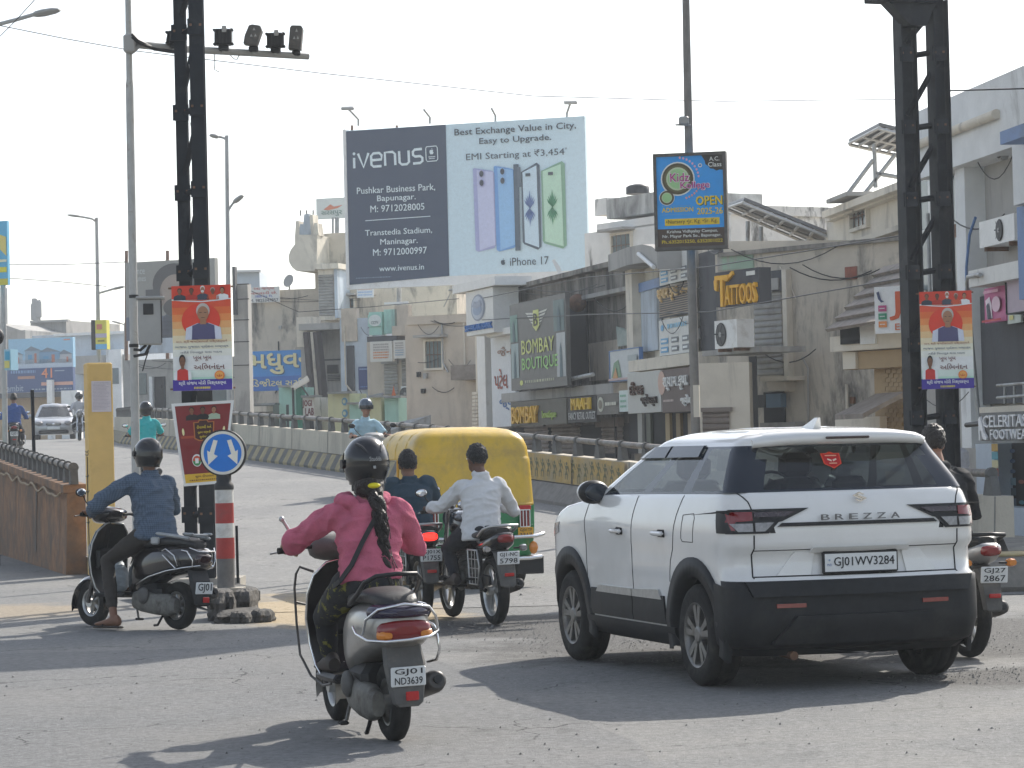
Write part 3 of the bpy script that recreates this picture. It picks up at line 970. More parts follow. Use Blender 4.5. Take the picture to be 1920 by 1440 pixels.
# broken kerb stones at the nose of the median
def rock(label, px0, py0, px1, py1, dist, depth, seed, name="broken_kerb_stone"):
    a, b = P(px0, py1, dist), P(px1, py0, dist)
    cx, zt = (a.x + b.x) / 2, b.z
    mb = MB(); rings = []
    hw = abs(b.x - a.x) / 2
    for z, q in ((-.02, 1.0), (zt * .2, 1.06), (zt * .4, 1.0), (zt * .6, 1.02), (zt * .8, .9), (zt * .94, .78), (zt, .5)):
        ring = []
        for i in range(30):
            an = 2 * pi * i / 30
            ca, sa = cos(an), sin(an)
            sq = 1 / max(abs(ca), abs(sa)) ** .35
            w_ = 1 + .38 * noise.noise(Vector((ca * 1.6 + seed, sa * 1.6, z * 5))) + .16 * noise.noise(Vector((ca * 7, sa * 7 + seed, z * 20)))
            ring.append((ca * sq * hw * q * w_ * .92, sa * sq * depth * q * w_ * .9, z + .012 * noise.noise(Vector((ca * 6, sa * 6, seed)))))
        rings.append(ring)
    mb.loft(rings, M_ROCK, smooth=False)
    return mb.build(name, M=Matrix.Translation((cx, dist, 0)), cat="rubble", label=label, group="broken concrete at the nose of the median")
rock("largest dark broken kerb block, behind the black scooter's number plate", 388, 1104, 446, 1170, 26.2, .4, 1)
rock("blocky broken kerb stone under the foot of the striped bollard", 440, 1103, 484, 1150, 26.6, .35, 2)
rock("low sloping lump of rubble nearest the sand", 470, 1142, 512, 1173, 25.7, .22, 4)
rock("wide flat slab of broken kerb lying under the other lumps", 400, 1140, 500, 1174, 26.0, .45, 9)
rock("small knobbly rubble lump between two kerb blocks", 432, 1146, 474, 1172, 25.6, .2, 7)
mb = MB()
a = P(330, 1110, 28.3); b = P(452, 1090, 27.9)
mb.rbox(((a.x + b.x) / 2 - .3, 29.3, .1), (1.0, 2.2, .17), M_ROCK, .04, Matrix.Rotation(.3, 3, 'Z'))
mb.build("median_kerb", kind='structure')
# concrete block with a yellow top at the right-hand kerb
a, b = P(1848, 1108, 27.4), P(1990, 1108, 27.4)
mb = MB(); mb.rbox((0, 0, .185), (1.05, .6, .37), M_KERB, .06); mb.rbox((0, 0, .375), (.98, .54, .03), M_KYEL, .012)
mb.build("kerb_block", M=Matrix.Translation((a.x + .5, 27.6, 0)), cat="kerb block", label="low grey concrete block with worn yellow top, beyond the motorcycle by the car")
mb = MB(); mb.rbox((8.9, 36.2, .09), (7.5, 4.2, .18), M_CONC, .03, Matrix.Rotation(.14, 3, 'Z')); mb.build("pavement", kind='structure')
# ------------------------------------------------------------------ cars
M_CARW = mat("car_white_paint", (.76, .75, .72), rough=.22, coat=.8, var=.03, scale=2, dirt=(.66, .645, .60), dscale=1.3, dlo=.45, dhi=.8)
M_SILV = mat("car_silver_paint", (.36, .365, .37), rough=.28, metal=.35, coat=.7, var=.03)
M_CLAD = mat("black_cladding", (.012, .013, .015), rough=.55, spec=.3, var=.3, scale=10, dirt=(.034, .033, .031), dscale=2.2, dlo=.5, dhi=.72)
M_SEAM = mat("panel_gap", (.02, .02, .02), rough=.9, var=0)
M_GLBLK = mat("black_glass", (.010, .016, .026), rough=.05, var=0, spec=.6)
M_INT = mat("car_interior", (.03, .03, .032), rough=.8, var=.2)
M_RIM = mat("alloy_rim", (.20, .195, .185), rough=.4, metal=.6, var=.2, scale=14, dirt=(.12, .10, .08), dscale=5)
M_REDL = mat("red_lens", (.20, .010, .010), rough=.15, var=.1, scale=30, coat=.5)
M_DKLENS = mat("smoked_lens", (.035, .016, .017), rough=.08, var=.2, scale=20, coat=.6)
M_CLENS = mat("clear_lens", (.25, .24, .235), rough=.12, var=.3, scale=25, coat=.6)
M_AMBER = mat("amber_lens", (.60, .20, .02), rough=.2, var=.1, scale=20, coat=.4)
M_PLATEW = mat("plate_white", (.68, .69, .68), rough=.4, var=.05)
M_INKB = mat("plate_ink", (.015, .016, .02), rough=.5, var=0)

def glass(name, tint, refl=.10):
    m = bpy.data.materials.new(name); m.use_nodes = True
    n, l = m.node_tree.nodes, m.node_tree.links
    n.clear()
    o = n.new("ShaderNodeOutputMaterial"); mx = n.new("ShaderNodeMixShader"); tr = n.new("ShaderNodeBsdfTransparent"); gl = n.new("ShaderNodeBsdfGlossy")
    fr = n.new("ShaderNodeFresnel"); fr.inputs[0].default_value = 1.4
    tr.inputs[0].default_value = (*tint, 1); gl.inputs[0].default_value = (1, 1, 1, 1); gl.inputs['Roughness'].default_value = .02
    mp = n.new("ShaderNodeMapRange"); mp.inputs['To Min'].default_value = refl * .3; mp.inputs['To Max'].default_value = .8
    l.new(fr.outputs[0], mp.inputs[0]); l.new(mp.outputs[0], mx.inputs[0]); l.new(tr.outputs[0], mx.inputs[1]); l.new(gl.outputs[0], mx.inputs[2]); l.new(mx.outputs[0], o.inputs[0])
    return m
M_GLASS = glass("tinted_glass", (.56, .65, .66))
M_GLASSC = glass("clear_glass", (.82, .87, .86))

class Body:
    """car shell: a stack of rounded plan outlines. levels: (z, rear x, front x, half width)"""
    def __init__(s, levels, L, rc=.16, fc=.3, bow=.07, fbow=.18, warp=None, taper=.05):
        s.lv = levels; s.L = L; s.rc = rc; s.fc = fc; s.bow = bow; s.fbow = fbow; s.warp = warp or (lambda x, z: z); s.taper = taper
    def at(s, z):
        lv = s.lv
        if z <= lv[0][0]: return lv[0][1:]
        for a, b in zip(lv, lv[1:]):
            if z <= b[0]:
                t = (z - a[0]) / (b[0] - a[0])
                return tuple(lerp(p, q, t) for p, q in zip(a[1:], b[1:]))
        return lv[-1][1:]
    def hw(s, x, w):
        t = (x - s.L * .45) / (s.L * .5)
        return w * (1 - s.taper * t * t)
    def half(s, z, nr=8, nc=6, ns=26, nf=8):
        xr_, xf_, w_ = s.at(z)
        rc = min(s.rc, w_ * .6); fc = min(s.fc, w_ * .7, (xf_ - xr_) * .4)
        wr = s.hw(xr_ + rc, w_); wf = s.hw(xf_ - fc, w_)
        pts = []
        yc = wr - rc
        for i in range(nr):
            y = yc * i / (nr - 1); pts.append((xr_ + s.bow * (y / w_) ** 2, y))
        x0 = pts[-1][0]
        for i in range(1, nc):
            a = pi / 2 * i / nc; pts.append((x0 + (rc) * (1 - cos(a)), yc + rc * sin(a)))
        xs = x0 + rc; xfc = s.fbow * .6
        xe = xf_ - fc - xfc
        for i in range(ns):
            x = lerp(xs, xe, i / (ns - 1)); pts.append((x, s.hw(x, w_)))
        ye = s.hw(xe, w_); yf = ye - fc
        for i in range(1, nc):
            a = pi / 2 * i / nc; pts.append((xe + fc * sin(a), yf + fc * cos(a)))
        for i in range(nf):
            y = yf * (1 - i / (nf - 1)); pts.append((xe + fc + xfc * (1 - (y / max(yf, .01)) ** 2), y))
        return pts
    def ring(s, z, out=0.0, **k):
        h = s.half(z, **k)
        f = h + [(x, -y) for x, y in reversed(h[1:-1])]
        return [Vector((x, y, s.warp(x, z))) for x, y in f]
    def mesh(s, mb, zs, m, cap=True):
        mb.loft([s.ring(z) for z in zs], m, cap=cap, smooth=True)
    def side(s, x, z, sgn=1, out=0.0):
        h = s.half(z); k = len(h)
        best = None
        for (a, b) in zip(h, h[1:]):
            if a[0] <= x <= b[0] and b[0] > a[0]:
                y = lerp(a[1], b[1], (x - a[0]) / (b[0] - a[0]))
                if best is None or y > best: best = y
        if best is None: best = h[-1][1]
        return Vector((x, sgn * (best + out), s.warp(x, z)))
    def rear(s, y, z, out=0.0):
        h = s.half(z); ay = abs(y); x = h[0][0]
        for a, b in zip(h, h[1:]):
            if a[1] <= ay <= b[1] and b[1] > a[1] and b[0] < s.L * .4:
                x = lerp(a[0], b[0], (ay - a[1]) / (b[1] - a[1])); break
        return Vector((x - out, y, s.warp(x, z)))
    def patch_rear(s, mb, poly, m, out, ny=10, nz=5, th=None):
        """poly = 4 corners (y, z): bl, br, tr, tl"""
        P_ = lambda u, v: tuple(lerp(lerp(poly[0][i], poly[1][i], u), lerp(poly[3][i], poly[2][i], u), v) for i in (0, 1))
        g_ = [[s.rear(*P_(i / ny, j / nz), out=out) for i in range(ny + 1)] for j in range(nz + 1)]
        s._grid(mb, g_, m, Vector((th or .02, 0, 0)))
    def patch_side(s, mb, poly, m, out, sgn, nx=12, nz=5, th=None):
        P_ = lambda u, v: tuple(lerp(lerp(poly[0][i], poly[1][i], u), lerp(poly[3][i], poly[2][i], u), v) for i in (0, 1))
        g_ = [[s.side(*P_(i / nx, j / nz), sgn=sgn, out=out) for i in range(nx + 1)] for j in range(nz + 1)]
        s._grid(mb, g_, m, Vector((0, -sgn * (th or .02), 0)))
    def _grid(s, mb, g_, m, back):
        a = len(g_[0]); b = len(g_)
        vs = [p for r in g_ for p in r]
        fs = [(j * a + i, j * a + i + 1, (j + 1) * a + i + 1, (j + 1) * a + i) for j in range(b - 1) for i in range(a - 1)]
        mb.add(vs, fs, m, True)
        edge = g_[0] + [r[-1] for r in g_[1:]] + list(reversed(g_[-1]))[1:] + [r[0] for r in reversed(g_[1:-1])]
        mb.loft([edge, [p + back for p in edge]], m, cap=False, smooth=False)
    def seam_side(s, mb, pts, sgn, w_=.006, m=None):
        mb.tube([s.side(lerp(a[0], b[0], i / 8), lerp(a[1], b[1], i / 8), sgn, .0005) for a, b in zip(pts, pts[1:]) for i in range(9)], w_ / 2, m or M_SEAM, n=6)
    def seam_rear(s, mb, pts, w_=.006):
        mb.tube([s.rear(lerp(a[0], b[0], i / 8), lerp(a[1], b[1], i / 8), .0005) for a, b in zip(pts, pts[1:]) for i in range(9)], w_ / 2, M_SEAM, n=6)

def wheel(parent, c, sgn, rad=.33, wd=.205, rim=.215, spokes=5, M=None):
    """tyre, rim and hub parented together; axle along local y"""
    c = Vector(c)
    mb = MB(); n = 40
    prof = [(rim - .004, -.5), (rim + .02, -.5), (rad - .05, -.53), (rad - .018, -.47), (rad - .002, -.36), (rad, -.18), (rad - .006, -.165), (rad, -.15), (rad, .15), (rad - .006, .165), (rad, .18), (rad - .002, .36), (rad - .018, .47), (rad - .05, .53), (rim + .02, .5), (rim - .004, .5)]
    rings = [[c + Vector((r_ * cos(2 * pi * j / n), o * wd, r_ * sin(2 * pi * j / n))) for j in range(n)] for r_, o in prof]
    mb.loft(rings, M_RUBBER, cap=False, smooth=True)
    t = mb.build("wheel", parent)
    mb = MB(); f = sgn * wd
    def ring(r_, o): return [c + Vector((r_ * cos(2 * pi * j / n), o * f, r_ * sin(2 * pi * j / n))) for j in range(n)]
    mb.loft([ring(rim, .50), ring(rim - .012, .49), ring(rim - .025, .36), ring(rim - .03, -.3)], M_RIM, cap=False)
    mb.loft([ring(rim - .03, .05), ring(.02, .05)], M_BLACK, cap=False)
    for k in range(spokes):
        for da in (-.16, .16):
            a0 = 2 * pi * k / spokes + .3
            q = lambda r_, a, o: c + Vector((r_ * cos(a), o * f, r_ * sin(a)))
            wv = .020
            r1, r2 = .05, rim - .018
            mb.loft([[q(r1, a0 + da - .3 * 1, .43), q(r1, a0 + da + .3, .43), q(r1, a0 + da + .3, .2), q(r1, a0 + da - .3, .2)],
                     [q(r2, a0 + da * 1.35 - wv / r2 * 1.2, .46), q(r2, a0 + da * 1.35 + wv / r2 * 1.2, .46), q(r2, a0 + da * 1.35 + wv / r2 * 1.2, .25), q(r2, a0 + da * 1.35 - wv / r2 * 1.2, .25)]], M_RIM, smooth=False)
    mb.tube([c + Vector((0, .2 * f, 0)), c + Vector((0, .44 * f, 0)), c + Vector((0, .46 * f, 0))], [.062, .058, .04], M_RIM, n=18)
    mb.build("rim", t)
    return t

def boolean_cut(o, cutters):
    for c in cutters:
        md = o.modifiers.new("b", 'BOOLEAN'); md.operation = 'DIFFERENCE'; md.object = c; md.solver = 'EXACT'
    eval_mods(o)
    for c in cutters: bpy.data.objects.remove(c)

def arch_band(mb, B, cx, cz, r_in, r_out, sgn, a0, a1, out, m, n=26, zmin=.3):
    gi, go = [], []
    for i in range(n + 1):
        a = radians(lerp(a0, a1, i / n))
        for L_, r_ in ((gi, r_in), (go, r_out)):
            x, z = cx + r_ * cos(a), cz + r_ * sin(a)
            p = B.side(x, max(z, zmin), sgn, out); p.z = B.warp(x, z)
            L_.append(p)
    inner = [Vector((p.x, sgn * (abs(p.y) - .10), p.z)) for p in gi]
    outer = [Vector((p.x, sgn * (abs(p.y) - .03), p.z)) for p in go]
    k = n + 1
    vs = inner + gi + go + outer
    fs = [(r_ * k + i, r_ * k + i + 1, (r_ + 1) * k + i + 1, (r_ + 1) * k + i) for r_ in range(3) for i in range(n)]
    mb.add(vs, fs, m, True)

def seats(parent, rows, zb, m=M_INT, w_=.46):
    for x, ys in rows:
        for y in ys:
            mb = MB()
            mb.rbox((x, y, zb + .12), (.14, w_, .62), m, .06, Matrix.Rotation(-.2, 3, 'Y'))
            mb.rbox((x - .09, y, zb + .52), (.09, .24, .17), m, .04, Matrix.Rotation(-.15, 3, 'Y'))
            mb.build("seat", parent)

# ---- the white SUV
HEAD = radians(17.5)
fwd2 = Vector((-sin(HEAD), cos(HEAD), 0)); lf2 = Vector((-cos(HEAD), -sin(HEAD), 0))
wc = P(1335, 1285, 17.93)
AX = Vector((wc.x, 17.93, 0)) - lf2 * .765
RXW, FXW = .74, 3.24
ORG = AX - fwd2 * RXW
def yawM(loc, hd): return Matrix.Translation(loc) @ Matrix.Rotation(hd + pi / 2, 4, 'Z')
suv = thing("white_suv", "white compact SUV with black cladding and a shield sticker on its rear window", "car", yawM(ORG, HEAD))
def suv_warp(x, z):
    k = max(0, min(1, (z - .93) / .27)) * max(0, min(1, (1.6 - z) / .3))
    return z + k * .055 * (.30 - x / 4.0)
B = Body([(.22, .14, 3.86, .78), (.30, .06, 3.94, .855), (.42, .02, 3.975, .875), (.60, .03, 3.985, .878), (.70, .05, 3.985, .882), (.72, .10, 3.985, .884), (.86, .115, 3.98, .886), (.90, .065, 3.975, .889), (.99, .06, 3.96, .892),
          (1.04, .065, 3.93, .889), (1.10, .075, 3.86, .878), (1.15, .085, 3.70, .868), (1.18, .095, 3.45, .86), (1.21, .11, 3.13, .852), (1.235, .13, 2.98, .838)], 3.995, rc=.17, fc=.32, bow=.10, fbow=.2, warp=suv_warp, taper=.035)
zs = [.29, .30, .36, .42, .5, .60, .66, .70, .72, .79, .86, .90, .94, .99, 1.04, 1.07, 1.10, 1.13, 1.15, 1.165, 1.18, 1.195, 1.21, 1.222, 1.235]
mb = MB(); B.mesh(mb, zs, M_CARW, cap=False)
mb.add(B.ring(.29), [tuple(reversed(range(len(B.ring(.29)))))], M_CLAD)
mb.add(B.ring(1.235), [tuple(range(len(B.ring(1.235))))], M_INT)
body = mb.build("body", suv)
cut = []
for x in (RXW, FXW):
    for sg in (-1, 1):
        c = MB(); c.cyl((x, sg * .62, .335), (x, sg * 1.1, .335), .385, M_CLAD, 40)
        o = c.build("cutter"); o.matrix_world = yawM(ORG, HEAD); cut.append(o)
boolean_cut(body, cut)
for x in (RXW, FXW):
    for sg in (-1, 1): wheel(suv, (x, sg * .765, .332), sg)
# black cladding: arches, sills, door strips
for sg in (-1, 1):
    for x in (RXW, FXW):
        mb = MB(); arch_band(mb, B, x, .335, .375, .50, sg, -18 if x == FXW else -14, 198 if x == RXW else 196, .014, M_CLAD); mb.build("wheel_arch", suv)
    mb = MB()
    B.patch_side(mb, [(RXW + .36, .24), (FXW - .36, .24), (FXW - .36, .36), (RXW + .36, .36)], M_CLAD, .016, sg, 16, 3)
    mb.build("sill", suv)
    mb = MB()
    B.patch_side(mb, [(1.24, .372), (1.86, .372), (1.86, .56), (1.27, .56)], M_CLAD, .014, sg, 8, 4)
    B.patch_side(mb, [(1.875, .372), (2.78, .372), (2.74, .56), (1.875, .56)], M_CLAD, .014, sg, 10, 4)
    mb.build("door_cladding", suv)
    mb = MB()
    B.patch_side(mb, [(1.30, .535), (1.86, .535), (1.86, .585), (1.36, .60)], M_ALU, .018, sg, 8, 2)
    B.patch_side(mb, [(1.875, .535), (2.62, .535), (2.56, .585), (1.875, .585)], M_ALU, .018, sg, 10, 2)
    mb.build("door_trim", suv)
    mb = MB()                                  # shut lines
    B.seam_side(mb, [(1.865, .37), (1.865, .6), (1.86, .9), (1.84, 1.10), (1.80, 1.225)], sg)
    B.seam_side(mb, [(2.80, .50), (2.84, .62), (2.84, .9), (2.86, 1.06), (2.80, 1.20)], sg)
    B.seam_side(mb, [(1.16, .66), (1.13, .8), (1.08, .88), (1.05, 1.0), (1.02, 1.1), (.95, 1.225)], sg)
    B.seam_side(mb, [(3.0, 1.205), (3.3, 1.17), (3.6, 1.10), (3.85, 1.0)], sg)
    if sg == 1: B.seam_side(mb, [(.72, .93), (.90, .93), (.92, .95), (.90, 1.10), (.72, 1.11), (.70, 1.08), (.72, .93)], sg, .005)
    mb.build("shut_line", suv)
    for x in (1.20, 2.02):                     # handles
        mb = MB(); p = B.side(x + .09, .975, sg, .028)
        mb.rbox(p, (.20, .03, .032), M_CARW, .012); p2 = B.side(x + .08, .975, sg, -.004)
        mb.rbox(p2, (.13, .02, .055), M_SEAM, .009)
        mb.build("door_handle", suv)
# rear bumper in black, with reflectors
BB = Body([(z, a - .014, b, c + .012) for z, a, b, c in B.lv], 3.995, rc=.17, fc=.32, bow=.10, fbow=.2, warp=suv_warp, taper=.035)
mb = MB()
zsb = [.265, .28, .30, .36, .42, .5, .56, .60, .65, .69, .705]
rings = []
for z in zsb:
    h = BB.half(z)[:15]
    f = [(x, -y) for x, y in reversed(h[1:])] + h
    off = .03 if z in (.265, .705) else 0
    rings.append([Vector((x + off, y * (.98 if off else 1), z)) for x, y in f if x < .36])
mn = min(len(r_) for r_ in rings); rings = [r_[(len(r_) - mn) // 2:(len(r_) - mn) // 2 + mn] for r_ in rings]
mb.loft(rings, M_CLAD, cap=False, smooth=True, closed=False)
bm_ = mb.build("bumper", suv)
for sg in (-1, 1):
    mb = MB(); B.patch_rear(mb, [(min(sg * .40, sg * .59), .527), (max(sg * .40, sg * .59), .527), (max(sg * .40, sg * .59), .553), (min(sg * .40, sg * .59), .553)], M_REDL, .026, 4, 1); mb.build("reflector", bm_)
mb = MB()
B.patch_rear(mb, [(-.62, .30), (.62, .30), (.47, .475), (-.47, .475)], M_CLAD, .055, 10, 3, th=.05)
B.patch_rear(mb, [(-.74, .60), (.74, .60), (.78, .695), (-.78, .695)], M_CLAD, .05, 16, 2, th=.05)
mb.build("diffuser", bm_)
for sg in (-1, 1):                             # bumper corner going up behind the arch
    mb = MB(); B.patch_side(mb, [(.10, .22), (.42, .22), (.38, .68), (.17, .655)], M_CLAD, .015, sg, 6, 6); mb.build("bumper_corner", suv)
mb = MB()
for sg in (-1, 1): mb.rbox((.36, sg * .74, .31), (.02, .22, .16), M_CLAD, .01)
mb.rbox((.36, 0, .30), (.34, 1.1, .16), M_BLACK, .03); mb.cyl((.12, .45, .22), (.6, .45, .24), .028, M_RUST, 10)
mb.tube([(RXW, -.66, .33), (RXW, .66, .33)], .06, M_BLACK, n=10)
mb.rbox((1.9, 0, .24), (2.6, 1.3, .10), M_BLACK, .03)
mb.build("underbody", suv)
# tailgate: panel lines, lamps, letters, emblem, plate
mb = MB()
for sg in (-1, 1):
    B.seam_rear(mb, [(sg * .70, z) for z in (.71, .78, .86, .90, .98)], .010)
    B.seam_rear(mb, [(sg * .70, 1.12), (sg * .72, 1.18), (sg * .765, 1.235)], .009)
B.seam_rear(mb, [(lerp(-.70, .70, i / 12), .885) for i in range(13)], .007)
B.seam_rear(mb, [(lerp(-.70, .70, i / 12), .718) for i in range(13)], .012)
mb.build("shut_line", suv)
mb = MB()                                      # plate recess wings
for sg in (-1, 1):
    B.patch_rear(mb, [tuple(x) for x in sorted([(sg * .33, .725), (sg * .55, .725)])] + [tuple(x) for x in sorted([(sg * .30, .87), (sg * .43, .87)], reverse=True)], M_CARW, .012, 4, 4, th=.03)
B.patch_rear(mb, [(-.34, .862), (.34, .862), (.33, .895), (-.33, .895)], M_CARW, .03, 8, 2, th=.05)
mb.build("plate_recess", suv)
for sg in (-1, 1):
    def Q(pts):
        q = [(sg * y, z) for y, z in pts]
        return q if sg < 0 else [q[1], q[0], q[3], q[2]]
    mb = MB()
    B.patch_rear(mb, Q([(.52, 1.06), (.862, 1.0), (.872, 1.135), (.34, 1.135)]), M_BPLAST, .012, 14, 4)
    B.patch_rear(mb, Q([(.61, .99), (.855, .99), (.862, 1.08), (.52, 1.08)]), M_BPLAST, .012, 10, 3)
    B.patch_side(mb, [(.10, .99), (.30, .995), (.34, 1.13), (.12, 1.13)], M_BPLAST, .010, sg, 5, 4)
    tl = mb.build("tail_light", suv)
    mb = MB()
    B.patch_rear(mb, Q([(.50, 1.088), (.70, 1.088), (.70, 1.118), (.43, 1.118)]), M_DKLENS, .020, 8, 2)
    B.patch_rear(mb, Q([(.71, 1.068), (.855, 1.06), (.862, 1.122), (.71, 1.120)]), M_REDL, .020, 6, 2)
    B.patch_side(mb, [(.115, 1.01), (.17, 1.01), (.23, 1.118), (.12, 1.118)], M_REDL, .016, sg, 4, 2)
    mb.build("red_lens", tl)
    mb = MB()
    B.patch_rear(mb, Q([(.635, 1.003), (.695, 1.003), (.695, 1.055), (.575, 1.055)]), M_CLENS, .020, 5, 2)
    B.patch_rear(mb, Q([(.712, 1.003), (.80, 1.003), (.84, 1.052), (.712, 1.052)]), M_CLENS, .020, 5, 2)
    mb.build("reverse_lens", tl)
mb = MB()
B.patch_rear(mb, [(-.55, 1.028), (.55, 1.028), (.52, 1.050), (-.52, 1.050)], M_BPLAST, .016, 16, 1); mb.build("garnish_bar", suv)
fr = Frame((.052, .275, 1.103), (0, -.55, 0), (0, 0, -.036), (-1, 0, 0), base=.004)
M_LET = mat("chrome_letter", (.16, .16, .16), rough=.3, metal=.5, var=0)
for i, ch in enumerate("BREZZA"):
    fr.off = .004; fr.text(ch, i * .175, 0, i * .175 + .105, 1, M_LET, .02, .006)
fr.mb.build("lettering", suv)
mb = MB()                                      # chrome S emblem
def S_(pts): return [Vector((.068, -y, z)) for y, z in pts]
cz = 1.205; k = .052
for sg in (1, -1):
    pl_ = [(sg * k * a, cz + sg * k * .62 * b) for a, b in ((-1.0, .28), (-.05, 1.0), (.62, .52), (.40, .36), (-.02, .66), (-.42, .32), (.62, -.36), (.30, -.58), (-1.0, .28))][:-1]
    mb.prism(S_(pl_), (-1, 0, 0), .008, M_CHROME)
mb.build("emblem", suv)
mb = MB(); mb.rbox((.083, 0, .797), (.02, .52, .142), M_BLACK, .012); pt = mb.build("number_plate", suv)
fr = Frame((.072, .247, .852), (0, -.494, 0), (0, 0, -.112), (-1, 0, 0), base=.003, step=.002)
fr.rect(0, 0, 1, 1, M_PLATEW)
fr.text("GJ01WV3284", .125, .20, .965, .84, M_INKB, .018)
fr.off = .006; fr.text("IND", .03, .55, .095, .68, ink("5070a0")); fr.ell(.06, .35, .014, .06, ink("90a0b0"))
fr.mb.build("lettering", pt)
# greenhouse
G = Body([(1.235, .13, 2.98, .838), (1.30, .165, 2.82, .812), (1.40, .23, 2.58, .762), (1.50, .30, 2.32, .708), (1.54, .31, 2.21, .683), (1.58, .30, 2.10, .655), (1.605, .33, 2.02, .615), (1.628, .46, 1.92, .54), (1.648, .75, 1.75, .42), (1.660, 1.05, 1.55, .25)], 3.995, rc=.13, fc=.22, bow=.10, fbow=.25, warp=suv_warp, taper=.03)
gk = dict(nr=9, nc=6, ns=31, nf=8)
gz_ = [1.235, 1.25, 1.30, 1.35, 1.40, 1.45, 1.50, 1.525, 1.54, 1.56, 1.58, 1.593, 1.605, 1.617, 1.628, 1.638, 1.648, 1.655, 1.660]
GR_ = [G.ring(z, **gk) for z in gz_]
nh = len(G.half(1.3, **gk)); nn = len(GR_[0])
roof, rearg, wind, pil = MB(), MB(), MB(), MB()
sideg = {1: [MB(), MB(), MB()], -1: [MB(), MB(), MB()]}
for j in range(len(gz_) - 1):
    zm = (gz_[j] + gz_[j + 1]) / 2
    for i in range(nn):
        i2 = (i + 1) % nn
        hi = i if i < nh - 1 else nn - 1 - i
        sg = 1 if i < nh - 1 else -1
        q = [GR_[j][i], GR_[j][i2], GR_[j + 1][i2], GR_[j + 1][i]]
        x_ = sum(p.x for p in q) / 4; ay = abs(sum(p.y for p in q) / 4)
        tgt, m_ = roof, M_CARW
        if zm < 1.54:
            tgt, m_ = pil, M_GLBLK
            if hi < 8:
                if ay < .56 and 1.26 < zm < 1.52: tgt, m_ = rearg, M_GLASS
                else: tgt, m_ = pil, M_GLBLK
            elif 14 <= hi <= 14 + 29:
                k = hi - 14
                if zm < 1.25 or zm > 1.525: pass
                elif k in (7, 8, 17, 18) or k > 28: pass
                elif k < 7: tgt, m_ = sideg[sg][0], M_GLASS
                elif k < 17: tgt, m_ = sideg[sg][1], M_GLASS
                else: tgt, m_ = sideg[sg][2], M_GLASS
                if k > 28: tgt, m_ = roof, M_CARW
            elif hi > 14 + 33: tgt, m_ = wind, M_GLASSC
            elif hi > 14 + 29: tgt, m_ = roof, M_CARW
        tgt.add(q, [(3, 2, 1, 0)], m_, True)
roof.add(GR_[-1], [tuple(range(nn))], M_CARW, True)
def merge(o):
    import bmesh
    bm = bmesh.new(); bm.from_mesh(o.data); bmesh.ops.remove_doubles(bm, verts=bm.verts, dist=.0005); bm.to_mesh(o.data); bm.free()
    return o
merge(roof.build("roof", suv)); merge(pil.build("pillar", suv))
rw = merge(rearg.build("rear_window", suv)); merge(wind.build("windscreen", suv))
for sg in (1, -1):
    for q in sideg[sg]: merge(q.build("side_window", suv))
for sg in (1, -1):                             # rain visors over the side glass
    mb = MB()
    G.patch_side(mb, [(.95, 1.475), (1.52, 1.475), (1.50, 1.55), (.95, 1.55)], M_GLBLK, .022, sg, 8, 2)
    G.patch_side(mb, [(1.56, 1.475), (2.22, 1.475), (2.08, 1.545), (1.54, 1.55)], M_GLBLK, .022, sg, 10, 2)
    mb.build("rain_visor", suv)
mb = MB()                                      # spoiler
for sg in (0,):
    yy = [lerp(-.60, .60, i / 14) for i in range(15)]
    top = [Vector((.18 + .10 * (y / .6) ** 2 + (.06 if abs(y) > .55 else 0), y, 1.600 - .028 * (y / .6) ** 4)) for y in yy]
    low = [p + Vector((.02, 0, -.045)) for p in top]
    bk = [Vector((.50, y * .97, 1.640 - .035 * (y / .6) ** 4)) for y in yy]
    bl = [Vector((.44, y * .97, 1.53)) for y in yy]
    rr_ = [bl, low, top, bk]
    vs = [p for r_ in rr_ for p in r_]; k = 15
    mb.add(vs, [(a * k + i, a * k + i + 1, (a + 1) * k + i + 1, (a + 1) * k + i) for a in range(3) for i in range(k - 1)], M_CARW, True)
    for e in (0, 14): mb.add([bl[e], low[e], top[e], bk[e]], [(0, 1, 2, 3)], M_CARW)
sp = mb.build("spoiler", suv)
mb = MB(); mb.rbox((.178, 0.02, 1.583), (.016, .30, .016), M_DKLENS, .004); mb.build("brake_light", sp)
mb = MB(); mb.loft([[(.70, .03, 1.635), (.95, .02, 1.645), (.95, -.02, 1.645), (.70, -.03, 1.635)], [(.68, .018, 1.68), (.82, .014, 1.68), (.82, -.014, 1.68), (.68, -.018, 1.68)], [(.66, .008, 1.715), (.72, .006, 1.715), (.72, -.006, 1.715), (.66, -.008, 1.715)]], M_CARW, smooth=False); mb.build("aerial_fin", suv)
for sg in (1, -1):
    mb = MB()
    p = G.side(2.62, 1.285, sg, .12)
    mb.ell(p + Vector((.0, 0, -.03)), (.075, .115, .085), M_BPLAST, nu=18, nv=12)
    mb.ell(p + Vector((.025, sg * .005, -.03)), (.065, .112, .083), M_CARW, nu=18, nv=12)
    mb.tube([p + Vector((.02, -sg * .15, -.09)), p + Vector((0, 0, -.07))], .022, M_BPLAST, n=8)
    mr = mb.build("wing_mirror", suv)
    mb = MB(); mb.ell(p + Vector((-.066, -sg * .005, -.03)), (.012, .092, .064), M_GLBLK, nu=16, nv=8); mb.build("mirror_glass", mr)
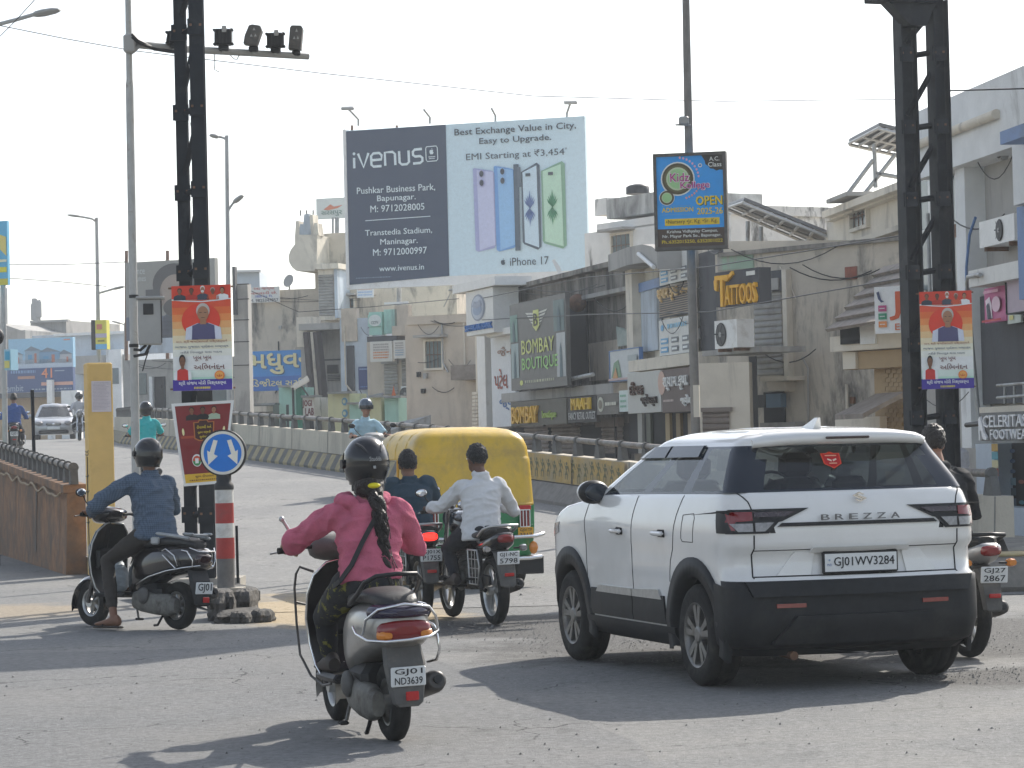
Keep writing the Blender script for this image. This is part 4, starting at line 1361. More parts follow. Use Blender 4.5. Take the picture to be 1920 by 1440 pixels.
# shield sticker on the rear glass
fr = Frame(G.rear(.17, 1.49, .012), G.rear(.04, 1.49, .012) - G.rear(.17, 1.49, .012), G.rear(.17, 1.375, .012) - G.rear(.17, 1.49, .012), (-1, 0, .4), base=.002, step=.0015)
fr.poly([(0, .10), (.3, .10), (.5, 0), (.7, .10), (1, .10), (.96, .72), (.72, .86), (.5, 1), (.28, .86), (.04, .72)], ink("d84a2c"))
fr.poly([(.07, .15), (.93, .15), (.89, .70), (.5, .92), (.11, .70)], ink("b81c20"))
fr.rect(.2, .22, .8, .28, ink("e8b090")); fr.poly([(.28, .42), (.48, .50), (.46, .60), (.26, .5)], ink("f0d0c0")); fr.poly([(.72, .42), (.52, .50), (.54, .60), (.74, .5)], ink("f0d0c0")); fr.rect(.3, .68, .7, .74, ink("e8b090"))
fr.mb.build("sticker", rw)
seats(suv, ((1.15, (.38, -.38, 0)),), .72)
seats(suv, ((2.05, (.38, -.38)),), .88)
mb = MB(); mb.rbox((2.72, 0, 1.19), (.5, 1.4, .12), M_INT, .05); mb.tube([Vector((2.35 + .05 * sin(a), -.38 + .18 * cos(a), 1.18 + .17 * sin(a))) for a in [2 * pi * i / 20 for i in range(20)]], .014, M_INT, n=6, closed=True); mb.build("dashboard", suv)
# headlight edges on the front corner, grille (front is hidden from the photo)
mb = MB()
for sg in (-1, 1): B.patch_side(mb, [(3.48, .93), (3.62, .90), (3.62, 1.0), (3.46, 1.02)], M_CLENS, .006, sg, 4, 3)
mb.build("headlight", suv)

# ---- the silver saloon far up the ramp, coming towards the camera
c = P(101, 824, 112.0)
hd = radians(180 + 8)
sal = thing("silver_car", "silver saloon car facing the camera, far up the flyover ramp", "car", yawM(Vector((c.x, 112, zr(112) + .01)), hd))
def sal_warp(x, z): return z
# local x forward; front bumper at x = 0 so the nearest end sits on the pixel
LV = [(.20, -4.15, -.02, .76), (.30, -4.2, .0, .82), (.48, -4.22, .02, .84), (.62, -4.22, -.02, .845), (.74, -4.2, -.18, .84), (.82, -4.16, -.45, .83), (.88, -4.1, -.85, .82), (.93, -3.95, -1.12, .80)]
S = Body(LV, 4.2, rc=.2, fc=.42, bow=.1, fbow=.22, taper=.0)
S.hw = lambda x, w: w
mb = MB(); S.mesh(mb, [.20, .25, .30, .4, .48, .55, .62, .68, .74, .78, .82, .85, .88, .905, .93], M_SILV); sb = mb.build("body", sal)
G2 = Body([(.93, -3.6, -1.12, .79), (1.15, -3.3, -1.55, .71), (1.36, -2.95, -1.95, .62), (1.42, -2.9, -2.02, .58), (1.47, -2.7, -2.2, .46), (1.49, -2.5, -2.4, .2)], 4.2, rc=.2, fc=.25, bow=.1, fbow=.25, taper=0)
G2.hw = lambda x, w: w
zz = [.93, 1.0, 1.08, 1.15, 1.22, 1.29, 1.36, 1.42, 1.45, 1.47, 1.49]
R2 = [G2.ring(z, nr=8, nc=6, ns=12, nf=8) for z in zz]; n2 = len(R2[0]); h2 = len(G2.half(1, nr=8, nc=6, ns=12, nf=8))
rf, gl_, ws = MB(), MB(), MB()
for j in range(len(zz) - 1):
    for i in range(n2):
        i2 = (i + 1) % n2; hi = i if i < h2 - 1 else n2 - 1 - i
        q = [R2[j][i], R2[j][i2], R2[j + 1][i2], R2[j + 1][i]]
        if zz[j] >= 1.36: rf.add(q, [(0, 1, 2, 3)], M_SILV, True)
        elif hi >= h2 - 1 - 9: ws.add(q, [(3, 2, 1, 0)], M_GLASSC, True)
        elif hi in (12, 13, 22, 23) or hi >= h2 - 12: rf.add(q, [(0, 1, 2, 3)], M_SILV, True)
        else: gl_.add(q, [(3, 2, 1, 0)], M_GLBLK, True)
merge(rf.build("roof", sal)); merge(gl_.build("side_window", sal)); merge(ws.build("windscreen", sal))
mb = MB()
for sg in (-1, 1): mb.ell((-.22, sg * .60, .66), (.22, .18, .10), M_CLENS, nu=14, nv=8); 
for sg in (-1,): pass
mb.build("headlight", sal)
mb = MB(); mb.rbox((.0, 0, .62), (.08, .62, .10), M_BPLAST, .03); mb.rbox((.035, 0, .64), (.03, .56, .02), M_CHROME, .008); mb.rbox((.035, 0, .60), (.03, .5, .016), M_CHROME, .006); mb.ell((.055, 0, .62), (.015, .06, .045), M_CHROME, nu=12, nv=8)
mb.rbox((.02, 0, .30), (.06, 1.2, .14), M_BPLAST, .03); mb.build("grille", sal)
mb = MB(); mb.rbox((.06, 0, .46), (.02, .5, .11), M_PLATEW, .006); mb.build("number_plate", sal)
for sg in (-1, 1):
    mb = MB(); mb.ell((-1.35, sg * .95, .98), (.06, .11, .075), M_SILV, nu=12, nv=8); mb.build("wing_mirror", sal)
    for x in (-.82, -3.35): wheel(sal, (x, sg * .72, .29), sg, .29, .18, .18)
seats(sal, ((-2.4, (.35, -.35)),), .85)
# ------------------------------------------------------------------ people
def skin_mat(name, c): return mat(name, c, rough=.55, var=.12, scale=14, spec=.4)
M_SK1 = skin_mat("skin_brown", (.19, .092, .055)); M_SK2 = skin_mat("skin_dark", (.115, .056, .036)); M_SK3 = skin_mat("skin_light_brown", (.30, .155, .098))
M_HAIR = mat("black_hair", (.010, .009, .009), rough=.5, var=.5, scale=40, bump=.9, bscale=90)
M_HAIRB = mat("brown_black_hair", (.016, .011, .008), rough=.42, var=.6, scale=50, bump=.9, bscale=80)
def cloth(name, c, **k):
    a = dict(rough=.9, var=.10, scale=30, bump=.25, bscale=180); a.update(k)
    return mat(name, c, **a)
M_HELM = mat("helmet_black", (.007, .0075, .009), rough=.25, spec=.4, coat=.5, var=.2, scale=20)
M_VISOR = mat("visor", (.02, .022, .025), rough=.06, var=0)
M_SHOE = mat("shoe_leather", (.03, .022, .018), rough=.6, var=.2)

def capsule(mb, pts, rr, m, n=12):
    mb.tube(pts, rr, m, n=n)
    for p, q in zip(pts, rr): mb.ell(p, (q, q, q), m, nu=n, nv=8)

def remesh(mb, name, parent, vox, it=5, amp=0.0, fr=7.0, m=None, label=None):
    o = mb.build(name, parent)
    md = o.modifiers.new("r", 'REMESH'); md.mode = 'VOXEL'; md.voxel_size = vox; md.use_smooth_shade = True
    if it:
        sm = o.modifiers.new("s", 'SMOOTH'); sm.iterations = it; sm.factor = .5
    eval_mods(o)
    me = o.data
    me.materials.clear(); me.materials.append(m)
    for p in me.polygons: p.material_index = 0
    if amp:
        nrm = [v.normal.copy() for v in me.vertices]
        for v, nn in zip(me.vertices, nrm):
            c = v.co
            a = noise.noise(Vector((c.x * fr, c.y * fr, c.z * fr * .8)))
            b = 1 - abs(noise.noise(Vector((c.x * fr * .8 + 5, c.y * fr * .8, c.z * fr * 2.1))))
            d_ = noise.noise(Vector((c.x * 2, c.y * 2, c.z * 2)))
            e_ = 1 - abs(noise.noise(Vector((c.x * fr * 1.3 + c.z * fr * 1.1, c.y * fr * .7, c.z * fr * .9 + 9))))
            v.co = c + nn * (amp * (.5 * a + .9 * (b ** 4) * (.6 + d_) + .6 * e_ ** 6 - .4))
        me.update()
    if label: o['label'] = label
    return o

def torso_rings(path):
    """path: (centre, half-width along y, half-depth along x, twist)"""
    rings = []
    for c, a, b in path:
        rings.append([Vector(c) + Vector((b * cos(t) * (1 if cos(t) > 0 else .92), a * (abs(sin(t)) ** .85) * (1 if sin(t) > 0 else -1), 0)) for t in [2 * pi * i / 24 for i in range(24)]])
    return rings

def hand(mb, c, sgn, m, s=1.0, ax=None):
    """fingers curled round a grip whose axis runs along y through c; sgn=+1 for the left hand"""
    c = Vector(c)
    def q(deg, r_, y): return c + Vector((cos(radians(deg)) * r_ * s, sgn * y * s, sin(radians(deg)) * r_ * s))
    mb.ell(q(140, .034, 0), (.030 * s, .044 * s, .024 * s), m, R=Matrix.Rotation(radians(50), 3, 'Y'), nu=12, nv=8)
    for k, (y, ln) in enumerate(((-.033, .9), (-.011, 1.0), (.011, .96), (.032, .8))):
        pts = [q(125, .036, y), q(80, .035, y), q(30, .034, y), q(30 - 75 * ln, .031, y)]
        capsule(mb, pts, [.0105 * s, .010 * s, .0095 * s, .0085 * s], m, 8)
    pts = [q(165, .036, -.036), q(205, .036, -.048), q(250, .032, -.046), q(290, .030, -.040)]
    capsule(mb, pts, [.013 * s, .012 * s, .011 * s, .010 * s], m, 8)

def foot(mb, an, dirx, m, ln=.25, s=1.0, down=0.0):
    an = Vector(an); dv = Vector(dirx).normalized(); sd = Vector((-dv.y, dv.x, 0)).normalized()
    rings = []
    for t, w_, z0, z1 in ((-.28, .030, -.075, -.01), (-.18, .036, -.085, .02), (.0, .040, -.085, .02), (.25, .044, -.085, -.015), (.5, .047, -.085, -.038), (.68, .040, -.083, -.05), (.76, .022, -.078, -.06)):
        p = an + dv * (t * ln)
        ring = []
        for i in range(12):
            a = 2 * pi * i / 12
            ring.append(p + sd * (w_ * cos(a)) + Vector((0, 0, (z0 + z1) / 2 + (z1 - z0) / 2 * sin(a))))
        rings.append(ring)
    mb.loft(rings, m)

def helmet(parent, c, yaw, full=True, m=None, tilt=0.0, sc=1.0, rider_skin=None, sticker=None):
    c = Vector(c); m = m or M_HELM
    R = Matrix.Rotation(yaw, 3, 'Z') @ Matrix.Rotation(tilt, 3, 'Y')
    mb = MB(); rings = []
    NV, NU = 18, 32
    zlow = -.78 if full else -.28
    for i in range(NV + 1):
        t = lerp(math.asin(zlow), pi / 2 - .03, i / NV)
        ring = []
        for j in range(NU):
            a = 2 * pi * j / NU
            rx = .148 * (1.06 if cos(a) > 0 and full else 1.0); ry = .126; rz = .150
            k = cos(t) ** .86
            z = sin(t) * rz
            if z < 0: k = max(k, .80 if full else .93)
            p = Vector((rx * k * cos(a), ry * k * sin(a), z))
            # moulded ridges: a brow across the back and a low step
            rid = .0045 * math.exp(-((z - .055 - .035 * cos(a)) / .010) ** 2) + .004 * math.exp(-((z + .045 - .02 * abs(sin(a))) / .010) ** 2)
            if full: p = p * (1 + rid / .13)
            ring.append(c + R @ (p * sc))
        rings.append(ring)
    mb.loft(rings, m, cap=False, smooth=True)
    inner = [[c + (p - c) * .90 for p in r_] for r_ in rings]
    mb.loft([rings[0], inner[0]], M_BPLAST, cap=False)
    mb.loft(inner, M_BPLAST, cap=False)
    h = mb.build("helmet", parent)
    def patch(a0, a1, z0, z1, out, mm, name):
        q = MB(); g_ = []
        for v in range(9):
            row = []
            for u in range(15):
                a = lerp(a0, a1, u / 14); z = lerp(z0, z1, v / 8)
                k = max(1e-3, 1 - (z / .150) ** 2) ** .43
                if z < 0: k = max(k, .80 if full else .93)
                rx = .148 * (1.06 if cos(a) > 0 and full else 1.0)
                row.append(c + R @ (Vector(((rx * k + out) * cos(a), (.126 * k + out) * sin(a), z)) * sc))
            g_.append(row)
        vs = [p for r_ in g_ for p in r_]
        q.add(vs, [(v * 15 + u, v * 15 + u + 1, (v + 1) * 15 + u + 1, (v + 1) * 15 + u) for v in range(8) for u in range(14)], mm, True)
        return q.build(name, h)
    if full:
        patch(-1.25, 1.25, -.045, .062, .006, M_VISOR, "visor")
        for sg in (1, -1):
            q = MB(); q.cyl(c + R @ (Vector((.03, sg * .124, .0)) * sc), c + R @ (Vector((.03, sg * .139, .0)) * sc), .026 * sc, M_BPLAST, 14); q.build("visor_pivot", h)
        q = MB()
        for sg in (1, -1):
            q.tube([c + R @ (Vector((-.06, sg * .075, .108)) * sc), c + R @ (Vector((-.10, sg * .055, .09)) * sc), c + R @ (Vector((-.125, sg * .04, .06)) * sc)], .009, M_HELM, n=6)
        q.build("vent", h)
    else:
        patch(-1.1, 1.1, -.05, .022, .012, M_VISOR, "visor")
    if sticker:
        bk = c + R @ (Vector((-.152, .034, .035)) * sc)
        fr = Frame(bk, R @ Vector((0, -.068, 0)) * sc, R @ Vector((-.004, 0, -.024)), R @ Vector((-1, 0, 0)), base=.003)
        fr.text(sticker, 0, 0, 1, 1, M_GREY, .02); fr.off = .003
        fr.rect(.26, 2.1, .48, 2.75, M_GREY)
        fr.mb.build("helmet_sticker", h)
    return h

def person(label, M, J, shirt, trousers, skin, head='hair', hairm=None, vox=.0075, cv=.0115, sleeves='long', shoe=M_SHOE, shirt_amp=.018, group=None, yaw=0.0, face=True, build=1.0, shirt_name="shirt", collar=True, hem=-.02, bare_feet=False, legs=True, seat=True):
    t = thing("person", label, "person", M, group)
    hip, neck, hd = Vector(J['hip']), Vector(J['neck']), Vector(J['head'])
    # --- the body: one continuous skin
    b = MB(); S = skin
    R = Matrix.Rotation(yaw, 3, 'Z')
    b.ell(hd + R @ Vector((.0, 0, .015)), (.098, .076, .112), S, R=R, nu=20, nv=14)
    b.ell(hd + R @ Vector((.022, 0, -.055)), (.070, .060, .068), S, R=R, nu=16, nv=10)          # jaw
    b.ell(hd + R @ Vector((.084, 0, -.085)), (.018, .026, .018), S, R=R, nu=10, nv=8)           # chin
    b.tube([hd + R @ Vector((.092, 0, .022)), hd + R @ Vector((.112, 0, -.018))], [.010, .016], S, n=8)  # nose
    b.ell(hd + R @ Vector((.090, 0, -.052)), (.012, .026, .012), S, R=R, nu=10, nv=6)           # lips
    for sg in (1, -1):
        b.ell(hd + R @ Vector((-.004, sg * .078, -.01)), (.022, .011, .033), S, R=R, nu=10, nv=8)   # ears
        b.ell(hd + R @ Vector((.074, sg * .034, .026)), (.022, .028, .010), S, R=R, nu=8, nv=6)     # brow
    capsule(b, [neck + Vector((-.015, 0, -.06)), neck, hd + Vector((-.012, 0, -.05))], [.062, .055, .056], S, 14)
    capsule(b, [hip, lerp(hip, neck, .5), neck + Vector((0, 0, -.1))], [.10, .10, .09], S, 14)
    for s_, sg in (('L', 1), ('R', -1)):
        sh, el, wr, gr = (Vector(J[k + s_]) for k in ('sh', 'el', 'wr', 'gr'))
        capsule(b, [neck + Vector((0, sg * .04, -.07)), sh, el, wr], [.05, .045, .038, .026], S, 12)
        capsule(b, [wr, gr + Vector((-.026, 0, .024))], [.026, .028], S, 10)
        hand(b, gr, sg, S)
        if legs:
            hp, kn, an = (Vector(J[k + s_]) for k in ('hp', 'kn', 'an'))
            capsule(b, [hip, hp, kn, an], [.08, .065, .048, .036], S, 12)
            foot(b, an, J.get('ft' + s_, (1, 0, 0)), S)
    remesh(b, "body", t, vox, 3, m=S)
    if face and head != 'full':
        for sg in (1, -1):
            q = MB(); q.ell(hd + R @ Vector((.090, sg * .034, .010)), (.008, .014, .007), M_WHITEP, R=R, nu=10, nv=8); q.ell(hd + R @ Vector((.096, sg * .034, .010)), (.004, .006, .006), M_BLACK, R=R, nu=8, nv=6); q.build("eye", t)
    # --- shirt
    c = MB(); mid = lerp(hip, neck, .5); k = build
    up = (neck - hip).normalized()
    path = [(hip + up * hem, .175 * k, .135 * k), (hip + up * (hem + .05), .180 * k, .140 * k), (lerp(hip, neck, .30), .172 * k, .128 * k), (lerp(hip, neck, .55), .188 * k, .128 * k), (lerp(hip, neck, .75), .198 * k, .122 * k),
            (lerp(hip, neck, .88) , .175 * k, .100 * k), (neck + Vector((-.005, 0, -.035)), .100 * k, .078 * k), (neck + Vector((0, 0, .0)), .068, .066)]
    c.loft(torso_rings(path), shirt)
    for s_, sg in (('L', 1), ('R', -1)):
        sh, el, wr = (Vector(J[q + s_]) for q in ('sh', 'el', 'wr'))
        c.ell(lerp(sh, neck, .15), (.078 * k, .068 * k, .068 * k), shirt)
        if sleeves == 'long':
            capsule(c, [sh, lerp(sh, el, .5), el, lerp(el, wr, .5), lerp(el, wr, .97)], [.072 * k, .066 * k, .057 * k, .050 * k, .040 * k], shirt, 14)
        else:
            c.tube([sh, lerp(sh, el, .5), lerp(sh, el, .85)], [.072 * k, .068 * k, .070 * k], shirt, n=14)
    if collar: c.tube([neck + Vector((-.01, 0, -.03)), neck + Vector((-.012, 0, .035))], [.078, .070], shirt, n=18)
    remesh(c, shirt_name, t, cv, 4, shirt_amp, 8.0, m=shirt)
    # --- trousers and shoes
    if legs:
        c = MB()
        c.ell(hip + Vector((0, 0, -.03)), (.135, .165 * k, .105), trousers)
        for s_ in 'LR':
            hp, kn, an = (Vector(J[q + s_]) for q in ('hp', 'kn', 'an'))
            capsule(c, [hp, lerp(hp, kn, .5), kn, lerp(kn, an, .45), lerp(kn, an, J.get('cuff', .95))], [.100, .088, .070, .064, .050], trousers, 14)
        remesh(c, "trousers", t, cv, 4, .006, 9.0, m=trousers)
        for s_ in 'LR':
            an = Vector(J['an' + s_]); c = MB()
            if bare_feet:
                dv = Vector(J.get('ft' + s_, (1, 0, 0))).normalized()
                c.rbox(an + dv * .055 + Vector((0, 0, -.092)), (.27, .095, .022), shoe, .009, Matrix.Rotation(atan2(dv.y, dv.x), 3, 'Z'))
                c.tube([an + dv * .09 + Vector((dv.y * .05, -dv.x * .05, -.085)), an + dv * .09 + Vector((0, 0, -.035)), an + dv * .09 + Vector((-dv.y * .05, dv.x * .05, -.085))], .010, shoe, n=6)
                c.build("sandal", t)
            else:
                foot(c, an + Vector((0, 0, -.004)), J.get('ft' + s_, (1, 0, 0)), shoe, .285)
                c.v = [tuple(an + Vector((0, 0, -.03)) + (Vector(v) - an - Vector((0, 0, -.03))) * 1.16) for v in c.v]
                c.build("shoe", t)
    # --- hair or helmet
    if head == 'hair':
        c = MB(); n_ = 52; rings = []
        for i in range(27):
            th = lerp(-.62, pi / 2 - .02, i / 26); ring = []
            for j in range(n_):
                a = 2 * pi * j / n_
                q = Vector((.110 * cos(th) * cos(a) - .010, .088 * cos(th) * sin(a), .122 * sin(th) + .028))
                fr_ = max(0, cos(a))
                low = .045 * fr_ ** .6 + (.0 if fr_ > .1 else -.01)
                if q.z < low: q.z = low + (q.z - low) * (.02 if fr_ > .1 else .9); q = Vector((q.x * (1 if fr_ < .1 else .965), q.y, q.z))
                q += q.normalized() * (.013 * noise.noise(Vector((q.x * 75, q.y * 75, q.z * 45))) - (.010 if i < 3 else .006 if i < 6 else 0))
                ring.append(hd + R @ q)
            rings.append(ring)
        c.loft(rings, hairm or M_HAIR, cap=True, smooth=True)
        c.build("hair", t)
    elif head == 'full': helmet(t, hd + Vector((-.002, 0, .018)), yaw, True, hairm)
    elif head == 'open': helmet(t, hd + Vector((-.006, 0, .045)), yaw, False, hairm)
    return t

def riding(hipx=.42, hipz=.80, lean=.08, tall=.52, gx=.98, gz=1.02, gy=.33, knx=.82, knz=.62, kny=.17, anx=.86, anz=.40, any_=.15, headx=.05, **k):
    """joints of a seated rider in the frame of his machine (x ahead, y left, z up, origin under the rear wheel)"""
    nx, nz = hipx + lean, hipz + tall
    J = dict(hip=(hipx, 0, hipz), neck=(nx, 0, nz), head=(nx + headx, 0, nz + .165))
    for s_, sg in (('L', 1), ('R', -1)):
        J['sh' + s_] = (nx, sg * .176, nz - .088)
        J['gr' + s_] = (gx, sg * gy, gz)
        J['wr' + s_] = (gx - .085, sg * gy, gz + .025)
        e = lerp(Vector(J['sh' + s_]), Vector(J['wr' + s_]), .50); J['el' + s_] = tuple(e + Vector((-.03, sg * .07, -.115)))
        J['hp' + s_] = (hipx + .04, sg * .10, hipz - .02); J['kn' + s_] = (knx, sg * kny, knz); J['an' + s_] = (anx, sg * any_, anz)
    J.update(k)
    return J
# ------------------------------------------------------------------ two-wheelers
M_SCSILV = mat("scooter_silver", (.34, .325, .30), rough=.32, metal=.45, coat=.4, var=.12, scale=7, dirt=(.20, .18, .15), dscale=3, dlo=.5, dhi=.7)
M_SCBLK = mat("scooter_black", (.012, .010, .011), rough=.16, coat=.7, var=.2, scale=5)
M_PURP = mat("dark_purple_plastic", (.018, .012, .035), rough=.18, coat=.4, var=.2)
M_SEAT = mat("seat_vinyl", (.016, .016, .017), rough=.5, var=.25, scale=20, bump=.15, bscale=60)
M_DGREY = mat("dusty_grey_plastic", (.095, .092, .086), rough=.7, var=.2, scale=9, dirt=(.16, .145, .125), dscale=5)
M_ENG = mat("engine_casting", (.15, .145, .13), rough=.6, metal=.3, var=.35, scale=14, dirt=(.06, .05, .04), dscale=7)
M_MUFF = mat("muffler_steel", (.075, .07, .066), rough=.45, metal=.5, var=.3, scale=12)
M_REDLIT = mat("lit_brake_lamp", (.6, .02, .015), rough=.2, var=0, emit=(1, .03, .02), estr=1.1)
M_REDB = mat("red_reflector", (.45, .02, .02), rough=.2, var=.1)
M_BLUEM = mat("grey_blue_bike_paint", (.05, .06, .075), rough=.25, coat=.6, var=.1)

def wheel2(parent, c, r_, wd, rim, spokes=6, wire=False, mrim=None):
    c = Vector(c); n = 32; mrim = mrim or M_ALU
    mb = MB(); prof = [(rim, -.34), (rim + .015, -.44), (r_ - .035, -.5), (r_ - .010, -.34), (r_, 0), (r_ - .010, .34), (r_ - .035, .5), (rim + .015, .44), (rim, .34)]
    def ring(a, o): return [c + Vector((a * cos(2 * pi * j / n), o * wd, a * sin(2 * pi * j / n))) for j in range(n)]
    mb.loft([ring(a, o) for a, o in prof], M_RUBBER, cap=False)
    t = mb.build("wheel", parent)
    mb = MB(); mb.loft([ring(rim + .004, -.36), ring(rim - .016, -.3), ring(rim - .016, .3), ring(rim + .004, .36)], mrim, cap=False)
    for k in range(spokes):
        a = 2 * pi * k / spokes
        p = lambda q, o: c + Vector((q * cos(a), o, q * sin(a)))
        if wire: mb.tube([p(.03, .02), p(rim - .01, 0)], .0035, mrim, n=4)
        else: mb.tube([p(.035, 0), p(rim - .01, 0)], [.022, .014], mrim, n=6)
    mb.cyl(c + Vector((0, -wd * .6, 0)), c + Vector((0, wd * .6, 0)), .045, mrim, 16)
    mb.cyl(c + Vector((0, -wd * .5, 0)), c + Vector((0, -wd * .2, 0)), min(.085, rim * .7), M_ENG, 18)
    mb.build("rim", t)
    return t

def plate(parent, c, w_, h_, lines, tilt=.12, holder=True):
    c = Vector(c)
    R = Matrix.Rotation(-tilt, 3, 'Y')
    mb = MB(); mb.rbox(c, (.012, w_, h_), M_PLATEW, .005, R); p = mb.build("number_plate", parent)
    fr = Frame(c + R @ Vector((-.007, w_ / 2, h_ / 2)), (0, -w_, 0), R @ Vector((0, 0, -h_)), R @ Vector((-1, 0, 0)), base=.002, step=.001)
    k = len(lines)
    for i, s_ in enumerate(lines):
        fr.off = .002; fr.text(s_, .10, .08 + .88 * i / k, .90, .88 * (i + 1) / k, M_INKB, .02)
    fr.mb.build("lettering", p)

def superell(cx, w_, z0, z1, n=20, p=.7, cy=0.0):
    cz, hz = (z0 + z1) / 2, (z1 - z0) / 2
    f = lambda v: (abs(v) ** p) * (1 if v > 0 else -1)
    return [Vector((cx, cy + w_ * f(cos(2 * pi * i / n)), cz + hz * f(sin(2 * pi * i / n)))) for i in range(n)]

def mirror(parent, foot_, head, sg, m=M_BPLAST):
    mb = MB(); foot_, head = Vector(foot_), Vector(head)
    mb.tube([foot_, lerp(foot_, head, .5) + Vector((0, sg * .02, .02)), head + Vector((.01, -sg * .03, -.02))], .006, m, n=6)
    mb.ell(head, (.016, .062, .040), m, nu=14, nv=10)
    o = mb.build("mirror", parent)
    mb = MB(); mb.ell(head + Vector((-.012, 0, 0)), (.006, .054, .033), M_CHROME, nu=14, nv=8); mb.build("mirror_glass", o)

def scooter(label, M, paint, trim, seatm=M_SEAT, plate_lines=(), style='silver', mirrors=(1, -1), group=None, detail=True):
    t = thing("scooter", label, "scooter", M, group)
    wheel2(t, (0, 0, .215), .215, .105, .125, 5); wheel2(t, (1.24, 0, .215), .215, .095, .125, 5)
    mb = MB()
    sec = [(-.335, .055, .60, .685), (-.325, .10, .565, .71), (-.28, .145, .53, .735), (-.18, .172, .50, .752), (-.02, .185, .475, .757), (.18, .182, .43, .755), (.36, .160, .38, .735), (.50, .135, .345, .69), (.60, .105, .32, .62), (.64, .07, .31, .56)]
    mb.loft([superell(*q, n=24) for q in sec], paint); mb.build("body_cowl", t)
    mb = MB()
    sec = [(-.27, .06, .735, .765), (-.245, .10, .728, .795), (-.12, .125, .735, .825), (.06, .138, .74, .835), (.18, .140, .74, .815), (.30, .142, .735, .80), (.48, .125, .71, .79), (.60, .09, .66, .765), (.65, .05, .63, .73)]
    mb.loft([superell(*q, n=20) for q in sec], seatm); mb.build("seat", t)
    mb = MB()                                   # floorboard and leg shield
    mb.rbox((.80, 0, .30), (.44, .36, .05), M_BPLAST, .02)
    mb.build("floorboard", t)
    mb = MB()
    sec = [(.98, .16, .285), (1.05, .185, .36), (1.085, .205, .48), (1.10, .215, .62), (1.08, .205, .76), (1.05, .17, .87), (1.02, .10, .94)]
    A = []
    for x, w_, z in sec:
        ring = []
        for i in range(9):
            y = lerp(-w_, w_, i / 8); ring.append(Vector((x - .07 * (y / w_) ** 2, y, z)))
        ring += [p + Vector((.035, 0, .0)) for p in reversed(ring)]
        A.append(ring)
    mb.loft(A, paint if style == 'silver' else M_SCBLK); mb.build("leg_shield", t)
    mb = MB()
    B_ = [[p + Vector((-.006, 0, 0)) for p in r_[:9]] for r_ in A]
    vs = [p for r_ in B_ for p in r_]
    mb.add(vs, [(j * 9 + i, j * 9 + i + 1, (j + 1) * 9 + i + 1, (j + 1) * 9 + i) for j in range(len(B_) - 1) for i in range(8)], M_BPLAST, True)
    mb.rbox((1.02, 0, .62), (.06, .30, .20), M_BPLAST, .03); mb.build("inner_panel", t)
    mb = MB()                                   # beading round the shield
    edge = [r_[0] for r_ in A] + [A[-1][4] + Vector((.0, 0, .012))] + [r_[8] for r_ in reversed(A)]
    mb.tube(edge, .007, trim, n=6); mb.build("shield_trim", t)
    mb = MB()                                   # front mudguard, fork
    pts = []
    for i in range(13):
        a = radians(lerp(-15, 195, i / 12)); pts.append((1.24 + .245 * cos(a), .215 + .245 * sin(a)))
    mb.loft([[Vector((x, y, z + (0 if abs(y) < .06 else -.03))) for y in (-.07, -.045, .045, .07)] for x, z in pts], paint, cap=False, closed=False); mb.build("front_mudguard", t)
    mb = MB(); mb.tube([(1.24, .065, .215), (1.13, .05, .62)], .02, M_MUFF, n=8); mb.tube([(1.24, -.065, .215), (1.13, -.05, .62)], .02, M_MUFF, n=8); mb.tube([(1.13, 0, .6), (1.03, 0, 1.0)], .03, M_BPLAST, n=8); mb.build("fork", t)
    # handlebar with cowl, grips, levers
    mb = MB(); mb.tube([(.97, .36, 1.02), (1.0, .22, 1.035), (1.03, 0, 1.02), (1.0, -.22, 1.035), (.97, -.36, 1.02)], .013, M_BPLAST, n=8)
    hb = mb.build("handlebar", t)
    mb = MB(); mb.loft([superell(.93, .07, 1.0, 1.06, 16), superell(.97, .16, .965, 1.09, 16), superell(1.04, .185, .945, 1.10, 16), superell(1.12, .14, .94, 1.085, 16), superell(1.17, .08, .95, 1.06, 16)], paint if style != 'silver' else M_DGREY); mb.build("handlebar_cowl", t)
    for sg in (1, -1):
        mb = MB(); mb.tube([(.965, sg * .375, 1.02), (.978, sg * .25, 1.025)], .019, M_RUBBER, n=10); mb.tube([(1.02, sg * .22, 1.03), (1.04, sg * .31, 1.015), (1.015, sg * .41, 1.005)], .006, M_ALU if style == 'silver' else M_BPLAST, n=6); mb.build("grip", hb)
        if sg in mirrors: mirror(t, (1.0, sg * .22, 1.045), (.98, sg * .37, 1.22), sg)
        elif style == 'silver' and sg == 1:
            mb = MB(); mb.tube([(1.0, .22, 1.04), (.99, .28, 1.10), (.985, .335, 1.195)], .011, M_ALU, n=8); mb.ell((.985, .34, 1.20), (.017, .017, .017), M_ALU, nu=10, nv=8); mb.build("bare_mirror_stem", t)
    # engine, swing case, silencer, shock
    mb = MB()
    mb.loft([superell(-.10, .035, .15, .28, 16, cy=.105), superell(-.02, .05, .12, .32, 16, cy=.115), superell(.18, .055, .13, .32, 16, cy=.115), superell(.38, .06, .15, .36, 16, cy=.10), superell(.50, .05, .18, .33, 16, cy=.09)], M_ENG)
    mb.ell((.30, .17, .30), (.075, .035, .075), M_DGREY, nu=16, nv=8)
    mb.rbox((.30, 0, .30), (.34, .26, .22), M_BLACK, .05)
    mb.build("engine", t)
    mb = MB(); mb.tube([(.34, -.12, .20), (.20, -.155, .22), (.12, -.165, .26)], [.02, .022, .045], M_MUFF, n=12); mb.tube([(.14, -.165, .255), (.08, -.168, .265), (-.22, -.175, .325), (-.27, -.176, .335), (-.275, -.176, .336)], [.04, .058, .062, .052, .04], M_MUFF, n=18); mb.cyl((-.27, -.176, .34), (-.295, -.177, .345), .022, M_BLACK, 12); mb.build("silencer", t)
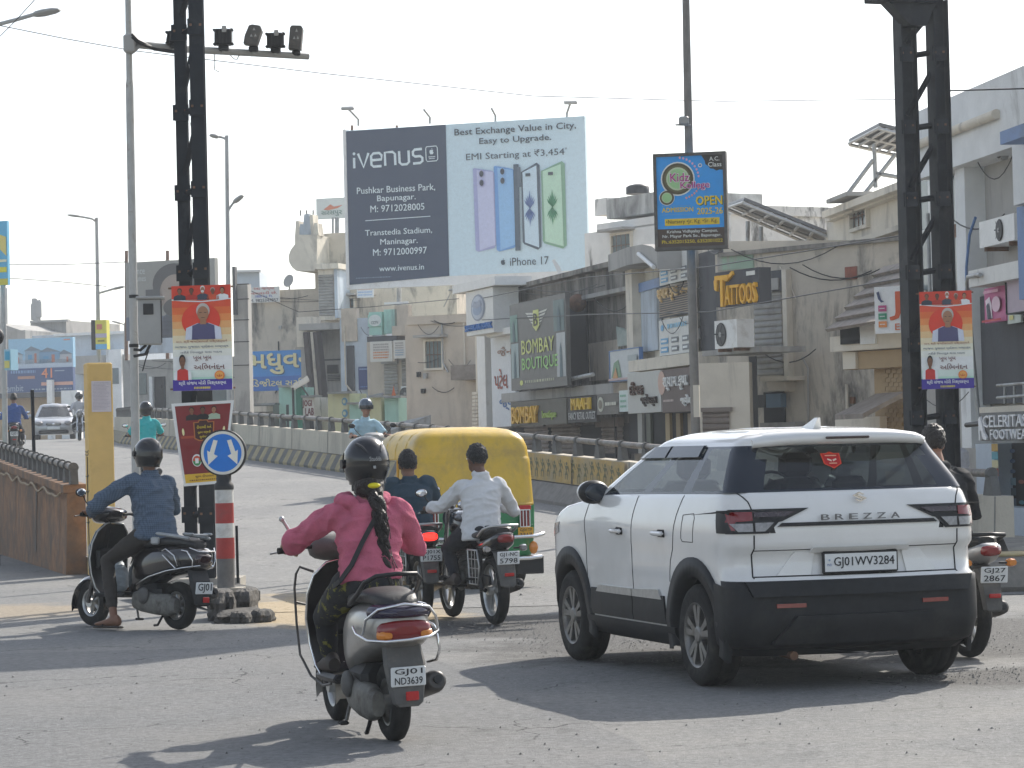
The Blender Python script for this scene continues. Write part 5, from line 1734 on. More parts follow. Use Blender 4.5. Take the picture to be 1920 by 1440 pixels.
    mb = MB(); mb.tube([(-.03, -.10, .22), (-.06, -.11, .52)], .028, M_BPLAST, n=10); mb.tube([(.06, .085, .2), (.16, .11, .04), (.22, .10, .035)], .012, M_BPLAST, n=6); mb.build("suspension", t)
    mb = MB(); mb.tube([(.45, .12, .19), (.36, .17, .10), (.30, .20, .09)], .010, M_ENG, n=6); mb.rbox((.30, .205, .09), (.08, .05, .02), M_RUBBER, .008); mb.build("side_stand", t)
    # rear mudguard and plate
    mb = MB()
    prof = [(-.26, .54, .105), (-.305, .44, .115), (-.33, .34, .105), (-.345, .235, .085), (-.34, .215, .06)]
    mb.loft([[Vector((x + .03, -w_, z)), Vector((x, -w_ * .85, z)), Vector((x, w_ * .85, z)), Vector((x + .03, w_, z)), Vector((x + .04, 0, z))] for x, z, w_ in prof], M_DGREY if style == 'silver' else M_BPLAST, smooth=False)
    mb.build("rear_mudguard", t)
    plate(t, (-.345, 0, .375), .19, .105, plate_lines, .10)
    mb = MB(); mb.rbox((-.355, -.015, .272), (.012, .07, .048), M_REDB, .004); mb.build("reflector", t)
    # tail lamp
    if style == 'silver':
        mb = MB()
        mb.loft([superell(-.30, .150, .555, .675, 24), superell(-.335, .142, .56, .672, 24), superell(-.352, .115, .575, .66, 24), superell(-.358, .06, .60, .64, 24)], M_REDL); tl = mb.build("tail_light", t)
        for sg in (1, -1):
            mb = MB(); mb.loft([superell(-.31, .045, .567, .625, 14, cy=sg * .110), superell(-.345, .038, .572, .62, 14, cy=sg * .108), superell(-.358, .02, .582, .61, 14, cy=sg * .10)], M_AMBER); mb.build("indicator_lens", tl)
        mb = MB(); mb.loft([superell(-.20, .175, .66, .765, 22), superell(-.29, .155, .672, .757, 22), superell(-.345, .10, .685, .735, 22), superell(-.36, .05, .695, .725, 22)], M_PURP); mb.build("tail_cap", t)
        mb = MB()                               # chrome guard round the tail, black carrier rail
        mb.tube([(.0, .20, .63), (-.12, .215, .60), (-.28, .195, .572), (-.385, .12, .568), (-.40, 0, .572), (-.385, -.12, .582), (-.28, -.195, .60), (-.12, -.215, .62), (.02, -.20, .64)], .0085, M_CHROME, n=8)
        mb.tube([(-.18, .195, .60), (-.24, .19, .68), (-.315, .14, .735), (-.34, 0, .757), (-.315, -.14, .735), (-.26, -.19, .68), (-.24, -.205, .61)], .008, M_CHROME, n=8)
        mb.tube([(-.20, -.205, .60), (-.24, -.21, .50), (-.20, -.20, .44), (-.06, -.19, .42)], .008, M_CHROME, n=8); mb.build("tail_guard", t)
        mb = MB(); mb.tube([(.20, .165, .74), (.02, .165, .80), (-.12, .155, .87), (-.20, .11, .905), (-.22, 0, .912), (-.20, -.11, .905), (-.12, -.155, .87), (.02, -.165, .80), (.20, -.165, .74)], .013, M_BPLAST, n=8); mb.build("grab_rail", t)
        mb = MB()                               # bent leg guard on the left of the shield
        for sg in (1, -1):
            mb.tube([(.98, sg * .17, .89), (1.02, sg * .24, .92), (1.03, sg * .262, .88), (1.04, sg * .272, .80), (1.06, sg * .265, .60), (1.03, sg * .26, .42), (.95, sg * .22, .30), (.75, sg * .20, .26), (.60, sg * .19, .28)], .0075, M_MUFF, n=8)
            mb.tube([(1.10, sg * .2, .70), (1.05, sg * .27, .72)], .007, M_MUFF, n=6)
        mb.build("leg_guard", t)
    else:
        mb = MB(); mb.loft([superell(-.315, .10, .575, .68, 20), superell(-.34, .095, .58, .675, 20), superell(-.352, .05, .60, .66, 20)], M_DKLENS); mb.build("tail_light", t)
        mb = MB()
        for sg in (1, -1):
            mb.rbox((-.06, sg * .135, .835), (.42, .04, .03), M_GALV, .012, Matrix.Rotation(sg * .10, 3, 'Z') @ Matrix.Rotation(-.10, 3, 'Y'))
            mb.rbox((.16, sg * .158, .79), (.10, .035, .07), M_GALV, .012)
            mb.rbox((-.25, sg * .105, .852), (.12, .028, .024), M_GALV, .01)
        mb.rbox((-.25, 0, .845), (.05, .20, .022), M_GALV, .008)
        mb.build("grab_rail", t)
        mb = MB()
        for sg in (1, -1):                      # chrome side trims and crash bars of the tail
            mb.tube([(.40, sg * .175, .40), (.20, sg * .192, .47), (-.05, sg * .196, .525), (-.25, sg * .170, .555), (-.37, sg * .07, .575)], .007, M_CHROME, n=6)
            mb.tube([(.02, sg * .19, .70), (-.05, sg * .205, .72), (-.16, sg * .20, .66), (-.20, sg * .19, .57), (-.17, sg * .19, .55), (-.10, sg * .20, .60), (.00, sg * .20, .665)], .006, M_CHROME, n=6)
            mb.tube([(-.22, sg * .165, .71), (-.29, sg * .16, .70), (-.33, sg * .13, .62), (-.32, sg * .12, .56)], .006, M_CHROME, n=6)
        mb.tube([(-.30, .14, .73), (-.36, .09, .70), (-.37, -.09, .70), (-.30, -.14, .73)], .006, M_CHROME, n=6)
        mb.build("tail_guard", t)
        mb = MB(); mb.rbox((1.235, 0, .70), (.04, .16, .10), M_CLENS, .03); mb.build("headlight", t)
    if style == 'silver':
        mb = MB(); mb.rbox((1.18, 0, 1.02), (.05, .2, .1), M_CLENS, .03); mb.build("headlight", t)
    return t

def motorcycle(label, M, tank=M_SCBLK, plate_lines=(), lit=False, chrome_ind=True, group=None, lean=0.0, mirrors=(1, -1)):
    t = thing("motorcycle", label, "motorcycle", M, group)
    wheel2(t, (0, 0, .305), .305, .105, .225, 6, mrim=M_ALU); wheel2(t, (1.27, 0, .305), .305, .09, .225, 6, mrim=M_ALU)
    mb = MB(); mb.loft([superell(*q, n=20) for q in ((.46, .09, .74, .88), (.52, .12, .73, .94), (.64, .145, .73, .99), (.80, .145, .74, 1.0), (.93, .11, .77, .97), (1.0, .06, .80, .90))], tank); mb.cyl((.72, 0, .99), (.72, 0, 1.005), .035, M_CHROME, 14); mb.build("fuel_tank", t)
    mb = MB(); mb.loft([superell(*q, n=18) for q in ((-.30, .06, .80, .86), (-.26, .10, .785, .875), (-.10, .125, .77, .865), (.10, .135, .755, .83), (.30, .13, .745, .80), (.46, .105, .74, .80), (.53, .08, .74, .80))], M_SEAT); mb.build("seat", t)
    mb = MB(); mb.loft([superell(*q, n=18) for q in ((-.38, .05, .755, .805), (-.36, .085, .725, .82), (-.25, .115, .68, .80), (-.05, .125, .62, .77), (.15, .115, .58, .76), (.34, .10, .56, .74), (.42, .07, .58, .70))], tank); mb.build("tail_cowl", t)
    mb = MB(); mb.tube([(-.02, .14, .78), (-.2, .15, .845), (-.34, .12, .875), (-.38, 0, .88), (-.34, -.12, .875), (-.2, -.15, .845), (-.02, -.14, .78)], .014, M_ALU if chrome_ind else M_BPLAST, n=8); mb.build("grab_rail", t)
    mb = MB(); mb.loft([superell(-.36, .075, .725, .805, 16), superell(-.395, .07, .73, .80, 16), superell(-.41, .04, .745, .785, 16)], M_REDLIT if lit else M_REDL); mb.build("tail_light", t)
    for sg in (1, -1):
        mb = MB(); mb.tube([(-.33, sg * .08, .68), (-.34, sg * .14, .68)], .008, M_BPLAST, n=6); mb.loft([superell(-.31, .028, .655, .705, 12, cy=sg * .165), superell(-.345, .034, .65, .71, 12, cy=sg * .168), superell(-.375, .026, .66, .70, 12, cy=sg * .168)], M_CLENS if chrome_ind else M_AMBER); mb.build("indicator", t)
    mb = MB()                                   # rear mudguard
    prof = [(-.20, .66, .075), (-.30, .64, .085), (-.37, .56, .085), (-.41, .46, .08), (-.43, .36, .07), (-.425, .345, .05)]
    mb.loft([[Vector((x + .04, -w_, z)), Vector((x, -w_ * .8, z)), Vector((x, w_ * .8, z)), Vector((x + .04, w_, z)), Vector((x + .035, 0, z))] for x, z, w_ in prof], M_DGREY, smooth=False); mb.build("rear_mudguard", t)
    plate(t, (-.425, 0, .60), .20, .115, plate_lines, .10)
    mb = MB(); mb.rbox((-.435, 0, .455), (.012, .085, .03), M_REDB, .004); mb.build("reflector", t)
    mb = MB()                                   # frame, engine, swing arm
    mb.rbox((.62, 0, .42), (.36, .20, .26), M_ENG, .05); mb.cyl((.72, 0, .50), (.78, 0, .74), .085, M_ENG, 14)
    for k in range(5): mb.cyl((.72 + .012 * k, 0, .53 + .04 * k), (.724 + .012 * k, 0, .545 + .04 * k), .105, M_ENG, 14)
    mb.ell((.60, .12, .38), (.11, .04, .10), M_ENG, nu=16, nv=8); mb.ell((.60, -.12, .38), (.11, .04, .10), M_ENG, nu=16, nv=8)
    mb.build("engine", t)
    mb = MB()
    for sg in (1, -1):
        mb.tube([(0, sg * .085, .305), (.45, sg * .09, .40)], .02, M_BPLAST, n=8); mb.tube([(-.03, sg * .125, .32), (.02, sg * .125, .66)], .026, M_BPLAST, n=10)
        mb.tube([(-.2, sg * .09, .70), (.3, sg * .09, .60), (.45, sg * .08, .36)], .015, M_BPLAST, n=8)
        mb.tube([(.50, sg * .10, .33), (.50, sg * .23, .33)], .013, M_RUBBER, n=8); mb.tube([(.12, sg * .12, .40), (.12, sg * .23, .41)], .011, M_RUBBER, n=8)
    mb.tube([(.45, 0, .36), (.82, 0, .30), (.98, 0, .88)], .02, M_BPLAST, n=8); mb.build("frame", t)
    mb = MB(); mb.rbox((.10, .105, .40), (.62, .025, .09), M_BPLAST, .02); mb.build("chain_guard", t)
    mb = MB()                                   # grille guard for loose clothing on the left
    q = [(.25, .66), (-.02, .66), (-.07, .52), (-.02, .36), (.22, .36), (.25, .66)]
    mb.tube([(x, .155, z) for x, z in q], .008, M_ALU, n=6)
    for z in (.42, .5, .58): mb.tube([(-.05, .155, z), (.24, .155, z)], .004, M_ALU, n=5)
    for x in (.05, .14): mb.tube([(x, .155, .36), (x, .155, .66)], .004, M_ALU, n=5)
    mb.build("cloth_guard", t)
    mb = MB(); mb.tube([(.78, -.10, .38), (.70, -.14, .26), (.45, -.15, .25)], .022, M_CHROME, n=10); mb.tube([(.48, -.15, .25), (.38, -.155, .262), (-.10, -.165, .345), (-.20, -.167, .362), (-.205, -.167, .363)], [.025, .048, .054, .046, .03], M_MUFF, n=16); mb.cyl((-.2, -.167, .363), (-.225, -.168, .367), .02, M_BLACK, 10); mb.build("silencer", t)
    mb = MB()
    for sg in (1, -1): mb.tube([(1.27, sg * .085, .305), (1.02, sg * .085, 1.0)], [.026, .018], M_CHROME, n=10)
    mb.build("fork", t)
    mb = MB(); pts = [(1.27 + .335 * cos(radians(a)), .305 + .335 * sin(radians(a))) for a in range(20, 200, 15)]
    mb.loft([[Vector((x, y, z)) for y in (-.06, -.04, .04, .06)] for x, z in pts], tank, cap=False, closed=False); mb.build("front_mudguard", t)
    mb = MB(); mb.tube([(.90, .36, .99), (.96, .24, 1.01), (1.02, .08, 1.0), (1.02, -.08, 1.0), (.96, -.24, 1.01), (.90, -.36, .99)], .012, M_CHROME, n=8); hb = mb.build("handlebar", t)
    for sg in (1, -1):
        mb = MB(); mb.tube([(.895, sg * .375, .99), (.945, sg * .265, 1.008)], .018, M_RUBBER, n=10); mb.tube([(.985, sg * .25, 1.01), (1.0, sg * .31, .995), (.95, sg * .39, .98)], .006, M_ALU, n=6); mb.build("grip", hb)
        if sg in mirrors: mirror(t, (.97, sg * .22, 1.01), (.93, sg * .36, 1.165), sg)
    mb = MB(); mb.loft([superell(1.03, .06, .86, .99, 16), superell(1.10, .10, .83, 1.0, 16), superell(1.17, .095, .84, .99, 16)], tank); mb.ell((1.17, 0, .915), (.03, .08, .065), M_CLENS, nu=14, nv=8)
    for sg in (1, -1): mb.ell((1.02, sg * .045, 1.035), (.03, .04, .035), M_CHROME, nu=12, nv=8)
    mb.build("headlight", t)
    mb = MB(); mb.tube([(.86, .10, .34), (.90, .27, .36), (.92, .28, .55), (.90, .10, .66)], .011, M_CHROME, n=8); mb.tube([(.86, -.10, .34), (.90, -.27, .36), (.92, -.28, .55), (.90, -.10, .66)], .011, M_CHROME, n=8); mb.build("crash_bar", t)
    return t

def bikeM(px, py, dist, hd_deg, lean=0.0, z=None):
    c = P(px, py, dist)
    zz = (zr(dist) + .009 if dist > 27 and z is None else (.006 if z is None else z))
    return Matrix.Translation((c.x, dist, zz)) @ Matrix.Rotation(radians(hd_deg) + pi / 2, 4, 'Z') @ Matrix.Rotation(radians(lean), 4, 'X')

# ---- woman in pink hoodie on the silver scooter
M1 = bikeM(740, 1390, 14.99, 17.6, -1.5)
scooter("silver scooter with a big red tail lamp, ridden by the woman in pink", M1, M_SCSILV, M_CHROME, plate_lines=("GJ01", "ND3639"), mirrors=())
M_PINK = cloth("pink_fleece", (.52, .125, .19), var=.18, scale=10, bump=.5, bscale=120)
M_FLOR = mat("floral_leggings", (.012, .012, .014), rough=.85, var=.2, dirt=(.16, .15, .02), dscale=13, dlo=.56, dhi=.60)
J = riding(hipx=.36, hipz=.86, lean=.10, tall=.41, gx=.97, gz=1.02, gy=.315, knx=.80, knz=.64, kny=.16, anx=.84, anz=.42, any_=.13, headx=.05)
J['head'] = (.505, -.055, 1.475); J['neck'] = (.455, -.042, 1.305)
J['elL'] = (.70, .335, 1.09); J['shL'] = (.455, .135, 1.225); J['shR'] = (.445, -.205, 1.215); J['elR'] = (.60, -.35, 1.01)
girl = person("woman in a pink hoodie and black helmet, long plaited hair down her back", M1, J, M_PINK, M_FLOR, M_SK3, head='none', shirt_name="hoodie", shirt_amp=.022, collar=False, hem=-.0)
helmet(girl, (.505, -.05, 1.50), radians(4), True, M_HELM, sticker="Studds")
mb = MB()                                      # hood lying on the shoulders
for i in range(13):
    a = lerp(-2.5, 2.5, i / 12)
    p = Vector((.445 - .085 * cos(a) * (1 if abs(a) < 1.6 else .8), .118 * sin(a), 1.275 + .035 * abs(sin(a / 2)) - (.045 if abs(a) < .8 else 0)))
    mb.ell(p, (.046, .046, .040), M_PINK, nu=12, nv=8)
mb.ell((.355, 0, 1.20), (.040, .10, .085), M_PINK)
mb.ell((.35, .0, 1.15), (.036, .06, .06), M_PINK)
remesh(mb, "hood", girl, .012, 5, .009, 10, m=M_PINK)
mb = MB()                                      # the plait: three locks twisted together
for k in range(3):
    pts, rr_ = [], []
    for i in range(40):
        u = i / 39; z = lerp(1.34, .83, u)
        ph = u * 15 + k * 2 * pi / 3
        pts.append((.36 - .075 * sin(min(1, u * 2.2) * pi / 2) + .02 * sin(u * 4) + .014 * cos(ph), -.055 - .02 * u + .022 * sin(ph) * (1 - .3 * u), z)); rr_.append(.030 * (1 - .35 * u) if u > .06 else .02)
    mb.tube(pts, rr_, M_HAIRB, n=10)
rr_ = random.Random(5)
for k in range(46):                            # loose strands
    u = rr_.random(); z = lerp(1.28, .86, u); y = -.06 - .02 * u + rr_.uniform(-.035, .045); x = .272 + rr_.uniform(-.01, .015)
    mb.tube([(x + .02, y, z), (x - .012, y - rr_.uniform(-.015, .03), z - .05), (x, y - rr_.uniform(-.02, .03), z - .12)], .0022, M_HAIRB, n=4)
mb.build("plait", girl)
mb = MB(); mb.ell((.455, -.045, 1.375), (.088, .088, .085), M_HAIRB); mb.ell((.40, -.06, 1.33), (.05, .05, .07), M_HAIRB); remesh(mb, 'hair', girl, .012, 4, .006, 25, m=M_HAIRB)
mb = MB(); mb.ell((.365, -.05, 1.375), (.02, .036, .016), ink("d8c818"), nu=12, nv=8); mb.build("hair_tie", girl)
mb = MB()                                      # bag strap and sling bag
bp = [(.50, -.10, 1.30), (.38, -.075, 1.315), (.298, -.045, 1.22), (.272, .05, 1.08), (.262, .125, .95), (.30, .185, .865), (.40, .20, .83)]
bp = [Vector(p) for p in bp]
cur = []
for i in range(len(bp) - 1):
    for k in range(4): cur.append(lerp(bp[i], bp[i + 1], k / 4))
cur.append(bp[-1])
A = []
for i, p in enumerate(cur):
    tg = (cur[min(i + 1, len(cur) - 1)] - cur[max(0, i - 1)]).normalized(); nn_ = (p - Vector((.42, 0, p.z))).normalized(); sd = tg.cross(nn_).normalized()
    A.append([p + sd * .013 + nn_ * .004, p - sd * .013 + nn_ * .004, p - sd * .013 - nn_ * .004, p + sd * .013 - nn_ * .004])
mb.loft(A, M_BLACK, smooth=False); mb.build("bag_strap", girl)

# ---- man in checked shirt on the black scooter
M2 = bikeM(335, 1180, 24.75, 46, 3)
scooter("black scooter with chrome trims turning away beside the striped bollard", M2, M_SCBLK, M_ALU, plate_lines=("GJ01",), style='black', mirrors=(1,))
M_CHECK = bpy.data.materials.new("blue_check_shirt"); M_CHECK.use_nodes = True
n, l = M_CHECK.node_tree.nodes, M_CHECK.node_tree.links
b_ = n["Principled BSDF"]; b_.inputs['Roughness'].default_value = .9
tc = n.new("ShaderNodeTexCoord"); c1 = (.095, .135, .19, 1); c2 = (.04, .058, .088, 1)
outs = []
for ax in ((0, 1, 0), (0, 0, 1)):
    wv = n.new("ShaderNodeTexWave"); wv.wave_type = 'BANDS'; wv.bands_direction = 'Y' if ax[1] else 'Z'
    wv.inputs['Scale'].default_value = 18; wv.inputs['Distortion'].default_value = .25
    l.new(tc.outputs['Object'], wv.inputs[0])
    q = n.new("ShaderNodeMath"); q.operation = 'GREATER_THAN'; q.inputs[1].default_value = .66; l.new(wv.outputs['Fac'], q.inputs[0]); outs.append(q.outputs[0])
mxm = n.new("ShaderNodeMath"); mxm.operation = 'ADD'; l.new(outs[0], mxm.inputs[0]); l.new(outs[1], mxm.inputs[1])
mul_ = n.new("ShaderNodeMath"); mul_.operation = 'MULTIPLY'; mul_.inputs[1].default_value = .42; l.new(mxm.outputs[0], mul_.inputs[0])
mx = n.new("ShaderNodeMix"); mx.data_type = 'RGBA'; mx.inputs[6].default_value = c1; mx.inputs[7].default_value = c2
l.new(mul_.outputs[0], mx.inputs[0]); l.new(mx.outputs[2], b_.inputs['Base Color'])
M_BROWNT = cloth("dark_brown_trousers", (.035, .029, .024))
J = riding(hipx=.34, hipz=.86, lean=.12, tall=.53, gx=.97, gz=1.02, gy=.315, headx=.02, knx=.74, knz=.60, kny=.24, anx=.56, anz=.15, any_=.36, cuff=.80)
J['knR'] = (.80, -.18, .64); J['anR'] = (.84, -.13, .42); J['ftL'] = (.9, .35, 0)
J['elL'] = (.74, .40, 1.10); J['elR'] = (.58, -.40, 1.08); J['shL'] = (.48, .205, 1.31); J['shR'] = (.46, -.205, 1.30)
J['anL'] = (.50, .34, .105)
person("man in a blue checked shirt and black helmet, one sandalled foot on the road", M2, J, M_CHECK, M_BROWNT, M_SK1, head='full', yaw=radians(-14), build=1.16, shirt_amp=.020, bare_feet=True, hem=-.06)
M_BAG = mat("pale_plastic_bag", (.42, .47, .50), rough=.4, var=.1, scale=10)
mb = MB(); mb.ell((.80, .06, .43), (.09, .13, .12), M_BAG); mb.tube([(.80, .06, .50), (.84, .05, .62), (.90, .03, .72)], [.08, .035, .012], M_BAG, n=12)
o = remesh(mb, "plastic_bag", None, .012, 3, .02, 14, m=M_BAG); o.matrix_world = M2; tag(o, "knotted pale grey plastic bag standing on the black scooter's footboard", "bag")

# ---- man in white shirt on a commuter motorcycle
M3 = bikeM(930, 1172, 24.4, 18.5, -1)
motorcycle("black motorcycle ridden by the man in the white shirt", M3, plate_lines=("GJ1-NC", "5798"))
M_WSHIRT = cloth("white_cotton_shirt", (.60, .60, .60), var=.05)
M_DKT = cloth("dark_trousers", (.014, .015, .02))
J = riding(hipx=.30, hipz=.84, lean=.14, tall=.49, gx=.915, gz=1.0, gy=.31, headx=.05, knx=.68, knz=.66, kny=.20, anx=.50, anz=.43, any_=.21)
J['neck'] = (.42, -.05, 1.30); J['head'] = (.475, -.035, 1.45); J['shL'] = (.43, .13, 1.205); J['shR'] = (.40, -.22, 1.20); J['elL'] = (.62, .29, 1.03); J['elR'] = (.50, -.37, .98)
person("man in a white shirt with short dark hair riding behind the autorickshaw", M3, J, M_WSHIRT, M_DKT, M_SK2, head='hair', yaw=radians(18), shirt_amp=.019, hem=-.10)

# ---- man in dark teal shirt beside him
M4 = bikeM(792, 1164, 25.4, 15)
motorcycle("dark motorcycle with its brake lamp glowing, half hidden by the pink rider", M4, tank=M_BLUEM, plate_lines=("GJ01X", "P1755"), lit=True)
M_TEAL = cloth("dark_teal_shirt", (.022, .048, .072))
J = riding(hipx=.32, hipz=.84, lean=.10, tall=.47, gx=.915, gz=1.0, gy=.31, headx=.05, knx=.68, knz=.66, kny=.20, anx=.50, anz=.43, any_=.21)
J['neck'] = (.41, .0, 1.275); J['head'] = (.46, .0, 1.41)
person("man in a dark teal shirt with thick black hair, seen past the pink rider", M4, J, M_TEAL, M_DKT, M_SK1, head='hair', build=1.12, shirt_amp=.018, hem=-.06)

# ---- rider half hidden by the SUV
M5 = bikeM(1818, 1235, 19.6, 15, 1)
motorcycle("silver-tailed motorcycle mostly hidden behind the white car", M5, tank=M_SILV, plate_lines=("GJ27", "2867"), chrome_ind=False)
M_BLKJ = cloth("black_striped_jacket", (.016, .016, .018), var=.3, scale=8)
J = riding(hipx=.34, hipz=.84, lean=.18, tall=.52, gx=.915, gz=1.0, gy=.31, headx=.05, knx=.68, knz=.66, kny=.20, anx=.50, anz=.43, any_=.21)
J['neck'] = (.55, -.02, 1.345); J['head'] = (.62, -.01, 1.51); J['shL'] = (.56, .16, 1.25); J['shR'] = (.52, -.21, 1.25); J['elR'] = (.62, -.33, 1.0); J['elL'] = (.72, .30, 1.05)
person("man in a black jacket with brushed-up brown hair, behind the white car", M5, J, M_BLKJ, M_DKT, M_SK3, head='hair', hairm=M_HAIRB, shirt_name="jacket", shirt_amp=.020)

# ---- riders up the ramp
def rider_set(lbl_b, lbl_p, M, kind, shirt, skin, head, helm=None, sleeves='long', **kw):
    if kind == 'scooter': scooter(lbl_b, M, kw.get('paint', M_GREY), M_ALU, style='black', plate_lines=("GJ01",), mirrors=kw.get('mirrors', (1, -1)))
    else: motorcycle(lbl_b, M, tank=kw.get('paint', M_SCBLK), plate_lines=("GJ01",), chrome_ind=False)
    J = riding(hipx=.36, hipz=.83, gx=.965 if kind == 'scooter' else .915, gz=1.02 if kind == 'scooter' else 1.0, gy=.315, **({} if kind == 'scooter' else dict(knx=.68, knz=.66, kny=.20, anx=.50, anz=.43, any_=.21)))
    person(lbl_p, M, J, shirt, M_DKT, skin, head=head, hairm=helm, sleeves=sleeves, vox=.012, cv=.016)
M_LBLUE = cloth("pale_blue_polo", (.38, .56, .64)); M_CYAN = cloth("turquoise_shirt", (.03, .42, .42)); M_BLUES = cloth("royal_blue_shirt", (.035, .085, .26)); M_PALE = cloth("pale_check_shirt", (.48, .48, .50))
M_HELMB = mat("helmet_steel_blue", (.06, .085, .12), rough=.2, coat=.5, var=.15)
rider_set("scooter facing the camera, hidden behind the pink rider's helmet", "man in a pale blue polo and open steel-blue helmet riding towards the camera", bikeM(676, 835, 49.2, 180 + 16), 'scooter', M_LBLUE, M_SK3, 'open', M_HELMB, 'short')
rider_set("scooter going up the ramp behind the grey lamp pole", "rider in a turquoise shirt and black helmet beside the grey pole", bikeM(279, 850, 53.2, 12), 'scooter', M_CYAN, M_SK1, 'full', None, 'short', paint=M_BLUEM)
rider_set("motorcycle going up the ramp beyond the black iron rod", "rider in a royal blue shirt at the ramp's far left edge", bikeM(27, 825, 71.0, 10), 'bike', M_BLUES, M_SK1, 'hair', None)
rider_set("dark motorcycle coming down the ramp beside the silver car", "rider in a pale shirt and dark helmet coming down beside the silver car", bikeM(149, 822, 96, 180 + 10), 'bike', M_PALE, M_SK1, 'full', None)
# ---- bystander behind the right-hand gantry leg
Mb = Matrix.Translation((P(1790, 900, 34.6).x, 34.6, .0)) @ Matrix.Rotation(pi * .75, 4, 'Z')
J = dict(hip=(0, 0, .92), neck=(.02, 0, 1.40), head=(.05, 0, 1.555), cuff=.95)
for s_, sg in (('L', 1), ('R', -1)):
    J['sh' + s_] = (0, sg * .18, 1.33); J['el' + s_] = (.02, sg * .25, 1.08); J['wr' + s_] = (.10, sg * .24, .90); J['gr' + s_] = (.14, sg * .24, .84)
    J['hp' + s_] = (0, sg * .10, .88); J['kn' + s_] = (.03, sg * .11, .50); J['an' + s_] = (0, sg * .12, .10)
person("bystander in a pale shirt half hidden behind the gantry leg and black jacket", Mb, J, M_PALE, M_DKT, M_SK2, head='hair', vox=.010, cv=.015)
# ------------------------------------------------------------------ autorickshaw
M_AUTOY = mat("hood_yellow_vinyl", (.62, .40, .035), rough=.38, var=.07, scale=3, dirt=(.40, .27, .06), dscale=2.4, dlo=.46, dhi=.68, bump=.4, bscale=5)
M_AUTOG = mat("auto_green", (.012, .19, .065), rough=.3, coat=.4, var=.1, dirt=(.03, .13, .06))
M_AUTOO = mat("auto_yellow_plate", (.70, .36, .02), rough=.5, var=.05)
c = P(900, 1092, 29.6)
MA = Matrix.Translation((c.x, 29.6, zr(29.6) + .009)) @ Matrix.Rotation(radians(17.5) + pi / 2, 4, 'Z')
au = thing("autorickshaw", "yellow and green three-wheeled autorickshaw seen from behind", "autorickshaw", MA)
H = Body([(.86, .0, 2.35, .655), (.95, .02, 2.33, .652), (1.25, .05, 2.05, .642), (1.37, .065, 1.98, .638), (1.39, .095, 1.97, .636), (1.50, .11, 1.93, .625), (1.58, .14, 1.88, .60), (1.64, .19, 1.82, .55), (1.68, .28, 1.74, .47), (1.705, .42, 1.64, .36), (1.715, .6, 1.5, .2)], 2.6, rc=.13, fc=.2, bow=.05, fbow=.1, taper=0)
H.hw = lambda x, w: w * (1 - .05 * max(0, (x - 1.2)) ** 2)
zz = [.86, .90, .95, 1.05, 1.15, 1.25, 1.31, 1.36, 1.385, 1.40, 1.45, 1.50, 1.54, 1.58, 1.61, 1.64, 1.66, 1.68, 1.692, 1.705, 1.715]
kw = dict(nr=9, nc=6, ns=30, nf=8)
RR = [H.ring(z, **kw) for z in zz]; hn = len(H.half(1, **kw)); nn = len(RR[0])
mb = MB()
for j in range(len(zz) - 1):
    for i in range(nn):
        i2 = (i + 1) % nn
        q = [RR[j][i], RR[j][i2], RR[j + 1][i2], RR[j + 1][i]]
        x_ = sum(p.x for p in q) / 4; ay = abs(sum(p.y for p in q) / 4)
        if zz[j] < 1.385 and (x_ > .75): continue
        mb.add(q, [(0, 1, 2, 3)], M_AUTOY, True)
mb.add(RR[-1], [tuple(range(nn))], M_AUTOY, True)
hood = merge(mb.build("canvas_hood", au))
sl_ = hood.modifiers.new("s", 'SOLIDIFY'); sl_.thickness = .015; sl_.offset = -1; eval_mods(hood)
mb = MB()                                      # piping and ribs of the hood
for x in (.55, .95, 1.35):
    pts = [H.side(x, z, 1, .004) for z in (1.39, 1.45, 1.5, 1.55, 1.6, 1.64, 1.67)]
    pts += [Vector((p.x, -p.y, p.z)) for p in reversed(pts)]
    mb.tube(pts, .018, M_AUTOY, n=8)
mb.tube([H.rear(y, 1.385, .004) for y in [lerp(-.60, .60, i / 16) for i in range(17)]], .012, M_AUTOY, n=8)
mb.tube([H.rear(y, 1.372, .006) for y in [lerp(-.60, .60, i / 16) for i in range(17)]], .005, M_BLACK, n=6)
for y in (-.30, .33): mb.tube([H.rear(y, z, .003) for z in (1.0, 1.2, 1.385, 1.45, 1.52, 1.58, 1.63, 1.67, 1.69)], .006, M_KYEL, n=5)
mb.build("hood_rib", au)
mb = MB(); H.patch_rear(mb, [(-.06, 1.19), (.13, 1.19), (.13, 1.31), (-.06, 1.31)], M_DGREY, .006, 4, 3); mb.build("rear_window", au)
L_ = Body([(.30, .05, 2.2, .60), (.36, .02, 2.25, .64), (.60, .0, 2.3, .66), (.88, .0, 2.34, .665)], 2.6, rc=.10, fc=.25, bow=.04, fbow=.1, taper=0)
L_.hw = lambda x, w: w * (1 - .05 * max(0, (x - 1.2)) ** 2)
mb = MB(); zz2 = [.30, .33, .36, .48, .60, .74, .87, .88]
L_.mesh(mb, zz2, M_AUTOG); mb.build("lower_body", au)
mb = MB(); mb.tube([L_.rear(y, .885, .012) for y in [lerp(-.62, .62, i / 16) for i in range(17)]], .014, M_AUTOY, n=8); mb.tube([L_.rear(y, .66, .010) for y in [lerp(-.62, .62, i / 16) for i in range(17)]], .010, M_AUTOG, n=8); mb.build("body_moulding", au)
mb = MB()                                      # front cone, windscreen frame, bench
mb.loft([superell(2.3, .50, .30, .98, 18), superell(2.5, .36, .32, .92, 18), superell(2.66, .18, .36, .80, 18), superell(2.70, .08, .45, .70, 18)], M_AUTOG); mb.build("nose", au)
mb = MB()
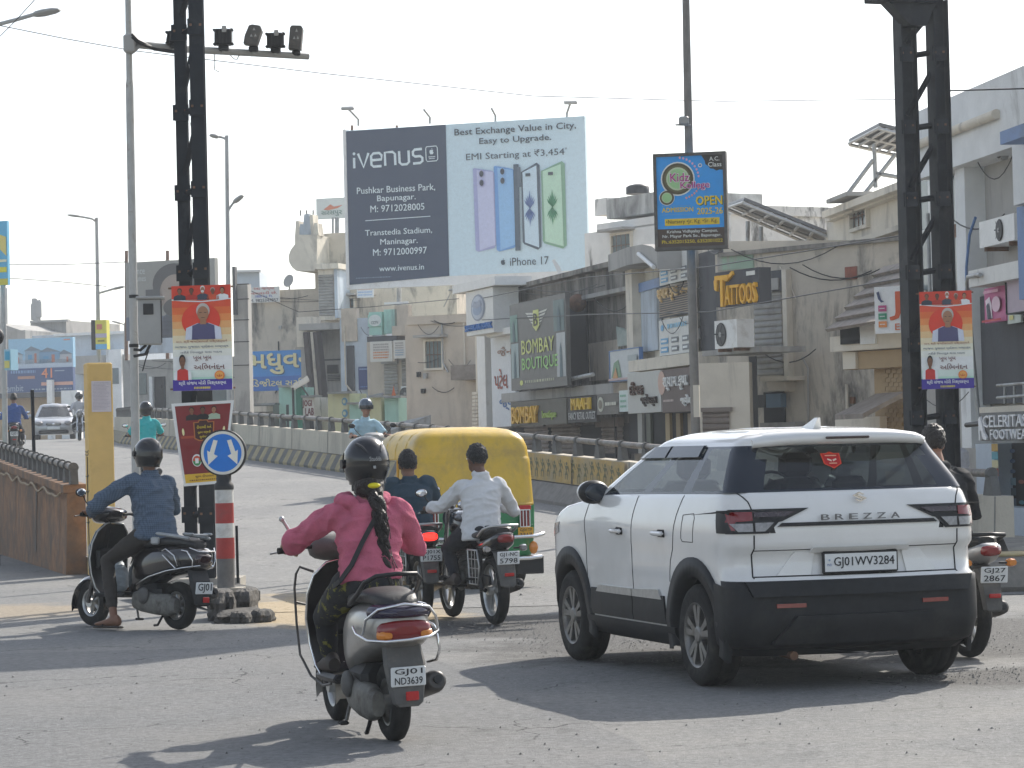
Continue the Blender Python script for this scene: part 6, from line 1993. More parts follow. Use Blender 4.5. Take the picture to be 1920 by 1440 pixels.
for sg in (1, -1): mb.tube([(2.30, sg * .50, .95), (2.0, sg * .54, 1.5)], .025, M_AUTOO, n=8); mb.tube([(.9, sg * .635, .86), (.9, sg * .625, 1.45)], .022, M_AUTOO, n=8)
mb.build("pillar", au)
mb = MB(); mb.rbox((.55, 0, .95), (.12, 1.15, .45), M_INT, .05); mb.rbox((1.55, 0, .80), (.35, .6, .12), M_INT, .05); mb.build("seat", au)
for y, x in ((.52, .35), (-.52, .35), (0, 2.25)): wheel2(au, (x, y, .21), .21, .12, .11, 5)
for sg in (1, -1):
    mb = MB(); mb.rbox((-.012, sg * .51, .735), (.03, .105, .205), M_REDL, .012); tl = mb.build("tail_light", au)
    mb = MB()
    for z in (.645, .825): mb.tube([(-.04, sg * .455, z), (-.04, sg * .565, z)], .006, M_WHITEP, n=5)
    for y in (.455, .49, .525, .565): mb.tube([(-.04, sg * y, .645), (-.04, sg * y, .825)], .006, M_WHITEP, n=5)
    mb.build("lamp_guard", tl)
    mb = MB(); mb.rbox((-.012, sg * .52, .85), (.02, .13, .05), M_REDB, .006); mb.build("reflector", au)
    mb = MB(); mb.ell((-.03, sg * .60, .42), (.03, .05, .07), M_AMBER, nu=12, nv=8); mb.build("indicator", au)
    mb = MB(); mb.rbox((.04, sg * .58, .235), (.03, .30, .20), M_BPLAST, .01); mb.build("mud_flap", au)
mb = MB(); mb.tube([(.05, .68, .56), (-.06, .62, .545), (-.08, .3, .54), (-.08, -.3, .54), (-.06, -.62, .545), (.05, -.74, .56)], .022, M_CHROME, n=8); mb.tube([(.02, .62, .32), (-.05, .55, .31), (-.05, -.55, .31), (.02, -.70, .32)], .024, M_CHROME, n=8); mb.build("bumper", au)
fr = Frame((-.04, -.42, .64), (0, -.17, 0), (0, 0, -.11), (-1, 0, 0), base=.02, step=.002)
fr.rect(0, 0, 1, 1, M_AUTOO, .01); fr.off += .012; fr.text("GJ01TF", .1, .1, .9, .45, M_INKB, .02); fr.off -= .002; fr.text("3317", .1, .54, .9, .9, M_INKB, .02); fr.mb.build("number_plate", au)
fr = Frame((-.015, .52, .565), (0, -.16, 0), (0, 0, -.10), (-1, 0, 0), base=.01, step=.003)
fr.ell(.5, .5, .5, .5, ink("e0e0dc")); fr.text("CNG", .2, .3, .8, .7, ink("206030"), .02); fr.mb.build("fuel_badge", au)
for sg in (1, -1):
    mb = MB(); mb.tube([(2.15, sg * .55, 1.1), (2.2, sg * .74, 1.12)], .01, M_BPLAST, n=6); mb.rbox((2.2, sg * .78, 1.12), (.03, .10, .16), M_BPLAST, .012); mb.build("wing_mirror", au)
# ------------------------------------------------------------------ buildings and shops
def wallm(name, c, dirt, lo=.5, hi=.7, ds=.55, **k):
    a = dict(rough=.9, var=.10, scale=1.3, dirt=dirt, streak=True, dscale=ds, dlo=lo, dhi=hi, bump=.25, bscale=14); a.update(k)
    return mat(name, c, **a)
W_GREY = wallm("stained_grey_plaster", (0.525, 0.470, 0.390), (.105, .10, .092), .49, .66, .95)
W_DARK = wallm("blackened_plaster", (0.284, 0.263, 0.231), (.06, .056, .052), .42, .62, 1.0)
W_CREAM = wallm("cream_wall", (0.659, 0.604, 0.506), (.30, .27, .23), .53, .72, .9)
W_WHITE = wallm("white_wall", (0.732, 0.744, 0.738), (.33, .33, .315), .57, .72)
W_BEIGE = wallm("beige_wall", (0.549, 0.476, 0.390), (.33, .285, .235), .52, .72, .8)
W_BLUEG = wallm("pale_blue_wall", (0.488, 0.549, 0.610), (.25, .27, .29), .52, .72)
W_MOULD = wallm("mouldy_white_wall", (0.732, 0.720, 0.683), (.14, .135, .125), .56, .66, .9)
W_MID = wallm("grey_render", (0.378, 0.366, 0.342), (.14, .136, .13), .5, .7)
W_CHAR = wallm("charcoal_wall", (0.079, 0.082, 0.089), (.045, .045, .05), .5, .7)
W_BROWN = wallm("ochre_tile_wall", (0.403, 0.293, 0.171), (.22, .16, .10), .5, .7)
M_MINT = wallm("mint_paint", (0.366, 0.610, 0.525), (.2, .3, .27), .52, .72)
M_GRN = wallm("green_paint", (0.037, 0.220, 0.146), (.03, .10, .08), .5, .7)
M_LEMON = wallm("lemon_paint", (0.610, 0.610, 0.366), (.3, .34, .3), .52, .7)
M_BLUE = mat("blue_paint", (.10, .20, .42), rough=.5, var=.1, dirt=(.08, .14, .26))
M_SHUT = mat("shutter_grey", (.33, .32, .30), rough=.6, metal=.2, var=.12, dirt=(.2, .19, .17))
M_SHUTB = mat("shutter_brown", (.20, .165, .14), rough=.65, metal=.1, var=.15, dirt=(.12, .10, .085))
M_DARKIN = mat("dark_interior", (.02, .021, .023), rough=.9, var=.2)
M_WIN = mat("dusty_window_glass", (.10, .135, .14), rough=.15, var=.2, scale=2)
M_TILE = mat("slate_tile", (.24, .205, .175), rough=.85, var=.25, scale=5, dirt=(.12, .105, .09))
M_TIN = mat("tin_sheet", (.26, .27, .27), rough=.55, metal=.4, var=.2, dirt=(.16, .13, .11))
M_BRICK = mat("red_brick", (.26, .09, .06), rough=.9, var=.3, scale=8)
M_SOLAR = mat("solar_panel_back", (.15, .15, .155), rough=.5, var=.15)

def building(name, label, pl, rc, depth, m, cat="building", zlo=0.0, zhi=None):
    t = thing(name, label, cat, pl.base(*rc))
    mb = MB(); a, b, z0, z1 = pl.rect(*rc)
    pl.bx(mb, a, b, zlo, z1 if zhi is None else zhi, -depth, 0, m)
    mb.build("wall", t, world=True)
    return t
def part(t, name, pl, rc, m, th=.1, off=0.0, **k):
    mb = MB(); pl.box(mb, *rc, m, th, off, **k); return mb.build(name, t, world=True)
def shutter(t, pl, rc, m=M_SHUT, off=.02, n=None, header=True):
    a, b, z0, z1 = pl.rect(*rc, off)
    n = n or max(6, int((z1 - z0) / .11)); mb = MB()
    A = []
    for i in range(n):
        zt, zb_ = lerp(z1, z0, i / n), lerp(z1, z0, (i + 1) / n)
        A += [[pl.pt(x, zt, off) for x in (a, b)], [pl.pt(x, lerp(zt, zb_, .45), off + .035) for x in (a, b)], [pl.pt(x, lerp(zt, zb_, .8), off + .03) for x in (a, b)]]
    A.append([pl.pt(x, z0, off) for x in (a, b)])
    mb.loft(A, m, cap=False, smooth=False, closed=False)
    o = mb.build("roller_shutter", t, world=True)
    if header:
        mb = MB(); pl.bx(mb, a - .05, b + .05, z1, z1 + .22, off, off + .16, m); mb.build("shutter_box", t, world=True)
    return o
def sign(name, label, pl, rc, board, off=.1, th=.08, cat="sign", frame=None, step=.012, group=None):
    """returns (thing, decal frame); call fr.mb.build('lettering', t, world=True) when printed"""
    t = thing(name, label, cat, pl.base(*rc, off), group)
    a, b, z0, z1 = pl.rect(*rc, off + th)
    mb = MB(); pl.bx(mb, a, b, z0, z1, off, off + th, board); mb.build("board", t, world=True)
    if frame:
        mb = MB(); w_ = (z1 - z0) * .035
        for q in ((a - w_, b + w_, z1, z1 + w_), (a - w_, b + w_, z0 - w_, z0), (a - w_, a, z0, z1), (b, b + w_, z0, z1)): pl.bx(mb, *q, off - .01, off + th + .02, frame)
        mb.build("frame", t, world=True)
    return t, Frame(pl.pt(a, z1, off + th), pl.u * (b - a), Vector((0, 0, z0 - z1)), pl.n, None, step, step)
def done(t, fr, name="lettering"): fr.mb.build(name, t, world=True)
def ac_unit(label, pl, rc, off=.0, th=.3, fanx=.36, group="air conditioner units on the shop fronts"):
    t = thing("ac_unit", label, "air conditioner", pl.base(*rc), group)
    a, b, z0, z1 = pl.rect(*rc, off + th)
    mb = MB(); pl.bx(mb, a, b, z0, z1, off, off + th, M_WHITEP); mb.build("casing", t, world=True)
    fr = Frame(pl.pt(a, z1, off + th), pl.u * (b - a), Vector((0, 0, z0 - z1)), pl.n, None, .01, .01)
    r_ = .42; ru = r_ * (z1 - z0) / (b - a)
    fr.ell(fanx, .5, ru, r_, M_BLACK); fr.ell(fanx, .5, ru * .92, r_ * .92, M_MID_); fr.ell(fanx, .5, ru * .25, r_ * .25, M_GREY)
    for i in range(6):
        an = i * pi / 3; k = fr.off
        fr.poly([(fanx + ru * .2 * cos(an), .5 + r_ * .2 * sin(an)), (fanx + ru * .9 * cos(an), .5 + r_ * .9 * sin(an)), (fanx + ru * .9 * cos(an + .14), .5 + r_ * .9 * sin(an + .14)), (fanx + ru * .2 * cos(an + .3), .5 + r_ * .2 * sin(an + .3))], M_BLACK); fr.off = k
    fr.mb.build("fan_grille", t, world=True)
    mb = MB()
    for x in (lerp(a, b, .15), lerp(a, b, .85)): pl.bx(mb, x - .02, x + .02, z0 - .06, z0, off - .02, off + th, M_RUST)
    mb.build("bracket", t, world=True)
    return t
M_MID_ = mat("grille_grey", (.10, .10, .10), rough=.7)

# ---- tall white building at the right edge
A = PL(1700, 44.0, 1920, 38.2)
t = building("white_building", "tall white building with blue trim and shop below, at the picture's right edge", A, (1714, 140, 2100, 1010), 7, W_MID)
part(t, "fascia", A, (1714, 128, 2100, 272), W_WHITE, .45)
mb = MB(); h0, h1 = A.hit(1716, 275, .5), A.hit(1868, 212, .5); z_ = (h0.z + h1.z) / 2
mb.tube([Vector((h0.x, h0.y, z_)), Vector((h1.x, h1.y, z_))], .07, W_CREAM, n=10); mb.build("cornice_pipe", t, world=True)
part(t, "pillar", A, (1796, 255, 1814, 840), W_WHITE, .3)
part(t, "window", A, (1716, 330, 1794, 540), M_WIN, .06)
mb = MB()
for x in (1716, 1742, 1768, 1792): A.box(mb, x, 325, x + 4, 545, M_WHITEP, .1)
A.box(mb, 1716, 425, 1794, 430, M_WHITEP, .1); mb.build("window_frame", t, world=True)
part(t, "canopy_slab", A, (1874, 206, 2100, 232), M_BLUE, 1.0, .45)
part(t, "white_panel", A, (1898, 236, 2100, 358), W_WHITE, .7, .45)
part(t, "blue_post", A, (1908, 362, 2100, 546), M_BLUE, .6, .45)
part(t, "balcony_slab", A, (1816, 498, 1912, 530), W_MOULD, .7)
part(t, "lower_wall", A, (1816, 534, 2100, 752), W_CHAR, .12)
part(t, "shop_slab", A, (1836, 757, 2100, 769), W_CREAM, .55)
part(t, "base_wall", A, (1832, 956, 2100, 1040), W_BLUEG, .35, zlo=0)
part(t, "side_pier", A, (1832, 832, 1866, 1040), W_BLUEG, .3, zlo=0)
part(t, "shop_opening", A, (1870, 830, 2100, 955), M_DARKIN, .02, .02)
mb = MB(); h = A.hit(1887, 281, .12); mb.cyl(h, h + A.n * .1, .14, M_GREY, 20); mb.cyl(h + A.n * .09, h + A.n * .12, .11, M_BLACK, 20); mb.build("exhaust_fan", t, world=True)
mb = MB()                                      # balcony rail
for y in (721, 744):
    mb.tube([A.hit(1870, y + 2, .5), A.hit(1990, y - 8, .5)], .022, M_GALV, n=8)
for x in (1884, 1902, 1920): mb.tube([A.hit(x, 720, .5), A.hit(x, 757, .5)], .018, M_GALV, n=8)
mb.build("balcony_rail", t, world=True)
mb = MB()
mb.tube([A.hit(1829, 408, .3), A.hit(1818, 440, .32), A.hit(1812, 500, .34), A.hit(1812, 545, .34)], .022, M_BLUE, n=8)
mb.tube([A.hit(1838, 515, .75), A.hit(1815, 519, .7), A.hit(1813, 530, .55), A.hit(1822, 640, .4), A.hit(1836, 790, .35)], .03, M_GALV, n=8)
mb.tube([A.hit(1812, 797, .4), A.hit(1842, 794, .4)], .035, M_BPLAST, n=8); mb.build("drain_pipe", t, world=True)
mb = MB(); rr_ = random.Random(9)
cols = ["c8a040", "48a0b0", "d8d0a0", "b05040", "5878a8", "c8c8b8", "386048"]
fr = A.frame(1862, 832, 1874, 955, .33)
for i in range(8): fr.off = .012; fr.rect(0, i / 8, 1, (i + .92) / 8, ink(cols[i % 7], .6))
fr.mb.build("poster_strip", t, world=True)
fr = A.frame(1878, 836, 1990, 953, .06)
for i in range(7):
    for j in range(6):
        fr.off = .012; u, v = i / 7, j / 6
        if j >= 3 and i < 2: fr.rect(u + .01, v + .02, u + .12, v + .14, ink(("405870", "7898a8", "304858")[(i + j) % 3], .7))
        elif rr_.random() < .6: fr.ell(u + .07, v + .08, .05, .035, ink(cols[rr_.randrange(7)], .35), n=10)
fr.mb.build("shop_goods", t, world=True)
ac_unit("boxy air conditioner under the blue-trimmed canopy of the white building", A, (1836, 408, 1902, 458), .05, .32, .6)
t, fr = sign("shop_sign", "grey footwear shop sign with white raised capitals and a high-heel shape", A, (1838, 771, 1994, 826), mat("sign_grey", (.13, .13, .125), rough=.6), .5, .1)
wh = ink("e8e8e4"); u = lambda x: (x - 1838) / 156.0
fr.text("CELERITAS", u(1850), .10, u(1934), .52, wh, .03, .03); fr.off = .012
fr.text("FOOTWEAR", u(1864), .60, u(1942), .95, wh, .03, .03); fr.off = .012
fr.poly([(u(1840), .22), (u(1843.5), .12), (u(1846), .3), (u(1850), .68), (u(1856), .88), (u(1855), .97), (u(1848), .93), (u(1844.5), .62), (u(1842.5), .62), (u(1842), .97), (u(1840), .97)], wh, .03); done(t, fr)
t, fr = sign("poster_sign", "tilted pink wedding-shop poster under the dirty balcony slab", A, (1846, 538, 1886, 604), ink("b85888"), .3, .05)
fr.poly([(.08, .35), (.28, .25), (.36, .5), (.40, .88), (.15, .88)], ink("e0d0d8")); fr.poly([(.16, .5), (.26, .42), (.36, .88), (.2, .9)], ink("303848")); fr.ell(.65, .5, .2, .22, ink("d8b8c8")); fr.rect(.12, .08, .8, .16, ink("d8a0b8")); fr.rect(.05, .92, .95, .98, ink("b82838")); done(t, fr, "print")
t, fr = sign("sign_box", "pale mauve sign box in a dark frame beside the pink poster", A, (1888, 516, 1990, 580), ink("a898a4"), .35, .2, frame=M_BLACK); done(t, fr.rect(.6, .4, .9, .5, ink("907888")), "print")
t, fr = sign("paper_sign", "small torn white paper notice hanging under the mauve sign box", A, (1889, 584, 1914, 606), ink("b8c0b8"), .3, .03); done(t, fr.rect(.2, .3, .5, .7, ink("c8c078")), "print")

# ---- cream building behind with cornice and roof
Bp = PL(1540, 59.0, 1692, 52.0)
t = building("cream_building", "cream building with moulded cornice behind the stained grey wall", Bp, (1552, 366, 1760, 640), 8, W_CREAM)
part(t, "cornice", Bp, (1540, 352, 1770, 366), W_CREAM, .35, zlo=None); part(t, "string_course", Bp, (1556, 430, 1760, 440), W_CREAM, .2); part(t, "parapet", Bp, (1546, 366, 1765, 376), W_CREAM, .18)
# ---- stained grey wall with shutter
C = PL(1345, 54.0, 1690, 50.5)
t = building("grey_building", "large stained grey plaster building with a roller shutter and a small brick opening", C, (1345, 461, 1692, 840), 7, W_GREY)
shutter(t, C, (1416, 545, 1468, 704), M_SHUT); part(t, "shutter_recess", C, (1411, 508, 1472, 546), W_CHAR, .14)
part(t, "door_jamb", C, (1468, 505, 1476, 735), W_CREAM, .16)
part(t, "brick_opening", C, (1584, 500, 1606, 524), M_BRICK, .02, .01)
part(t, "ledge", C, (1425, 706, 1475, 714), W_CREAM, .5); part(t, "plinth", C, (1430, 716, 1472, 733), W_GREY, .3)
mb = MB(); C.box(mb, 1432, 735, 1470, 800, M_DARKIN, .05, .02); C.box(mb, 1436, 738, 1464, 764, ink("405c70"), .15, .07); C.box(mb, 1425, 792, 1490, 800, W_MID, .3); mb.build("kiosk", t, world=True)
mb = MB(); mb.tube([C.hit(1504, 670, .05), C.hit(1515, 690, .05), C.hit(1516, 800, .05)], .02, W_MID, n=6); mb.tube([C.hit(1462, 500, .03), C.hit(1480, 530, .03), C.hit(1492, 560, .03)], .012, W_CREAM, n=5); mb.build("conduit", t, world=True)
mb = MB(); C.box(mb, 1345, 458, 1692, 466, W_DARK, .1); mb.build("coping", t, world=True)
part(t, "green_stain", C, (1345, 472, 1412, 505), wallm("green_flaked_paint", (0.293, 0.403, 0.305), (.36, .335, .30), .46, .58, 1.2), .03)
# ---- bay with a tiled lean-to roof
v = Vector((.15, -.988, 0)) * 3.4
U_, L0 = P(1657, 500, 47.3), P(1553, 622, 46.6)
D = PL(1560, 47.6, 1700, 45.9)
t = building("tiled_bay", "ochre shop bay under a tiled lean-to roof, beside the gantry leg", D, (1640, 655, 1712, 830), 3, W_BROWN)
mb = MB()
for i in range(6):
    a, b = lerp(U_, L0, i / 6), lerp(U_, L0, (i + 1.06) / 6)
    nn_ = (b - a).cross(v).normalized(); nn_ = nn_ if nn_.z > 0 else -nn_
    up_ = nn_ * (.02 + .0 * i)
    q = [a, b + nn_ * .07, b + nn_ * .07 + v, a + v]
    mb.prism(q, -nn_, .06, M_TILE)
mb.build("tiled_roof", t, world=True)
part(t, "fascia", D, (1556, 626, 1712, 655), W_CREAM, .5); part(t, "grille", D, (1575, 600, 1610, 645), M_DARKIN, .05, .5); part(t, "fascia_panel", D, (1612, 590, 1640, 645), W_WHITE, .04, .5)
part(t, "soffit_beam", D, (1582, 657, 1712, 690), W_BROWN, .3); part(t, "side_wall", D, (1580, 660, 1604, 692), W_CREAM, .36)
mb = MB(); rr_ = random.Random(2)
for j in range(19):
    for i in range(4):
        x0 = 1651 + i * 10 + (5 if j % 2 else 0); y0 = 660 + j * 8.2
        D.box(mb, x0, y0, x0 + 9, y0 + 7, W_BROWN, .05, .0)
mb.build("tile_cladding", t, world=True)
mb = MB(); a, b = P(1642, 738, 46.3), P(1565, 778, 45.9)
mb.prism([a, b, b + v * .5, a + v * .5], (0, 0, -1), .08, M_TILE); mb.build("lower_roof", t, world=True)
part(t, "lower_wall", D, (1566, 782, 1650, 830), W_CREAM, .2)
t, fr = sign("hanging_sign", "white hanging sign with a big orange letter and coloured labels by the tiled roof", PL(1640, 43.2, 1740, 42.8), (1640, 536, 1737, 624), ink("dcdcda"), .1, .05)
fr.text("J", .30, .12, .50, .72, ink("c8562c"), .03); fr.text("Ethnic", .40, .80, .95, .94, ink("c86a40"), .02)
for i, h in enumerate(("b04878", "3c8c6c", "d88848")): fr.off = .024; fr.rect(.08, .40 + i * .17, .24, .53 + i * .17, ink(h)); fr.scribble(.11, .455 + i * .17, .21, .475 + i * .17, ink("f0e8e8"), i, 3)
fr.off = .024; fr.poly([(.05, .12), (.10, .1), (.14, .28), (.20, .32), (.14, .34), (.08, .26)], ink("404868")); fr.rect(.55, .08, .95, .14, ink("8890a0")); done(t, fr)

# ---- tattoo parlour, jewellery shops
T = PL(1338, 53.2, 1428, 51.6)
t, fr = sign("tattoo_sign", "dark tattoo parlour sign with raised yellow capitals", T, (1342, 506, 1424, 572), W_CHAR, .5, .25)
ye = ink("e0a820"); fr.text("T", .06, .12, .36, 1.0, ye, .03, .06); fr.off = .012; fr.text("ATTOOS", .28, .42, .98, .98, ye, .03, .06); fr.off = .012
fr.poly([(.02, .25), (.10, .10), (.30, .20), (.44, .02), (.46, .12), (.32, .30), (.10, .22), (.08, .55), (.03, .5)], ye, .05); fr.off = .012; fr.rect(.72, .08, .92, .20, ink("d0d0c8")); done(t, fr)
ac_unit("white air conditioner standing on the ledge under the tattoo sign", PL(1336, 53.4, 1384, 52.4), (1340, 600, 1382, 653), .3, .35, .30)
mb = MB(); T.box(mb, 1316, 654, 1424, 664, W_MID, 1.0, -.6); mb.build("ledge_slab", world=True, cat="ledge", label="thin concrete ledge carrying the air conditioner under the tattoo sign")
t = building("beige_annexe", "plain cream single-storey annexe with a shuttered hatch below the air conditioner", PL(1306, 51.2, 1406, 51.0), (1308, 680, 1406, 840), 1.2, W_CREAM)
q = PL(1306, 51.2, 1406, 51.0); shutter(t, q, (1318, 772, 1368, 840), M_SHUTB, .02, header=False); part(t, "hatch_frame", q, (1314, 764, 1372, 772), M_SHUTB, .1); part(t, "side_pier", q, (1406, 668, 1420, 840), W_CHAR, .1, -.6)
E1 = PL(1235, 60.0, 1312, 56.8); E0 = PL(1140, 66.0, 1235, 60.2)
t = building("jewellery_building", "narrow cream building with stacked white jewellery boards and a curved grey canopy", E1, (1236, 466, 1345, 840), 6, W_CREAM)
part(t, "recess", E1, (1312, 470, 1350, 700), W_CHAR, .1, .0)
part(t, "left_wall", E0, (1180, 480, 1236, 700), W_CREAM, .15, -.1); part(t, "door_panel", E0, (1186, 545, 1232, 660), W_BLUEG, .1, .06); part(t, "lintel_band", E0, (1182, 528, 1236, 545), M_BLUE, .14, .06); part(t, "column", E0, (1174, 480, 1186, 700), W_CREAM, .3, .05)
mb = MB(); pts = []
for x, y in ((1140, 478), (1175, 464), (1205, 458), (1222, 462), (1232, 470)): pts.append(E0.hit(x, y, .7))
A_ = [[p, p + Vector((0, 0, -.38))] for p in pts]; A_ = [[a, b, b - E0.n * 1.2, a - E0.n * 1.2] for a, b in A_]
mb.loft(A_, W_MID, smooth=False); mb.build("canopy", t, world=True)
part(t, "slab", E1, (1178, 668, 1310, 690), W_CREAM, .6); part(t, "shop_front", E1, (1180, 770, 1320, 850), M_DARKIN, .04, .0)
mb = MB()
for x, c_ in ((1196, "b8b8b0"), (1212, "505848"), (1248, "c0a878"), (1268, "a08858"), (1290, "b8a890")): E1.box(mb, x, 775, x + 8, 850, ink(c_, .5), .06, .05)
mb.build("shop_goods", t, world=True)
mb = MB(); h0, h1 = E0.hit(1197, 476, .75), E0.hit(1226, 501, .75); mb.tube([h0, h1], .045, M_WHITEP, n=8); mb.build("tube_light", t, world=True)
br_, bl_ = ink("4c3a2c"), ink("5898c0"); gr_ = ink("707478")
def jewel_board(label, rc, seed, head):
    t, fr = sign("jewellery_board", label, E1, rc, ink("c8c8c4"), .25, .08)
    k = fr.off
    if head: fr.ell(.12, .22, .05, .09, bl_); fr.off = k; fr.scribble(.28, .14, .9, .26, ink("88b8d0"), seed, 5)
    for i in range(3):
        for j in range(2):
            fr.off = k; fr.rect(.06 + i * .34, .52 + j * .24, .30 + i * .32, .68 + j * .24, (bl_, gr_, gr_)[i] if (i or j) else bl_); fr.rect(.09 + i * .34, .57 + j * .24, .27 + i * .32, .63 + j * .24, ink("d0d4d4"))
    done(t, fr)
jewel_board("upper white jewellery board with small blue and grey labels, right under the school sign", (1236, 474, 1292, 530), 1, False)
jewel_board("lower white jewellery board with pale blue heading, above the shop slab", (1236, 596, 1296, 664), 2, True)
t, fr = sign("louvred_sign", "black louvred board with raised gold Gujarati lettering between two white boards", E1, (1236, 534, 1295, 592), W_CHAR, .22, .06)
for i in range(14):
    fr.off = .012; fr.rect(0, i / 14, 1, i / 14 + .03, ink("8c7c68"))
fr.off = .03; fr.text("શ્યામ કૃપા", .02, .06, .66, .50, ink("d8b880"), .03, .03); fr.off = .03; fr.text("જ્વેલર્સ", .72, .14, .99, .34, ink("d8b880"), .03, .02); done(t, fr)
t, fr = sign("shop_sign", "white shop sign with brown Gujarati letters, left of the brown sign", E1, (1177, 697, 1239, 774), ink("b0b0aa"), .55, .12)
fr.text("દીપક", .12, .22, .52, .55, ink("4c3020"), .03, .04); fr.off = .012; fr.text("જ્વેલર્સ", .46, .55, .92, .85, ink("3c3028"), .03, .04); done(t, fr)
t, fr = sign("shop_sign", "brown shop sign with white Gujarati letters beside the pole's foot", E1, (1241, 690, 1312, 772), mat("sign_brown", (.10, .068, .06), rough=.6), .55, .12)
fr.text("શ્યામ કૃપા", .10, .18, .74, .50, ink("d8d8d4"), .03, .04); fr.off = .012; fr.text("જ્વેલર્સ", .56, .62, .98, .88, ink("d8d8d4"), .03, .04); fr.off = .012; fr.scribble(.05, .70, .32, .75, ink("b8a8a0"), 3, 4); fr.off = .012; fr.ell(.01, .3, .10, .28, ink("b89888"))
done(t, fr)
# ---- old dark building with the boutique
Fp = PL(916, 78.0, 1180, 64.3)
t = building("boutique_building", "blackened old two-storey building carrying the grey boutique board", Fp, (922, 520, 1186, 860), 6, W_DARK)
part(t, "parapet_coping", Fp, (922, 512, 1186, 521), W_DARK, .25); part(t, "cornice", Fp, (1055, 548, 1186, 556), W_MID, .35); part(t, "dark_balcony", Fp, (1066, 560, 1100, 705), M_DARKIN, .05, .02); part(t, "pale_wall", Fp, (1104, 640, 1160, 712), W_GREY, .06)
part(t, "shop_slab", Fp, (940, 728, 1150, 746), W_MID, .8)
for a_, b_, m_ in ((985, 1030, M_SHUTB), (1036, 1090, M_SHUTB), (1130, 1170, M_SHUTB)): shutter(t, Fp, (a_, 800, b_, 850), m_, .04)
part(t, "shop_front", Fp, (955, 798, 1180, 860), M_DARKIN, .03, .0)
mb = MB(); h = Fp.hit(1083, 568, .4); mb.ell(h, (.22, .22, .22), M_RUST); mb.build("clay_pot", world=True, cat="pot", label="round rusty orange pot hanging in the dark balcony beside the boutique board")
mb = MB(); rr_ = random.Random(6)
for k in range(9):
    p = Fp.hit(960 + k * 9, 728 + rr_.uniform(-3, 3), .75); q = Fp.hit(990 + k * 12, 722 + rr_.uniform(-4, 4), .8)
    mb.tube([p, lerp(p, q, .5) + Vector((0, 0, -.08)), q], .016, M_BLACK, n=5)
mb.tube([Fp.hit(1018, 722, 1.0), Fp.hit(1112, 702, 1.0)], .05, M_GALV, n=8); mb.build("cable_tangle", world=True, cat="cables", label="tangle of black cables and a pipe under the boutique board")
t, fr = sign("boutique_board", "tall grey boutique board with green capitals and a winged crest", PL(955, 75, 1064, 69.2), (957, 560, 1062, 728), mat("board_grey", (.105, .105, .10), rough=.5), 1.0, .1)
c1_, c2_ = ink("c8cc78"), ink("98c878"); k = fr.off
fr.text("BOMBAY", .22, .44, .80, .60, c1_, .035); fr.off = k; fr.text("BOUTIQUE", .22, .645, .86, .80, c2_, .035)
for s_ in (-1, 1):
    for i in range(5):
        fr.off = k; fr.poly([(.5 + s_ * .02, .15 + i * .035), (.5 + s_ * (.20 - i * .03), .13 + i * .037), (.5 + s_ * (.17 - i * .03), .155 + i * .037), (.5 + s_ * .02, .17 + i * .035)], ink("c0c0b8"))
fr.off = k + .012; fr.poly([(.45, .12), (.55, .12), (.56, .30), (.5, .36), (.44, .30)], c1_); fr.text("B", .465, .16, .535, .30, ink("505048"), .03)
for u0, u1, v0, v1, h in ((.01, .15, .13, .44, "688880"), (.02, .16, .46, .86, "90a0a0"), (.80, .98, .06, .40, "5c7070"), (.84, .99, .42, .90, "a8acac")):
    fr.off = k; fr.rect(u0, v0, u1, v1, ink(h)); fr.poly([(lerp(u0, u1, .35), v1), (lerp(u0, u1, .4), lerp(v0, v1, .4)), (lerp(u0, u1, .5), lerp(v0, v1, .2)), (lerp(u0, u1, .62), lerp(v0, v1, .4)), (lerp(u0, u1, .7), v1)], ink("486068"))
fr.off = k; fr.ell(.2, .92, .03, .03, c1_); fr.off = k; fr.scribble(.27, .90, .80, .93, ink("b8b8a0"), 4, 8); done(t, fr)
t, fr = sign("shop_sign", "olive shop strip with yellow raised capitals, lowest left of the row", Fp, (958, 750, 1062, 797), mat("strip_olive", (.10, .095, .075), rough=.6), .82, .1)
fr.text("BOMBAY", .06, .22, .54, .90, ink("e0b040"), .03, .06); fr.off = .012; fr.text("boutique", .60, .44, .84, .82, ink("a8c060"), .02, .02); done(t, fr)
t, fr = sign("shop_sign", "black fancy-goods shop strip with yellow capitals over white capitals", Fp, (1065, 744, 1118, 792), M_BLACK, .82, .1)
fr.text("MAAHI", .20, .05, .86, .50, ink("e0b838"), .03, .05); fr.off = .012; fr.text("FANCY RETAIL OUTLET", .04, .60, .98, .88, ink("c8c8c4"), .03); done(t, fr)
t, fr = sign("shop_sign", "grey-brown shop strip with a pale spiral mark, next to the black fancy-goods strip", Fp, (1119, 738, 1160, 777), mat("strip_taupe", (.13, .12, .105), rough=.6), .82, .1)
fr.ell(.2, .5, .14, .36, ink("b8b8a8")); fr.ell(.2, .5, .09, .22, ink("706858")); fr.scribble(.45, .42, .95, .58, ink("c0c0b0"), 2, 3); done(t, fr)
t, fr = sign("shop_sign", "small white strip with pale green print at the end of the shop strips", Fp, (1161, 732, 1177, 772), ink("c0ccc8"), .82, .1)
for i in range(3): fr.off = .012; fr.scribble(.15, .2 + i * .25, .85, .3 + i * .25, ink("78a890"), i, 2)
done(t, fr)
t, fr = sign("advert_board", "leaning white advert board in a blue frame above the shop strips", PL(1142, 66, 1208, 63), (1144, 656, 1200, 712), ink("b8bcbc"), .8, .06, frame=M_BLUE)
fr.poly([(.05, .9), (.15, .4), (.3, .3), (.4, .9)], ink("6c8c70")); fr.poly([(.1, .95), (.22, .55), (.3, .95)], ink("b88858")); fr.rect(.65, .2, .95, .4, ink("98a0a0")); fr.rect(.0, .93, 1, 1, ink("b09898")); done(t, fr, "print")
